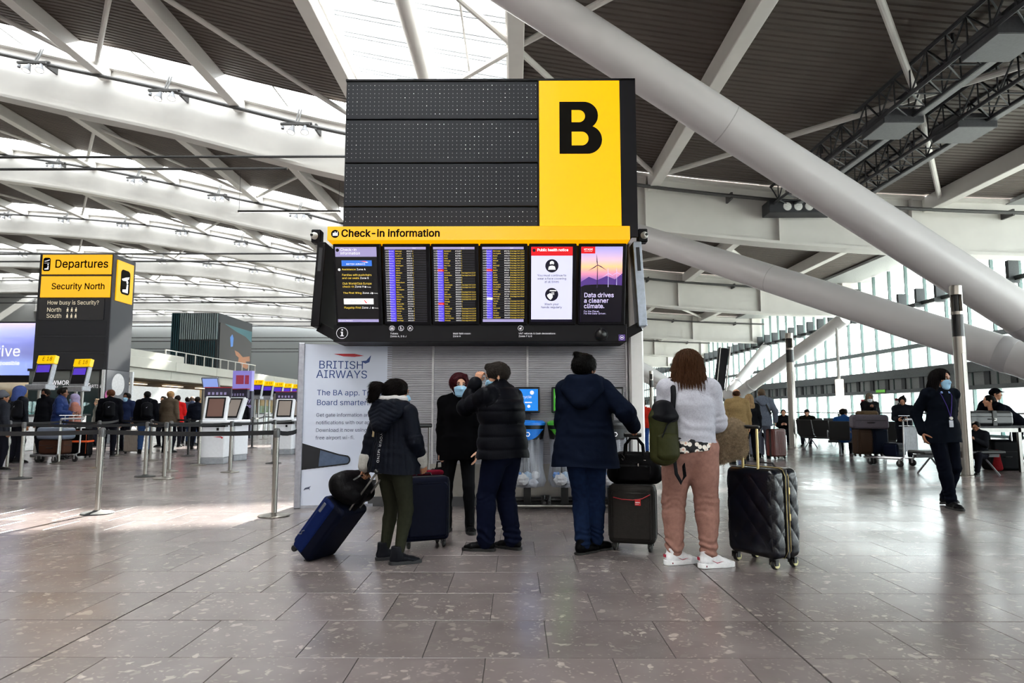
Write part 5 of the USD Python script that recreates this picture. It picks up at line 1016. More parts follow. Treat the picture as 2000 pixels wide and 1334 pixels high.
st = thing('belt_strap', 'long dark brown strap with two thin ends hanging beside the pink trousers', 'strap', (fw[0] - .03, fw[1] - .04, .36)); obj('strap_band', wrinkle(MB().rbox(-.032, .032, -.006, .006, .12, .50, .005, 3).arr(), .003, 9), cloth('17120f'), st)
for x, z in ((-.022, .02), (.024, -.05)): obj('strap_end', MB().tube([(x * .6, 0, .13), (x, -.01, .05), (x * 1.25, 0, z)], .006, 6, flat=.4), cloth('0c0b0b'), st)
# ================================================================== left of the board: advert panel, barriers, tower, kiosks, desks, queue
# freestanding glossy airline advert panel
a0, a1 = G(578, 994), G(771, 988); dv = unit(a1 - a0); rzp = math.degrees(math.atan2(dv[1], dv[0])); PW = float(np.linalg.norm(a1 - a0)); PH = 2.05
ad = thing('advert_stand', 'tall glossy white airline advert panel in a silver frame to the left of the shutters', 'advert', a0, rzp)
apm = M('advert_white', 'c9cfe2', .07, 0, .02, 2, coat=1.0)
obj('panel', MB().box(.03, PW, .03, .26, .03, PH), apm, ad, smooth=False)
obj('frame_post', MB().box(-.03, .05, .0, .28, 0, PH + .01, .01), M('satin_silver', 'a4a6b2', .35, .7), ad, smooth=False); obj('base_rail', MB().box(.05, PW, .015, .28, 0, .035), M('satin_silver'), ad, smooth=False); obj('edge_strip', MB().box(PW - .012, PW + .01, .02, .28, .0, PH), M('edge_blue', '9fb6cf', .3), ad, smooth=False)
blu = M('print_blue', '1f3d7a', .5); gry = M('print_grey', '4a506a', .5); TA = TR(0, .0275, 0, rx=90)
lg = MB(); text(lg, 'BRITISH', .098, .215, 1.74, 0, bold=0, T=TA); text(lg, 'AIRWAYS', .098, .19, 1.62, 0, bold=0, T=TA); obj('logo_lettering', lg, blu, ad, smooth=False)
obj('ribbon_red', flat(MB(), Polygon([(.40, 1.93), (.66, 1.935), (.78, 1.91), (.66, 1.895), (.52, 1.90)]), .001, TA), M('ribbon_red', 'b3182c', .4), ad, smooth=False); obj('ribbon_blue', flat(MB(), Polygon([(.74, 1.84), (.81, 1.85), (.87, 1.92), (.85, 1.83), (.80, 1.81)]), .001, TA), M('ribbon_blue', '24407e', .4), ad, smooth=False)
hl = MB()
for s, z in (('The BA app. Travel smarter.', 1.40), ('Board smarter.', 1.275)): text(hl, s, .068, .205, z, 0, T=TA)
obj('headline', hl, blu, ad, smooth=False); bd = MB()
for s, z in (('Get gate information and boarding', 1.13), ('notifications with our app.', 1.035), ('Download it now using the', .94), ('free airport wi-fi.', .845)): text(bd, s, .043, .205, z, 0, T=TA)
obj('body_lettering', bd, gry, ad, smooth=False)
ph = Polygon([(.05, .80), (.50, .66)] + [(.585 + .055 * math.cos(a), .585 + .06 * math.sin(a)) for a in np.linspace(1.2, -1.3, 10)] + [(.05, .47)])
obj('phone_drawing', flat(MB(), ph, .001, TA), M('phone_slate', '4c5a72', .2), ad, smooth=False); obj('phone_frame', flat(MB(), ph.difference(ph.buffer(-.018)).union(Polygon([(.05, .80), (.27, .735), (.25, .50), (.05, .47)])).intersection(ph), .002, TA), M('phone_dark', '10131c', .3), ad, smooth=False)
obj('plane_mark', flat(MB(), Polygon([(.10, .25), (.15, .262), (.17, .275), (.15, .245), (.16, .215), (.145, .235), (.10, .23), (.08, .215), (.09, .24)]), .001, TA), gry, ad, smooth=False)
sb = obj('store_badge', flat(MB(), rect(.88, 1.14, .23, .33), .001, TA), M('badge_black', '0c0d12', .4), ad, smooth=False); obj('badge_lettering', text(MB(), 'Google Play', .028, .95, .262, .002, T=TA), M('badge_card', 'a8acb8', .4), sb, smooth=False)
# belt barriers
beltM = M('belt_black', '0b0c12', .8)
def post_parts(t, black=False, dark=False):
    pm = blackM if black else chromeM; bm_ = matteM if black or dark else M('base_steel', '8c8780', .25, .9)
    obj('base_plate', MB().lathe([(0, .0), (.175, .0), (.178, .008), (.165, .018), (.06, .030), (.045, .04), (0, .04)], 28), bm_, t)
    obj('pole', MB().lathe([(.032, .03), (.032, .90)], 18), pm, t); obj('belt_head', MB().lathe([(.034, .895), (.037, .90), (.037, .985), (.030, 1.0), (0, 1.005)], 18).box(-.02, .02, -.043, .043, .92, .98, .003), blackM if black else M('head_steel', '5a5a5c', .35, .7), t)
chains = [('front barrier row', [(-150, 1004, 0), (190, 1003, 1), (535, 1008, 0)], G(577, 995)),
          ('second barrier row', [(-40, 932, 0), (40, 935, 1), (283, 931, 1), (320, 935, 0), (449, 922, 0), (534, 905, 1)], G(584, 880)),
          ('third barrier row', [(13, 915, 0), (114, 905, 0), (189, 915, 0), (229, 890, 0), (293, 900, 0), (330, 921, 0), (388, 909, 0)], None),
          ('rear barrier row', [(267, 866, 0), (367, 891, 2), (468, 897, 0), (492, 875, 2), (514, 858, 0), (575, 852, 0)], None)]
ordw = ['first', 'second', 'third', 'fourth', 'fifth', 'sixth', 'seventh']
for nm, pts_, end in chains:
    W_ = [G(x, y) for x, y, _ in pts_] + ([end] if end is not None else [])
    for i, (x, y, st_) in enumerate(pts_):
        p = W_[i]; t = thing('barrier_post', f'{"black" if st_ == 2 else "steel"} belt barrier post, {ordw[i]} from the left in the {nm}', 'barrier', p, 0); post_parts(t, st_ == 2, st_ == 1)
        if i + 1 < len(W_):
            q = W_[i + 1] - p; n = np.linalg.norm(q[:2]); d = q / n; pa = [d * .04 + [0, 0, .952]] + [d * (n * f) + [0, 0, .952 - .02 * math.sin(math.pi * f)] for f in (.25, .5, .75)] + [d * (n - .035) + [0, 0, .952]]
            bb = MB(); v = np.vstack([np.array([a + [0, 0, s * .026] + np.cross(d, [0, 0, 1]) * o for a in pa]) for o in (-.0015, .0015) for s in (-1, 1)]); m = len(pa); k = np.arange(m - 1)
            bb.add(v, np.vstack([np.stack([a * m + k, b * m + k, b * m + k + 1, a * m + k + 1], 1) for a, b in ((0, 1), (1, 3), (3, 2), (2, 0))])); obj('belt', bb, beltM, t, smooth=False)
# the departures tower
TY = 25.5; tx0, tx1 = P(71, 600, TY)[0], P(217, 600, TY)[0]; tz1 = P(150, 496, TY)[2]; td = 1.5; zz = lambda y: P(150, y, TY)[2]
tw = thing('signage_tower', 'dark grey tower with yellow Departures and Security North signs above the queue', 'sign', (tx0, TY, 0)); tw_w = tx1 - tx0
obj('tower_body', MB().box(0, tw_w, 0, td, zz(722), tz1, .02), M('tower_slate', '2e3038', .5, .1, .05), tw, smooth=False)
obj('core_column', MB().box(.3, tw_w - .2, .6, td, 0, zz(722)), M('tower_slate'), tw, smooth=False)
for k in range(3): obj('cladding_panel', MB().box(.12, tw_w - .12, -.02, 0, zz(722) + .06 + k * .62, zz(722) + .62 + k * .62, .005), M('tower_panel', '1d2029', .45, .1, .06), tw, smooth=False)
obj('display_panel', MB().box(.12, tw_w - .25, -.03, 0, zz(625), zz(584)), M('tower_display', '14151f', .3), tw, smooth=False)
dsp = MB(); TT_ = TR(0, -.032, 0, rx=90); text(dsp, 'How busy is Security?', .15, .42, zz(595), 0, T=TT_, squeeze=.92); text(dsp, 'North', .155, .42, zz(609), 0, T=TT_); text(dsp, 'South', .155, .42, zz(621), 0, T=TT_)
def walker(mb, x, z, s, T): flat(mb, disc(x, z + .15 * s, .022 * s, 8), 0, T); flat(mb, Polygon([(x - .03 * s, z + .12 * s), (x + .02 * s, z + .12 * s), (x + .04 * s, z + .06 * s), (x + .015 * s, z + .06 * s), (x + .035 * s, z), (x + .01 * s, z), (x - .005 * s, z + .04 * s), (x - .03 * s, z), (x - .045 * s, z), (x - .02 * s, z + .06 * s), (x - .045 * s, z + .06 * s)]), 0, T)
for r_ in (609, 621):
    for k in range(3): walker(dsp, 1.22 + k * .16, zz(r_) - .01, 1.0, TT_)
obj('display_lettering', dsp, ME('print_cream', 'e8dcc0', .8), tw, smooth=False)
for (ya, yb), s, hgt, x in (((536, 498), 'Departures', .30, .62), ((581, 540), 'Security North', .23, .55)):
    lb = obj('lightbox_panel', MB().box(.14, tw_w - .06, -.05, 0, zz(ya), zz(yb), .006), ME('sign_amber', 'ffb800', .9), tw, smooth=False)
    obj('lettering', text(MB(), s, hgt, x, (zz(ya) + zz(yb)) / 2 - hgt * .42, 0, T=TR(0, -.053, 0, rx=90), bold=1, squeeze=.95), signblackM, lb, smooth=False)
    if s == 'Departures':
        zc = (zz(ya) + zz(yb)) / 2; cp = sbox(.26, zc - .18, .38, zc + .18).buffer(.08); pi_ = obj('departure_symbol', flat(MB(), cp, 0, TR(0, -.053, 0, rx=90)), signblackM, lb, smooth=False)
        wd = MB(); T5 = TR(0, -.056, 0, rx=90); flat(wd, Polygon([(.22, zc + .13), (.30, zc + .15), (.42, zc + .19), (.43, zc + .165), (.34, zc + .125), (.24, zc + .11)]), 0, T5); flat(wd, rect(.22, .42, zc + .045, zc + .06), 0, T5); flat(wd, Polygon([(.24, zc - .20), (.40, zc - .20), (.40, zc - .05), (.36, zc - .05), (.34, zc - .14), (.24, zc - .16)]), 0, T5); flat(wd, disc(.37, zc - .005, .03, 10), 0, T5); obj('symbol_drawing', wd, whiteprintM, lb, smooth=False)
sl_ = obj('side_lightbox', MB().box(tw_w, tw_w + .05, .2, td - .2, zz(585), zz(505), .006), ME('sign_amber'), tw, smooth=False); TS = TR(tw_w + .053, td / 2, (zz(585) + zz(505)) / 2, rz=90) @ FRONT
obj('side_symbol', flat(MB(), sbox(-.16, -.32, .16, .32).buffer(.16), 0, TS), signblackM, sl_, smooth=False); sd = MB(); TS2 = TR(tw_w + .056, td / 2, (zz(585) + zz(505)) / 2, rz=90) @ FRONT
flat(sd, Polygon([(-.26, .10), (0, .20), (.26, .26), (.22, .16), (.05, .06), (-.2, .04)]), 0, TS2); flat(sd, Polygon([(-.18, -.40), (.2, -.40), (.2, -.05), (.1, -.05), (.06, -.26), (-.18, -.30)]), 0, TS2); flat(sd, disc(.13, .03, .07, 12), 0, TS2); obj('side_drawing', sd, whiteprintM, sl_, smooth=False)
obj('lower_panel', MB().box(tw_w - .1, tw_w, .0, td, 0, zz(722)), M('tower_lower', '5b5d63', .5), tw, smooth=False); obj('round_logo', flat(MB(), disc(.75, 2.22, .42, 28), 0, TR(tw_w + .004, 0, 0, rz=90) @ FRONT), M('logo_grey', 'c9c9cc', .5), tw, smooth=False); obj('pink_mark', flat(MB(), disc(.12, 1.8, .18, 16), 0, TR(tw_w + .003, 0, 0, rz=90) @ FRONT), M('logo_pink', 'b0508c', .5), tw, smooth=False)
for x in (tw_w - .16, tw_w + .02): obj('corner_post', MB().box(x, x + .10, -.06 if x < tw_w else td, .04 if x < tw_w else td + .1, 0, zz(722)), M('post_white', 'd4d6da', .4), tw, smooth=False)
shop = thing('shop_window', 'dark shop window with white lettering under the departures tower', 'shop', (tx0, TY + .3, 0))
obj('glazing', MB().box(-.3, tw_w - .2, 0, .05, .2, zz(724)), M('shop_glass', '1c3034', .08, 0, .1, 1), shop, smooth=False); obj('lintel', MB().box(-.35, tw_w - .1, -.05, .05, zz(724), zz(719)), darkM, shop, smooth=False); obj('stall_riser', MB().box(-.35, tw_w - .1, -.05, .05, 0, .35), darkM, shop, smooth=False)
for x in (.2, 1.28, 2.4): obj('window_bar', MB().box(x - .02, x + .02, -.02, 0, .35, zz(724)), darkM, shop, smooth=False)
sw_ = MB(); T6 = TR(0, -.004, 0, rx=90); text(sw_, 'BOWMORE', .16, .30, zz(751), 0, T=T6, squeeze=.9, bold=1); text(sw_, 'ISLAY', .07, .55, zz(757), 0, T=T6); text(sw_, 'ASTON MARTIN', .12, 1.3, zz(757), 0, T=T6, squeeze=.9); flat(sw_, Polygon([(1.45, zz(748)), (1.75, zz(749)), (2.05, zz(748)), (1.98, zz(751)), (1.52, zz(751))]), 0, T6); obj('window_lettering', sw_, ME('print_white'), shop, smooth=False)
for x in (.8, 1.9, 2.6): obj('display_light', MB().box(x - .25, x + .25, .055, .06, 1.0, 1.05), ME('shop_glow', 'dff4ea', 1.2), shop)
big = thing('advert_screen', 'large blue and violet lit advert screen cut off by the left edge of the picture', 'screen', (P(66, 700, 27.3)[0] - 9.0, 27.3, 0)); sz = lambda y: P(30, y, 27.3)[2]
MW('advert_blue', {'tc': ('texture_coordinate', {}), 'mp': ('mapping', dict(scale=(.25, 1, 1.1))), 'n': ('noise_texture', dict(scale=1.4, detail=3.0)), 's': ('separate_xyz', {}), 'a': ('math', dict(math_type='multiply_add', value2=.36, value3=-1.10)), 'b': ('math', dict(math_type='multiply_add', value2=.5, value3=0.0)), 'r': ('rgb_ramp', {'ramp': [(.25, lin('5f7fd8')), (.42, lin('2238a0')), (.58, lin('3c52c4')), (.72, lin('8f9ae8')), (.9, lin('cbb8f0')), (1, lin('e2d8ff'))]}), 'p': ('principled_bsdf', dict(roughness=.3, emission_strength=1.0))},
   [('tc.object', 'mp.vector'), ('mp.vector', 'n.vector'), ('tc.object', 's.vector'), ('s.z', 'a.value1'), ('n.fac', 'b.value1'), ('a.value', 'b.value3'), ('b.value', 'r.fac'), ('r.color', 'p.emission_color')])
obj('screen_panel', MB().box(0, 9.0, 0, .1, sz(733), sz(631)), _mats['advert_blue'], big, smooth=False); obj('casing', MB().box(-.1, 9.05, .1, .5, sz(746), sz(628)), cabdarkM, big, smooth=False); obj('lower_band', MB().box(0, 9.05, -.02, .1, sz(746), sz(733)), cabdarkM, big, smooth=False)
bt_ = MB(); text(bt_, 'drive', .42, 8.45, sz(696), 0, 'r', 0, TR(0, -.004, 0, rx=90)); text(bt_, 'makes the impossible', .15, 8.44, sz(713), 0, 'r', 1, TR(0, -.004, 0, rx=90)); obj('lettering', bt_, ME('screen_text_white', 'ffffff'), big, smooth=False)
# check-in desks with raised displays
def desk(x, y, lab, glow='ffc400'):
    t = thing('desk_display', lab, 'display', (x, y, 0), -12)
    obj('post', MB().cyl((-.12, .1, 0), (-.12, .1, 2.2), .05, n=12).cyl((.12, .1, 0), (.12, .1, 2.2), .05, n=12), steelM, t); T = TR(0, 0, 2.0, rx=-12)
    obj('casing', MB().box(-.30, .30, -.02, .14, -.05, .62, .02).move(T), M('casing_silver', '9a9ca4', .4, .4), t, smooth=False); obj('screen_panel', MB().box(-.24, .26, -.035, -.02, .05, .58).move(T), scrM, t, smooth=False); obj('violet_notice', MB().box(-.22, .24, -.040, -.035, .34, .56).move(T), ME('notice_violet', '5a3cc8', .8), t, smooth=False)
    yb_ = obj('yellow_header', MB().box(-.28, .34, -.05, .10, .62, .86, .01).move(T), ME('header_amber', glow, .9), t, smooth=False); obj('header_number', text(MB(), 'E 18', .12, -.1, .69, .0, T=T @ TR(0, -.053, 0, rx=90)), signblackM, yb_, smooth=False)
    obj('foot', MB().box(-.4, .35, -.15, .2, 1.82, 1.98, .02), M('casing_silver'), t, smooth=False)
for i, (px, py, Y) in enumerate(((82, 702, 20.0), (153, 708, 21.4))): p = P(px, py, Y); desk(p[0], p[1], f'grey desk display with yellow header, {["left", "right"][i]} one of the pair below the tower')
for i, px in enumerate((500, 521, 541, 558, 571)): p = P(px, 760, (-13.8) / ((px - 1008) / 1333)); desk(p[0], p[1], f'far desk display with yellow header, {ordw[i]} from the left beside the advert panel')
cm = M('desk_white', 'cfd2d6', .4); gl = pane_mat('desk_glass', (.70, .88, .88), .5)
for i, (x, y, w_) in enumerate(((-14.6, 20.2, 1.9), (-14.4, 22.3, 1.9), (-14.3, 34.8, 1.8), (-14.3, 37.0, 1.8), (-14.3, 39.2, 1.8), (-14.3, 41.4, 1.8))):
    t = thing('check_in_desk', f'white check-in desk with teal glass, {ordw[i]} along the row away from the viewer', 'desk', (x - .9, y, 0)); obj('counter', MB().box(0, .7, -w_ / 2, w_ / 2, .0, 1.05, .02), cm, t, smooth=False); obj('worktop', MB().box(-.05, .85, -w_ / 2, w_ / 2, 1.05, 1.10, .01), darkM, t, smooth=False); obj('glass_screen', MB().box(.78, .80, -w_ / 2, w_ / 2, 1.1, 1.5), gl, t, smooth=False)
# self-service kiosks
kw = M('kiosk_white', 'd6d8e0', .35, 0, .03); kg = M('kiosk_grey', '8d9098', .45)
def kiosk(x, y, rz, lab, scr):
    t = thing('check_in_kiosk', lab, 'kiosk', (x, y, 0), rz)
    obj('plinth', MB().box(-.27, .27, -.20, .22, 0, .14, .01), kg, t, smooth=False); obj('cabinet', MB().box(-.28, .28, -.21, .24, .14, .92, .02), kw, t, smooth=False); obj('shelf', MB().box(-.34, .34, -.30, .24, .92, .99, .02), kw, t, smooth=False); obj('shelf_band', MB().box(-.29, .29, -.225, .0, .84, .92), cabdarkM, t, smooth=False)
    T = TR(0, -.10, .99, rx=-20); obj('screen_housing', MB().box(-.26, .26, .0, .12, .0, .60, .02).move(T), kw, t, smooth=False); obj('bezel', MB().box(-.20, .20, -.012, 0, .05, .56, .004).move(T), cabdarkM, t, smooth=False)
    s_ = obj('screen_panel', MB().box(-.165, .165, -.018, -.012, .09, .52).move(T), scr, t, smooth=False); obj('header_sign', MB().box(-.30, .30, .12, .20, 1.52, 1.74, .01), M('kiosk_header', '241f38', .35), t, smooth=False); obj('header_stripe', MB().box(-.30, .30, .12, .205, 1.74, 1.76), M('stripe_red', 'a02030', .5), t, smooth=False)
    hw_ = MB(); [flat(hw_, rect(-.22 + k * .09, -.17 + k * .09, 1.58, 1.64), 0, TR(0, .117, 0, rx=90)) for k in range(5)]; obj('header_icon', hw_, M('icon_lilac', '9a8fc0', .5), t, smooth=False)
    obj('side_column', MB().cyl((-.33, .25, 0), (-.33, .25, 1.7), .065, n=16), steelM, t); obj('back_stem', MB().box(-.12, .12, .12, .2, .92, 1.55), cabdarkM, t, smooth=False); obj('logo_ribbon', flat(MB(), Polygon([(.02, .62), (.20, .63), (.25, .60), (.22, .57), (.20, .60)]), 0, TR(0, -.213, 0, rx=90)), M('ribbon_red'), t, smooth=False); obj('card_slot', MB().box(.10, .15, -.226, -.21, .76, .82), cabdarkM, t, smooth=False)
sc1, sc2 = ME('kiosk_screen', '6a5048', .7), ME('kiosk_screen_pale', '8a8078', .7)
p = G(409, 907); kiosk(p[0], p[1] + .2, 8, 'white self-service kiosk with an orange picture on its screen, left of the nearer pair', sc1); p = G(446, 900); kiosk(p[0], p[1] + .2, -24, 'white self-service kiosk turned aside, right of the nearer pair', sc2)
p = G(548, 888); kiosk(p[0], p[1] + .2, 4, 'white self-service kiosk with a brown screen beside the advert panel', sc2); p = G(576, 886); kiosk(p[0], p[1] + .2, -24, 'white self-service kiosk half hidden by the silver frame of the advert panel', sc2)
# upper gallery on the far left
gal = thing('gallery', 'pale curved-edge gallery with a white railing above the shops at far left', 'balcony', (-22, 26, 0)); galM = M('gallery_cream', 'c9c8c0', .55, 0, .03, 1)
for k in range(12):
    obj('fascia_panel', MB().box(-.5, 0, k * 6.0, k * 6.0 + 5.97, 3.75, 4.35, .01), galM, gal, smooth=False); obj('lower_panel', MB().box(-.8, -.3, k * 6.0, k * 6.0 + 5.97, 3.15, 3.73, .01), galM, gal, smooth=False)
obj('gallery_floor', MB().box(-14, -.5, 0, 72, 3.9, 4.34), galM, gal, smooth=False); obj('parapet', MB().box(-.4, -.2, 11, 19.4, 4.35, 4.8), galM, gal, smooth=False)
for k in range(12): obj('rail_post', MB().box(-.27, -.21, 17.0 + k * 1.35, 17.06 + k * 1.35, 4.35, 5.05), whiteM, gal, smooth=False)
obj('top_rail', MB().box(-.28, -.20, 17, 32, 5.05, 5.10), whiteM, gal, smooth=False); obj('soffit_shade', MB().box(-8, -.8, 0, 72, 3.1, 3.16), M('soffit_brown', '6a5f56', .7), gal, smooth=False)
sf = thing('shop_front', 'row of dim shop fronts with brown panels under the gallery', 'shop', (-25.5, 26, 0)); obj('back_wall', MB().box(-.3, 0, 0, 72, 0, 3.1), M('shop_brown', '5d4a3a', .7, 0, .2, .5), sf, smooth=False)
for k in range(9): obj('shop_pane', MB().box(.02, .06, 2 + k * 5, 5.8 + k * 5, .3, 2.9), M('shop_teal', '9fc0b8' if k % 2 else 'b59a6a', .15, 0, .2, .8), sf, smooth=False); obj('shop_light', MB().box(.3, .6, 2.5 + k * 5, 5 + k * 5, 2.98, 3.02), ME('shop_warm', 'ffe9c8', 2.5), sf, smooth=False)
hd_ = obj('hoarding', MB().box(-20.6, -20.4, 31, 44, 0, 2.55, .01), M('hoarding_white', 'dadbdc', .5)); tag(hd_, 'long plain white hoarding behind the queue under the gallery', 'hoarding')
tb = thing('louvred_box', 'dark teal louvred box with a black advert screen standing on the gallery', 'building', (-27.8, 54.5, 4.35)); tealM = M('teal_cladding', '1f4a55', .35, .3); obj('box_body', MB().box(0, 3.8, 0, 7, 0, 4.75), M('teal_dark', '12222c', .3), tb, smooth=False)
for k in range(22): obj('louvre_slat', MB().box(.05 + k * .172, .14 + k * .172, -.12, 0, 2.6 if k > 3 else 0, 4.7), M('slat_grey', '9fb0b8', .35, .5) if k > 3 else tealM, tb, smooth=False); 
for k in range(16): obj('lower_slat', MB().box(.8 + k * .18, .86 + k * .18, -.08, 0, 0, 2.5), tealM, tb, smooth=False)
sx = obj('advert_screen', MB().box(3.8, 3.85, .2, 6.8, .3, 4.0), M('screen_charcoal', '2a2a2e', .3), tb, smooth=False); TX = TR(3.855, 0, 0, rz=90) @ FRONT
obj('hand_drawing', flat(MB(), Polygon([(3.2, 2.0), (4.0, 1.9), (5.0, 1.55), (6.5, 1.75), (6.6, 1.3), (5.6, 1.2), (6.4, .8), (5.9, .55), (4.9, .7), (4.4, 1.1), (4.0, 1.0), (4.1, 1.45), (3.5, 1.6)]), 0, TX), ME('hand_tan', 'b07a58', .6), sx, smooth=False); obj('crystal_drawing', flat(MB(), Polygon([(2.2, 3.0), (2.6, 3.3), (2.9, 3.0), (2.8, 2.3), (2.4, 2.2)]), 0, TX), ME('crystal_blue', '3a7ac8', .8), sx, smooth=False); obj('sky_drawing', flat(MB(), Polygon([(1.0, 4.0), (6.8, 4.0), (6.8, 3.0), (5.4, 3.4), (3.5, 3.6)]), 0, TX), M('teal_mid', '3d7884', .4), sx, smooth=False)
xs_ = thing('exchange_sign', 'dark upright currency exchange sign with a lilac logo at the back left', 'sign', (*G(466, 856)[:2], 0)); obj('sign_body', MB().box(-.5, .5, 0, .3, 0, 2.1), M('sign_navy', '1c1834', .4), xs_, smooth=False); obj('logo_box', MB().box(-.35, .5, -.05, .25, 2.1, 3.0), ME('logo_lilac', '8a80d0', .7), xs_, smooth=False); obj('red_side', MB().box(-1.3, -.5, .1, .3, 0, 2.0), M('sign_red', '9a1c24', .5), xs_, smooth=False)
xt = MB(); text(xt, 'Currency', .16, 0, 1.6, 0, 'c', 0, TR(0, -.004, 0, rx=90)); text(xt, 'exchange', .16, 0, 1.35, 0, 'c', 0, TR(0, -.004, 0, rx=90)); obj('sign_lettering', xt, ME('print_lilac', 'b8a8e0', .6), xs_, smooth=False); obj('logo_mark', MB().box(-.2, .15, -.056, -.05, 2.4, 2.8).box(.2, .38, -.056, -.05, 2.4, 2.8), M('logo_mix', 'b03a5a', .4), xs_, smooth=False)
tv = thing('raised_screen', 'pale blue screen tilted on a slim pole above the kiosks at the back', 'screen', P(411, 748, 30.0)); T = TR(rx=25); obj('screen_panel', MB().box(-.32, .32, -.03, 0, -.2, .2).move(T), ME('screen_ice', '8aa0e0', .9), tv, smooth=False); obj('casing', MB().box(-.38, .36, 0, .12, -.24, .24, .01).move(T), greyM, tv, smooth=False); obj('pole', MB().cyl((0, .1, .1), (0, .1, -P(411, 748, 30.0)[2]), .04, n=10), greyM, tv)
# girder ties and spotlights
tieM = M('tie_grey', '48484a', .6)
for i, y in enumerate(YB[3:9]):
    g = stage.GetPrimAtPath('/World/roof_girder' + (f'_{i + 3:03d}'))
    for z, x1 in ((10.9, -9.2), (11.4, -5.0)): obj('tie_rod', MB().tube([(-78, y - .45, z), (x1, y - .45, z)], .055, 8), tieM, g)
src = None; k3 = ['nearest', 'second', 'third', 'fourth']
for i, y in enumerate(YB[3:7]):
    n = 0
    for k in range(16):
        x = -8.8 - 5.35 * k
        if not (-.77 * y < x < -.27 * y): continue
        z = float(ZL(x)) + GH * .71 - .06; lab = f'cluster of small spotlights on the rail of the {k3[i]} girder, {ordw[n] if n < 7 else ["eighth", "ninth", "tenth"][n - 7]} from the right'; n += 1
        if src is None:
            src = thing('spotlight_cluster', lab, 'spotlight', (x, y - .95, z)); obj('bar', MB().box(-.55, .6, -.05, .05, -.12, -.04).box(-.5, .65, .1, .2, -.02, .04), railM, src)
            obj('hanger', MB().cyl((0, .1, -.1), (0, .5, .75), .03, n=8).cyl((.1, .1, -.1), (.1, .5, .75), .03, n=8), railM, src)
            for q, a in ((-.05, -.15), (.42, .1)):
                l = obj('lamp_head', MB().lathe([(0, .0), (.06, .01), (.085, .12), (.15, .30), (.155, .34), (.14, .34)], 16, at=(q, 0, -.16), axis=(a, -.35, -1)).cyl((q, 0, -.02), (q, 0, -.18), .02, n=8), greyM, src); obj('lens', MB().lathe([(0, .33), (.14, .33)], 16, at=(q, 0, -.16), axis=(a, -.35, -1)), lampM, l)
            obj('small_lamp', MB().lathe([(0, 0), (.05, .02), (.06, .14), (0, .16)], 12, at=(-.45, 0, -.16), axis=(0, -.3, -1)), greyM, src)
        else: dup(src, (x, y - .95, z), 0, lab)
lm = thing('linear_luminaire', 'thin dark bar light hanging by wires left of the board', 'lamp', P(465, 413, 36.0)); LX = P(665, 411, 36.0)[0] - P(465, 413, 36.0)[0]; obj('bar', MB().box(0, LX, -.06, .06, -.05, .05), tieM, lm); obj('diffuser', MB().box(.05, LX - .05, -.04, .04, -.06, -.05), lampM, lm)
for x in (.05, LX - .1): obj('wire', MB().cyl((x, 0, .05), (x, 0, 2.6), .01, n=6), tieM, lm)
# the queue
def q(label, px, top, Y, rz, col, hair_, sex='m', skin='tan', legs_='14151c', mask=None, look=(0, 0), kind='cloth', hands=None, hood=False, girth=1.05, quilt=0, grips=('relaxed', 'relaxed'), hem=.84, **kw):
    p = P(px, top, Y); h = min(max(p[2], 1.45), 1.92); return person(label, (p[0], p[1], 0), rz, h, skin, sex, girth, look=look, hair_=hair_, hands=hands, grips=grips, mask=mask, res=.018, top=dict(t=.035, a=.03, hem=hem, col=col, kind=kind, hood=hood, quilt=quilt), legs=dict(col=legs_, d=.014, dk=.02, da=.02, amp=.004), shoes=('trainer', '101012', '18181a'), **kw)
hold_ = ((-.16, .26, 1.08), (.16, .26, 1.08))
q('person in a dark grey woolly hat cut off by the left picture edge', 5, 763, 14.0, -30, '23252c', ('beanie', '4a4c54'))
q('person in a blue hood and black jacket second from the left in the queue', 38, 753, 16.0, -20, '14161d', ('hood', '39477a'), kind='nylon')
q('person in a black suit and white shirt with a black mask', 92, 758, 18.4, 165, '101116', ('short', '100d0c'), mask='121216', skin='brown')
q('person in a blue quilted jacket in profile behind the trolley', 121, 755, 17.2, -70, '1c2b58', ('short', '14100f'), skin='brown', quilt=.09, kind='nylon', hands=hold_)
q('person in a lilac headscarf, salmon coat and blue mask', 148, 768, 18.9, 120, '9c6a60', ('hijab', '8f86a8'), 'f', 'brown', mask=True)
q('older person with grey hair and grey coat beside the yellow-topped desks', 193, 778, 23.5, 110, '6a6864', ('short', '8d7a66'), 'f', 'fair')
q('person with brown hair, black top and black backpack seen from behind', 217, 759, 18.4, 25, '0d0e13', ('short', '4a2c1e'), skin='fair', look=(30, -10))
q('person in a blue mask and navy jacket facing the viewer behind the silver case', 250, 766, 20.6, 170, '1d2540', ('short', '12100f'), mask=True, skin='brown')
q('person with black hair, black hoodie and jeans seen from behind', 288, 762, 19.4, 20, '0e0f14', ('crop', '0d0b0b'), legs_='2a3f66', hood=True, look=(25, 0))
q('person with a blond bun and brown waistcoat seen from behind', 333, 762, 19.8, -5, '4a4036', ('bun', '8a6a48'), 'f', 'fair')
q('person in a dark mask with glasses looking towards the viewer past the brown waistcoat', 321, 773, 23.2, 175, '22252c', ('short', '2a2522'), mask='16161a', skin='fair')
q('person in a bright red top beside the brown waistcoat', 347, 771, 23.0, 10, 'a81c1c', ('short', '1a1412'), skin='light', hands=hold_)
q('person with dark hair and a grey jacket half hidden beyond the red top', 367, 774, 25.5, 15, '33363c', ('short', '1c1816'))
q('balding person in a blue-grey jacket near the kiosks', 376, 772, 24.5, 5, '3a4258', ('bald', '5a5048'), skin='light', legs_='23304a')
q('person in a dark navy jacket just left of the kiosks', 386, 773, 21.6, 10, '12151f', ('crop', '15110f'))
q('person in a black hood beyond the kiosks', 456, 778, 26.5, 20, '0f1014', ('hood', '0f1014'), 'f')
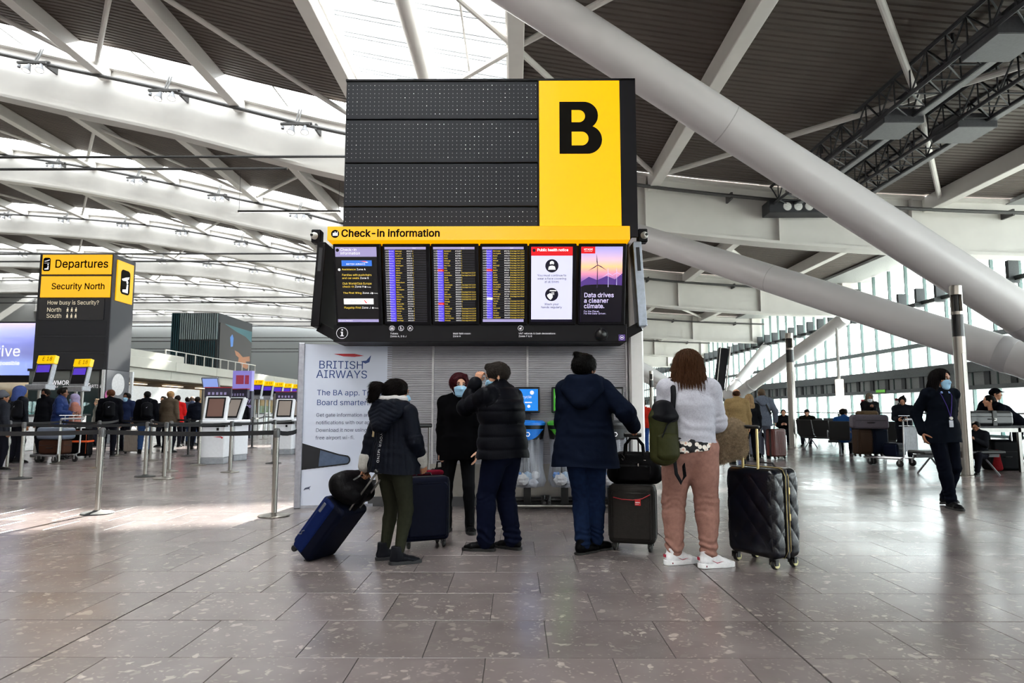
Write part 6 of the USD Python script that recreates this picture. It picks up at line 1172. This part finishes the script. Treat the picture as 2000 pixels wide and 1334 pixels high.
q('blond person in a black jacket and black mask beyond the kiosks', 474, 781, 27.5, 195, '0f1014', ('bun', '9a7a52'), 'f', 'fair', mask='121214')
# their luggage
def bag_at(px, py): p = G(px, py); return (p[0], p[1] + .15, 0)
hard_case('suitcase', 'silver beige hard suitcase standing by the person with the blue mask', bag_at(252, 886), 20, .42, .26, .60, '8d8178', 1.0); soft_case('suitcase', 'large black suitcase with an orange strap between the barrier posts', bag_at(143, 895), 10, .60, .36, .70, '0a0a0d', .0 or None, trim=M('strap_orange', 'd2521c', .6)); p = bag_at(143, 895)
s_ = obj('luggage_strap', MB().box(-.315, .315, -.215, .195, .40, .45, .01), M('strap_orange')); UsdGeom.Xformable(s_).AddTranslateOp().Set(Gf.Vec3d(*p)); UsdGeom.Xformable(s_).AddRotateZOp().Set(10); tag(s_, 'orange strap wrapped round the large black suitcase', 'strap')
def trolley(loc, rz, lab, panel=True):
    t = thing('luggage_trolley', lab, 'trolley', loc, rz); m = M('trolley_aluminium', 'b9b9bc', .3, .9)
    for x in (-.28, .28): obj('side_rail', MB().tube([(x, -.42, .98), (x, -.40, .22), (x * .9, -.30, .17), (x * .55, .55, .17)], .018, 8), m, t)
    obj('handle_bar', MB().tube([(-.30, -.46, 1.02), (.30, -.46, 1.02)], .022, 10).tube([(-.28, -.42, .98), (-.30, -.46, 1.02)], .018, 8).tube([(.28, -.42, .98), (.30, -.46, 1.02)], .018, 8), m, t); bk = MB()
    for z in (.88, 1.10): bk.tube([(-.22, -.48, z), (.22, -.48, z)], .008, 6).tube([(-.22, -.30, z), (.22, -.30, z)], .008, 6)
    for x in (-.22, 0, .22): bk.tube([(x, -.48, .88), (x, -.48, 1.10)], .007, 6)
    obj('basket', bk, m, t)
    if panel: obj('back_panel', MB().box(-.25, .25, -.43, -.41, .34, .86, .005), M('panel_pale', 'b9bec8', .35), t, smooth=False)
    dk = MB(); [dk.tube([(-.26 + k * .075, -.32, .185), (-.16 + k * .045, .55, .185)], .008, 6) for k in range(8)]; obj('deck_bars', dk, m, t)
    for x, y in ((-.27, -.30), (.27, -.30), (-.06, .45), (.06, .45)):
        w_ = obj('wheel', MB().lathe([(0, -.02), (.06, -.02), (.075, -.012), (.075, .012), (.06, .02), (0, .02)], 18, at=(x, y, .076), axis=(1, 0, 0)), rubberM, t); obj('fork', MB().box(x - .03, x - .022, y - .02, y + .02, .07, .18).box(x + .022, x + .03, y - .02, y + .02, .07, .18).box(x - .03, x + .03, y - .02, y + .02, .165, .18), m, w_)
    return t
p = bag_at(92, 905); trolley((p[0], p[1] + .1, 0), 75, 'luggage trolley with a grey case and a brown bag in the queue', False)
def lying(name, lab, loc, rz, w, d, h, col, hard=False, amp=.006, cat='suitcase'):
    t = thing(name, lab, cat, loc, rz); m = M('hardshell_' + col, col, .35, 0, .06, 10, coat=.2) if hard else cloth(col, 'nylon'); obj('shell', wrinkle(MB().rbox(-w / 2, w / 2, -d / 2, d / 2, 0, h, min(.07, h * .3), 6).arr(), amp, 7, 3), m, t, smooth=50)
    obj('zip', MB().tube([(-w / 2 + .05, -d / 2 - .003, h * .62), (w / 2 - .05, -d / 2 - .003, h * .62), (w / 2 + .002, -d / 2 + .06, h * .62), (w / 2 + .002, d / 2 - .05, h * .62)], .006, 6), M('zip_dark', '111114', .5), t); obj('carry_handle', MB().tube([(-.08, -d / 2, h * .45), (-.06, -d / 2 - .03, h * .45), (.06, -d / 2 - .03, h * .45), (.08, -d / 2, h * .45)], .01, 8), blackM, t); return t
lying('duffel_bag', 'brown leather bag lying on the trolley in the queue', (p[0], p[1] + .1, .195), -5, .62, .36, .34, '3a231a', cat='bag'); lying('suitcase', 'blue-grey case lying on the brown bag in the queue', (p[0], p[1] + .1, .54), -5, .70, .44, .28, '5a6478', True)

def small_pack(loc, rz, lab, src=[None]):
    if src[0] is not None: return dup(src[0], loc, rz, lab)
    t = src[0] = thing('backpack', lab, 'backpack', loc, rz); pm = cloth('0c0d12', 'nylon'); obj('pack_body', wrinkle(sdf([cap((0, 0, .06), (0, 0, .36), (.15, .08), (.14, .075)), cap((0, -.06, .08), (0, -.055, .22), (.11, .05), (.10, .04))], .018, .03), .008, 9, 3), pm, t, smooth=True)
    for x in (-.09, .09): obj('shoulder_strap', MB().tube([(x, .05, .05), (x * 1.2, .10, .12), (x, .06, .40)], .016, 6, flat=.4), pm, t)
    obj('top_handle', MB().tube([(-.03, .0, .42), (0, .0, .46), (.03, .0, .42)], .008, 6), pm, t); obj('logo_mark', flat(MB(), Polygon([(-.02, .28), (.03, .31), (.0, .27), (-.03, .285)]), 0, TR(0, -.085, 0, rx=90)), M('badge_card', 'a8acb8', .4), t, smooth=False)
for px, top, Y, rz, dx, lab in ((38, 753, 16.0, -20, .22, 'black backpack hanging from the person in the blue hood'), (217, 759, 18.4, 25, .0, 'black backpack worn by the brown-haired person in the queue'), (288, 762, 19.4, 20, .05, 'black backpack worn by the person in hoodie and jeans')):
    p = P(px, top, Y); a_ = math.radians(rz); small_pack((p[0] + .22 * math.sin(a_) + dx, p[1] - .22 * math.cos(a_), p[2] - .78), rz, lab)
# ================================================================== right of the board: tubes, gantry, posts, seating, people
def Y_at_px(px, X): return X * F / (px - 1008)
tubeM = M('tube_white', 'd9d6d8', .38, 0, .02, 1, coat=.2)
NX, NY, NZ = 14.4, 15.4, 1.35
def legs_tube(y0, lab0, lab1, mirror=False):
    node = np.array([NX, NY + y0, NZ]); a = P(1125, 56, 13.7) + [0, y0, 0]; b = P(1265, 467, 25.3) + [0, y0, 0]
    for far, tgt, lab in ((a, 1.45, lab0), (b, 1.25, lab1)):
        d = far - node; top = node + d * tgt; t = thing('roof_strut', lab, 'strut', node); e = top - node
        obj('tube', MB().tube([e * 0.06, e], .45, 28), tubeM, t, smooth=60); obj('collar', MB().tube([e * .155, e * .160, e * .168, e * .172], [.455, .475, .475, .455], 28), M('collar_grey', 'c4c2c6', .4, 0, .02, 2), t, smooth=60)
        obj('weld_line', MB().tube([e * .52, e * .521], .4525, 28, cap=False), M('weld_grey', 'b8b5b7', .5), t)
    nd = thing('strut_foot', 'pale steel foot where the ' + ('near' if y0 == 0 else 'far') + ' pair of roof struts meets', 'strut', node); obj('ball_joint', MB().lathe([(0, -.8), (.4, -.75), (.6, -.3), (.62, .2), (.4, .6), (0, .7)], 24), tubeM, nd); obj('pedestal', MB().lathe([(.5, -1.35), (.5, -1.2), (.35, -.7)], 24), M('collar_grey'), nd)
legs_tube(0, 'thick white roof strut crossing the picture from top centre to the right edge', 'thick white roof strut running from behind the board to the right edge'); legs_tube(36, 'upper far white roof strut beside the board end post', 'lower far white roof strut beside the board end post')
for k, (px, py, Y, px2, py2, Y2) in enumerate(((1422, 772, 50, 1515, 655, 62), (1440, 772, 50, 1650, 622, 42))):
    a, b = P(px, py, Y), P(px2, py2, Y2); t = thing('roof_strut', ['steeper', 'flatter'][k] + ' white strut rising to the right in front of the glazed wall', 'strut', a); obj('tube', MB().tube([(0, 0, 0), b - a], .42, 24), tubeM, t, smooth=60); obj('collar', MB().tube([(b - a) * .14, (b - a) * .16], .45, 24), M('collar_grey'), t)
# maintenance gantries under the roof
gtM = M('gantry_grey', '34353a', .55, .2)
for k, (X, lab) in enumerate(((10.4, 'upper dark lattice gantry under the roof at top right'), (12.6, 'lower dark lattice gantry under the roof at top right'))):
    t = thing('lattice_gantry', lab, 'gantry', (X, 11.5, 9.2)); L_ = 14.6
    for x, z in ((-.4, 0), (.4, 0), (-.4, .75), (.4, .75)): obj('chord', MB().tube([(x, 0, z), (x, L_, z)], .055, 8), gtM, t)
    lt = MB(); n = 20
    for j in range(n):
        y0_, y1_ = L_ * j / n, L_ * (j + 1) / n
        for x in (-.4, .4): lt.tube([(x, y0_, 0 if j % 2 else .75), (x, y1_, .75 if j % 2 else 0)], .026, 6)
        lt.tube([(-.4, y0_, 0), (.4, y1_, 0)], .022, 6).tube([(-.4, y0_, .75), (.4, y1_, .75)], .022, 6).tube([(-.4, y0_, 0), (-.4, y0_, .75)], .022, 6).tube([(.4, y0_, 0), (.4, y0_, .75)], .022, 6).tube([(-.4, y0_, 0), (.4, y0_, 0)], .022, 6)
    obj('lattice_bars', lt, gtM, t, kind='stuff'); obj('light_tray', MB().box(.48, .66, 0, L_, -.02, .06), M('tray_grey', '6a6a6e', .5), t)
    obj('equipment_box', MB().box(-.4, .7, 6.4 + k * .3, 7.6 + k * .3, -.2, .2, .02), M('box_grey', '4a4b50', .5), t, smooth=False); obj('equipment_box', MB().box(-.4, .7, 2.0, 3.2, -.2, .2, .02), M('box_grey'), t, smooth=False)
    obj('hanger', MB().cyl((0, 4, .7), (0, 4, 1.6), .04, n=8).cyl((0, 11, .7), (0, 11, 1.4), .04, n=8), gtM, t)
    if k == 0:
        obj('lamp_box', MB().box(-.6, 2.0, L_ - .3, L_ + .5, -.35, .15, .02), gtM, t, smooth=False)
        for q_ in range(4): obj('floodlight', MB().lathe([(0, 0), (.16, .02), (.18, .1), (.1, .2), (0, .22)], 14, at=(.1 + q_ * .42, L_ - .34, -.12), axis=(0, 1, 0)), M('lens_white', 'e2e2e0', .3), t)
# steel air posts
postM = M('post_steel', 'a39e98', .26, .95, .01, 2, stretch=(1, 1, .1))
def air_post(px, Y, lab, top):
    x = P(px, 803, Y)[0]; t = thing('air_post', lab, 'post', (x, Y, 0)); z = top; r = .105 if Y < 15 else .125
    obj('column', MB().lathe([(r + .02, 0), (r + .02, .02), (r, .03), (r, z - .98), (r - .006, z - .975)], 28), postM, t); obj('seam_strip', MB().box(-.03, .03, -r - .012, -r + .01, .03, z - 1.3, .004), chromeM, t)
    obj('dark_band', MB().lathe([(r - .004, z - .98), (r - .004, z - .56)], 28), M('band_black', '15161a', .2), t); obj('upper_ring', MB().lathe([(r, z - .56), (r, z - .50), (0, z - .50)], 28), postM, t)
    a = np.linspace(-.35 * np.pi, .75 * np.pi, 14); ar = [(r * math.cos(b), r * math.sin(b)) for b in a] + [((r - .02) * math.cos(b), (r - .02) * math.sin(b)) for b in a[::-1]]; obj('back_shell', MB().prism(Polygon(ar), .32, TR(z=z - .50)), postM, t); obj('nozzle_core', MB().lathe([(.05, z - .5), (.05, z - .18)], 16), blackM, t); obj('cap', MB().lathe([(0, z - .18), (r, z - .18), (r, z - .008), (r - .01, z), (0, z)], 28), postM, t)
air_post(1882, 12.9, 'tall steel air post beside the walking staff member', 3.58); air_post(1547, 22.6, 'steel air post beside the glossy red-brown suitcase', 3.78); air_post(1273, 41, 'slender far steel air post beside the white end post', 3.6)
lt_ = thing('lit_totem', 'white glowing totem on a slim pole in front of the glazed wall', 'lamp', (*P(1642, 803, 28)[:2], 0)); obj('pole', MB().cyl((0, 0, 0), (0, 0, 1.1), .12, n=16), steelM, lt_); obj('glowing_shaft', MB().rbox(-.13, .13, -.13, .13, 1.25, 2.5, .04), ME('totem_glow', 'fff4e0', 1.6), lt_); obj('notice', MB().box(-.12, .12, -.15, -.14, 1.0, 1.25), M('notice_white', 'd0d0d0', .5), lt_, smooth=False); obj('top_pole', MB().cyl((0, 0, 2.5), (0, 0, 4.6), .05, n=10), whiteM, lt_)
for px, lab, c in ((1685, 'red and white mask notice on the glass, nearer the totem', 'b8343a'), (1752, 'white mask notice with a dark red heading above the stacked trolley', '7a1f2a')):
    Y = Y_at_px(px, XF - 1.75); s_ = thing('mask_notice', lab, 'sign', (XF - 1.75, Y, 1.15), -58); obj('card', MB().box(-.25, .25, 0, .02, 0, .72), M('card_white', 'dcdce0', .5), s_, smooth=False); obj('heading', MB().box(-.25, .25, -.004, 0, .60, .72), M('heading_' + c, c, .5), s_, smooth=False); d_ = MB(); flat(d_, disc(0, .36, .14, 20), 0, TR(0, -.004, 0, rx=90)); obj('symbol', d_, M('symbol_dark', '22242c', .5), s_, smooth=False); obj('face_drawing', flat(flat(MB(), disc(0, .41, .05, 12), 0, TR(0, -.006, 0, rx=90)), Polygon([(-.07, .28), (.07, .28), (.05, .36), (-.05, .36)]), 0, TR(0, -.006, 0, rx=90)), M('card_white'), s_, smooth=False); obj('small_print', flat(MB(), rect(-.16, .16, .08, .11).union(rect(-.16, .16, .14, .16)), 0, TR(0, -.004, 0, rx=90)), M('heading_' + c), s_, smooth=False)
ex = thing('exit_sign', 'small green lit sign above the doors in the glazed wall', 'sign', (XF - .36, Y_at_px(1716, XF - .36), 2.3), -90); obj('sign_face', MB().box(-.5, .5, -.02, 0, 0, .16), ME('exit_green', '6ac83a', .55), ex, smooth=False); obj('sign_box', MB().box(-.52, .52, 0, .06, -.02, .18), darkM, ex, smooth=False)
hs2 = thing('hanging_display', 'dark slanting display bank on silver posts behind the auburn hair', 'display', P(1408, 722, 24)); obj('display_case', MB().obox((-.1, 0, -.7), (.12, 0, .75), .35, .12, (0, 1, 0)), cabdarkM, hs2, smooth=False); obj('silver_edge', MB().tube([(.12, -.05, -.75), (.34, -.05, .8)], .03, 8).tube([(-.2, -.05, -.75), (.0, -.05, .8)], .02, 8), steelM, hs2); obj('stem', MB().cyl((.0, 0, -.7), (-.02, 0, -2.75), .04, n=10), steelM, hs2)
# beam seating
seatM = M('seat_black', '0e0f12', .5, 0, .1, 30)
def bench(loc, rz, n, lab, back=True):
    t = thing('airport_bench', lab, 'seating', loc, rz); w_ = .56
    for k in range(n):
        x = (k - (n - 1) / 2) * w_; s_ = obj('seat', MB().rbox(x - .26, x + .26, -.24, .24, .40, .46, .025, 4), seatM, t, smooth=50)
        if not back: continue
        b_ = MB().rbox(-.26, .26, -.02, .03, 0, .50, .02, 4).move(TR(x, -.26, .44, rx=14)); obj('backrest', b_, seatM, t, smooth=50)
    for k in range(n + 1 if back else 0): x = (k - n / 2) * w_; obj('armrest', MB().tube([(x, -.30, .62), (x, -.10, .66), (x, .18, .65), (x, .20, .44)], .014, 6), M('seat_steel', '8a8a90', .35, .8), t)
    obj('beam', MB().box(-n * w_ / 2, n * w_ / 2, -.05, .05, .33, .39), darkM, t)
    for s in (-1, 1): obj('leg', MB().tube([(s * (n * w_ / 2 - .3), -.38, .01), (s * (n * w_ / 2 - .3), -.02, .34), (s * (n * w_ / 2 - .3), .36, .01)], .018, 8), M('seat_steel'), t)
bench((10.0, 21.6, 0), -53, 4, 'row of four black seats between the steel post and the seated person in blue'); bench((9.5, 19.0, 0), -22, 3, 'row of three black seats with a person in blue, behind the loaded trolley'); bench((8.35, 13.15, 0), 6, 3, 'low backless black bench with a child on it, beside the walking staff member', False); bench((11.6, 26.5, 0), 170, 3, 'far row of black seats beyond the red-brown suitcase')
SIT = dict(hips=.50, feet=((-.12, .50, 6), (.12, .50, -6)), lean=.10)
def rp(label, px, top, Y, rz, col, hair_, sex='m', skin='light', legs_='14151c', seat=False, mask=None, look=(0, 0), kind='cloth', hands=None, h=None, lean=0.0, girth=1.05, res=.016, hood=False, hem=.84, **kw):
    p = P(px, top, Y); h = h or (1.70 if seat else min(max(p[2], 1.2), 1.9)); k = dict(SIT) if seat else dict(lean=lean)
    k.update(kw); return person(label, (p[0], p[1], 0), rz, h, skin, sex, girth, look=look, hair_=hair_, hands=hands, mask=mask, res=res, top=dict(t=.035, a=.03, hem=hem, col=col, kind=kind, hood=hood), legs=dict(col=legs_, d=.014, dk=.02, da=.02, amp=.004), shoes=('trainer', '121214', '1c1c1e'), **k)
lap = ((-.10, .33, .74), (.10, .33, .74)); phone_ = ((-.06, .30, 1.30), (.07, .30, 1.32))
rp('balding person in a camel coat seen from behind, beyond the fur coat', 1438, 757, 15.6, -8, '86704e', ('bald', '3a2418'), legs_='6a5034', hem=.70, girth=1.12); rp('person with long blond hair close beside the camel coat', 1463, 768, 16.6, -5, '15161a', ('long', '8a7052'), 'f', 'fair')
rp('person in a grey hoodie and grey joggers with a crossbody strap, beside the red-brown suitcase', 1487, 757, 17.6, -12, '5d6472', ('crop', '5a4a3c'), legs_='5f6574', hood=True, hem=.80, hands=(None, (.30, -.02, .92)))
hp_ = P(1487, 757, 17.6); ss = thing('crossbody_strap', 'black crossbody strap over the grey hoodie', 'strap', (hp_[0], hp_[1], 0), -12); obj('strap_band', MB().tube([(.02, -.14, 1.48), (.10, -.175, 1.32), (.2, -.12, 1.12)], .02, 8, flat=.3, ref=(0, 1, 0)), blackM, ss)
rp('person in a red top just right of the white end post', 1256, 780, 19.0, 15, 'a8281c', ('short', '3a2a20'), legs_='2c4a8a'); rp('person in a dark hat bent over behind the far seats, nearest the steel post', 1577, 818, 24.0, 150, '15140f', ('cap', '101010'), seat=True, lean=.5, hands=lap); rp('person in dark clothes hunched beyond the steel post', 1530, 806, 25.0, 160, '141416', ('crop', '121010'), seat=True, lean=.45, hands=lap)
rp('person in a blue jacket with a mask sitting with their back to the viewer', 1646, 792, 19.1, -30, '1d3f72', ('short', '14100f'), seat=True, mask='d8dce2', look=(-45, -10), hands=lap, hood=False)
rp('person in a pale headscarf and black jacket holding up a phone', 1697, 767, 20.6, 165, '1c1c1e', ('hijab', '6a6258'), 'f', 'tan', mask='d8dce2', hands=phone_, grips=('grip', 'grip'), look=(0, -15))
pw = P(1697, 803, 20.6); pn = thing('phone', 'dark mobile phone held up by the person in the headscarf', 'phone', (pw[0] - .02, pw[1] - .40, 1.29), 165, rx=-15); obj('phone_case', MB().rbox(-.038, .038, -.005, .005, -.075, .075, .004, 3), blackM, pn); obj('phone_screen', MB().box(-.034, .034, .005, .006, -.068, .068), scrM, pn)
rp('person with black curly hair and dark puffy jacket behind the loaded trolley', 1762, 772, 17.0, 150, '10131c', ('messy', '0c0a0a'), kind='nylon', hands=((-.12, .3, 1.1), (.12, .3, 1.1)), look=(0, -20), h=1.58)
rp('child with black hair and dark jacket sitting beside the table, looking down', 1908, 815, 13.2, 125, '16171c', ('crop', '0c0a0a'), 'c', 'tan', seat=True, h=1.36, look=(10, -25), hands=((-.08, .36, .86), (.08, .36, .86)), res=.014)
rp('person in a dark cap and black coat bending behind the steel post and table', 1912, 768, 15.6, -120, '0a0c14', ('cap', '0c0d12'), lean=.42, girth=1.2, h=1.80, hands=((-.2, .5, .95), (.2, .5, .95))); rp('person in black leaning in from the right picture edge over the table', 1984, 785, 14.6, 70, '0b0d15', ('crop', '0a0909'), lean=.75, h=1.75, hands=((-.2, .66, .98), (.2, .66, .98)))
# luggage and furniture on the right
hard_case('suitcase', 'glossy red-brown hard suitcase beside the person in the grey hoodie', (*G(1517, 896)[:2], 0), 30, .46, .28, .70, '5c2a26', None, rough=.2); hard_case('suitcase', 'small silver-grey hard suitcase under a dark garment beside the grey hoodie', (*G(1478, 893)[:2], 0), 5, .36, .24, .50, '5a5e72', 1.05); hard_case('suitcase', 'bright blue hard suitcase beyond the fur coat', (*G(1458, 890)[:2], 0), 0, .44, .26, .62, '124a9c', None)
dg = thing('dark_garment', 'dark folded garment hanging over the small grey suitcase', 'coat', (*G(1497, 893)[:2], 0), 0); obj('garment_body', wrinkle(sdf([cap((-.14, -.05, .62), (.0, -.10, .48), .05, .06), cap((.0, -.10, .48), (.16, -.08, .28), .055, .04)], .014, .03), .008, 12), cloth('16151a'), dg, smooth=True)
tr0 = G(1752, 913); t0 = (tr0[0] + .15, tr0[1] + .45, 0); trolley(t0, 34, 'loaded aluminium trolley with a pale back panel, piled with cases')
lying('duffel_bag', 'wide mauve-grey bag lying on top of the loaded trolley', (t0[0] - .30, t0[1] + .34, .80), -14, .74, .46, .32, '4d4850', cat='bag'); soft_case('suitcase', 'brown upright case at the left side of the loaded trolley', (t0[0] - .46, t0[1] + .36, .18), 10, .36, .26, .56, '33261e'); soft_case('suitcase', 'dark blue upright case in the middle of the loaded trolley', (t0[0] - .08, t0[1] + .42, .18), 10, .38, .26, .58, '101828')
lying('holdall', 'patterned brown holdall behind the mauve bag on the trolley', (t0[0] - .10, t0[1] + .80, .95), 10, .45, .3, .26, '4a3a28', cat='bag'); lying('suitcase', 'navy case in the basket end of the loaded trolley', (t0[0] + .14, t0[1] + .16, .195), 34, .40, .36, .30, '12182a')
tb0 = P(1895, 832, 13.8); tb_ = thing('table', 'steel-edged table carrying a grey suitcase at the right edge', 'table', (tb0[0], 13.8, 0)); tz = tb0[2]
obj('tabletop', MB().box(0, 2.4, -.1, .85, tz - .04, tz, .005), M('table_grey', '4a4c50', .5, spec=.2), tb_, smooth=False)
for x, y in ((.06, -.05), (.92, -.05), (2.3, -.05), (.06, .8), (2.3, .8)): obj('leg', MB().box(x - .03, x + .03, y - .03, y + .03, 0, tz - .04), steelM, tb_, smooth=False)
obj('rail', MB().box(0, 2.4, -.08, -.05, tz - .12, tz - .04), steelM, tb_, smooth=False); lying('suitcase', 'wide grey hard suitcase with a black belt lying on the table', (tb0[0] + .46, 14.1, tz), 3, .95, .5, .30, '222327', True); bl_ = thing('luggage_strap', 'black luggage belt round the grey suitcase on the table', 'strap', (tb0[0] + .52, 14.1, tz), 3); obj('strap_band', MB().box(-.05, .05, -.262, .262, -.003, .31, .01), blackM, bl_, smooth=False); obj('buckle', MB().box(-.03, .03, -.272, -.26, .10, .16, .004), steelM, bl_, smooth=False)
rb = thing('carrier_bag', 'dark red bag standing under the table', 'bag', (tb0[0] + .35, 13.6, .0), 10); obj('bag_body', wrinkle(sdf([cap((0, 0, .08), (0, 0, .42), (.12, .05), (.05, .03))], .014, .02), .006, 12), cloth('5c0f14'), rb, smooth=True); lying('suitcase', 'black case standing under the table', (tb0[0] + .85, 14.2, 0), 0, .6, .4, .62, '08090d')
p = G(1965, 918); trolley((p[0] + .3, p[1] + .2, 0), -70, 'empty aluminium trolley lying low at the right picture edge', False); bo = thing('water_bottle', 'clear water bottle standing on the end seat beside the child', 'bottle', (*P(1873, 860, 13.0)[:2], .465)); obj('bottle_body', MB().lathe([(0, 0), (.032, .0), (.034, .02), (.034, .15), (.012, .19), (.012, .2)], 18), pane_mat('bottle_plastic', (.85, .9, .92), .6), bo); obj('bottle_cap', MB().lathe([(.014, .2), (.014, .22), (0, .22)], 14), M('cap_white', 'd8dce0', .5), bo)
# recycling stands in front of the shutters
bagM = MW('clear_bag', {'t': ('transparent_bsdf', dict(color=(.86, .87, .9))), 'p': ('principled_bsdf', dict(base_color=lin('b8bcc8'), roughness=.25)), 'tc': ('texture_coordinate', {}), 'mp': ('mapping', dict(scale=(14, 14, 1.2))), 'n': ('noise_texture', dict(scale=1.0, detail=3.0)), 'r': ('map_range', dict(from_min=.4, from_max=.7, to_min=.12, to_max=.62, clamp=True)), 'm': ('mix_closure', {})}, [('tc.object', 'mp.vector'), ('mp.vector', 'n.vector'), ('n.fac', 'r.value'), ('r.result', 'm.fac'), ('t.BSDF', 'm.closure1'), ('p.BSDF', 'm.closure2')], 'm.closure')
def recycle(px, col, lab, scol):
    x = P(px, 900, 8.5)[0]; t = thing('recycling_stand', lab, 'bin', (x, 8.45, 0)); c_ = M('bin_' + col, col, .4)
    obj('stand_post', MB().box(-.045, .045, .16, .24, .05, 1.45, .005), blackM, t, smooth=False); obj('stand_foot', MB().tube([(-.26, -.05, .10), (-.26, .20, .10), (.26, .20, .10), (.26, -.05, .10)], .018, 8).cyl((-.2, .2, .02), (-.2, .2, .16), .03, n=10).cyl((.2, .2, .02), (.2, .2, .16), .03, n=10), blackM, t)
    obj('foot_bar', MB().tube([(-.3, -.06, .06), (.3, -.06, .06)], .018, 8), steelM, t); sc_ = obj('screen_case', MB().box(-.16, .16, .10, .16, 1.18, 1.50, .008), blackM, t, smooth=False); pn_ = obj('screen_panel', MB().box(-.135, .135, .092, .10, 1.205, 1.475), ME('bin_screen_' + scol, scol, .8), t, smooth=False)
    sp_ = MB(); Tq = TR(0, .090, 0, rx=90); flat(sp_, disc(.06, 1.43, .026, 16), 0, Tq); text(sp_, 'Recycle', .034, -.12, 1.36, 0, T=Tq); flat(sp_, disc(.02, 1.26, .02, 12), 0, Tq); flat(sp_, rect(-.03, .06, 1.30, 1.315), 0, Tq); obj('screen_print', sp_, whiteprintM, pn_, smooth=False)
    obj('lid', MB().lathe([(.0, 1.09), (.19, 1.085), (.225, 1.06), (.225, 1.03)], 28), c_, t); obj('collar', MB().lathe([(.222, 1.04), (.20, .90), (.19, .86)], 28), blackM, t)
    a = np.linspace(np.pi * 1.15, np.pi * 1.85, 16); fv_ = np.vstack([np.column_stack([.226 * np.cos(a), .226 * np.sin(a), .985 - .0 * a]), np.column_stack([.208 * np.cos(a), .208 * np.sin(a), .985 - .13 * np.sin((a - a[0]) / (a[-1] - a[0]) * np.pi)])]); i_ = np.arange(15); ff = np.stack([i_, i_ + 1, i_ + 17, i_ + 16], 1); fl = obj('front_flap', MB().add(fv_, ff).add(fv_ * [.985, .985, 1], ff[:, ::-1]), c_, t)
    obj('recycling_symbol', flat(MB(), ring(0, .925, .03, .010, 6), 0, TR(0, -.229, 0, rx=90)), whiteprintM, fl, smooth=False)
    bv, bf = MB().lathe([(.185, .88), (.18, .75), (.175, .6), (.19, .45), (.20, .36), (.17, .29), (.0, .27)], 48).arr(); an_ = np.arctan2(bv[:, 1], bv[:, 0]); k_ = (.88 - bv[:, 2]) / .6; bv[:, :2] *= (1 + .10 * np.sin(an_ * 7 + 2 * k_) * (.4 + k_) + .06 * np.sin(an_ * 13 - k_ * 3))[:, None]; obj('clear_bag', (bv, bf), bagM, t, smooth=True)
    for j, (cx, cy, cz, r_, cc) in enumerate(((-.06, -.03, .37, .075, 'd9d7d4'), (.07, -.06, .34, .055, 'c9cdd6'), (.0, .05, .40, .06, '8fb6d8'), (-.11, .02, .42, .045, '2f7fd0'), (.10, .04, .42, .05, 'e2e2e2'))): m_ = trimesh.creation.icosphere(2, r_); v_ = np.array(m_.vertices); v_ = v_ * (1 + .5 * (meshkit.noise(v_ * 40 + j * 9)[:, None] - .5)); obj('crumpled_waste', (v_ + [cx, cy, cz], m_.faces), M('waste_' + cc, cc, .5), t, smooth=False)
recycle(1030, '1270d0', 'recycling stand with a blue lid, blue screen and clear bag behind the puffer jacket', '1a86e8'); recycle(1104, '4caa2c', 'recycling stand with a green lid and clear bag left of the navy coat', '3c9c2c'); recycle(1196, '2a2c30', 'recycling stand with a dark lid half hidden between navy coat and end post', '6a6c70')
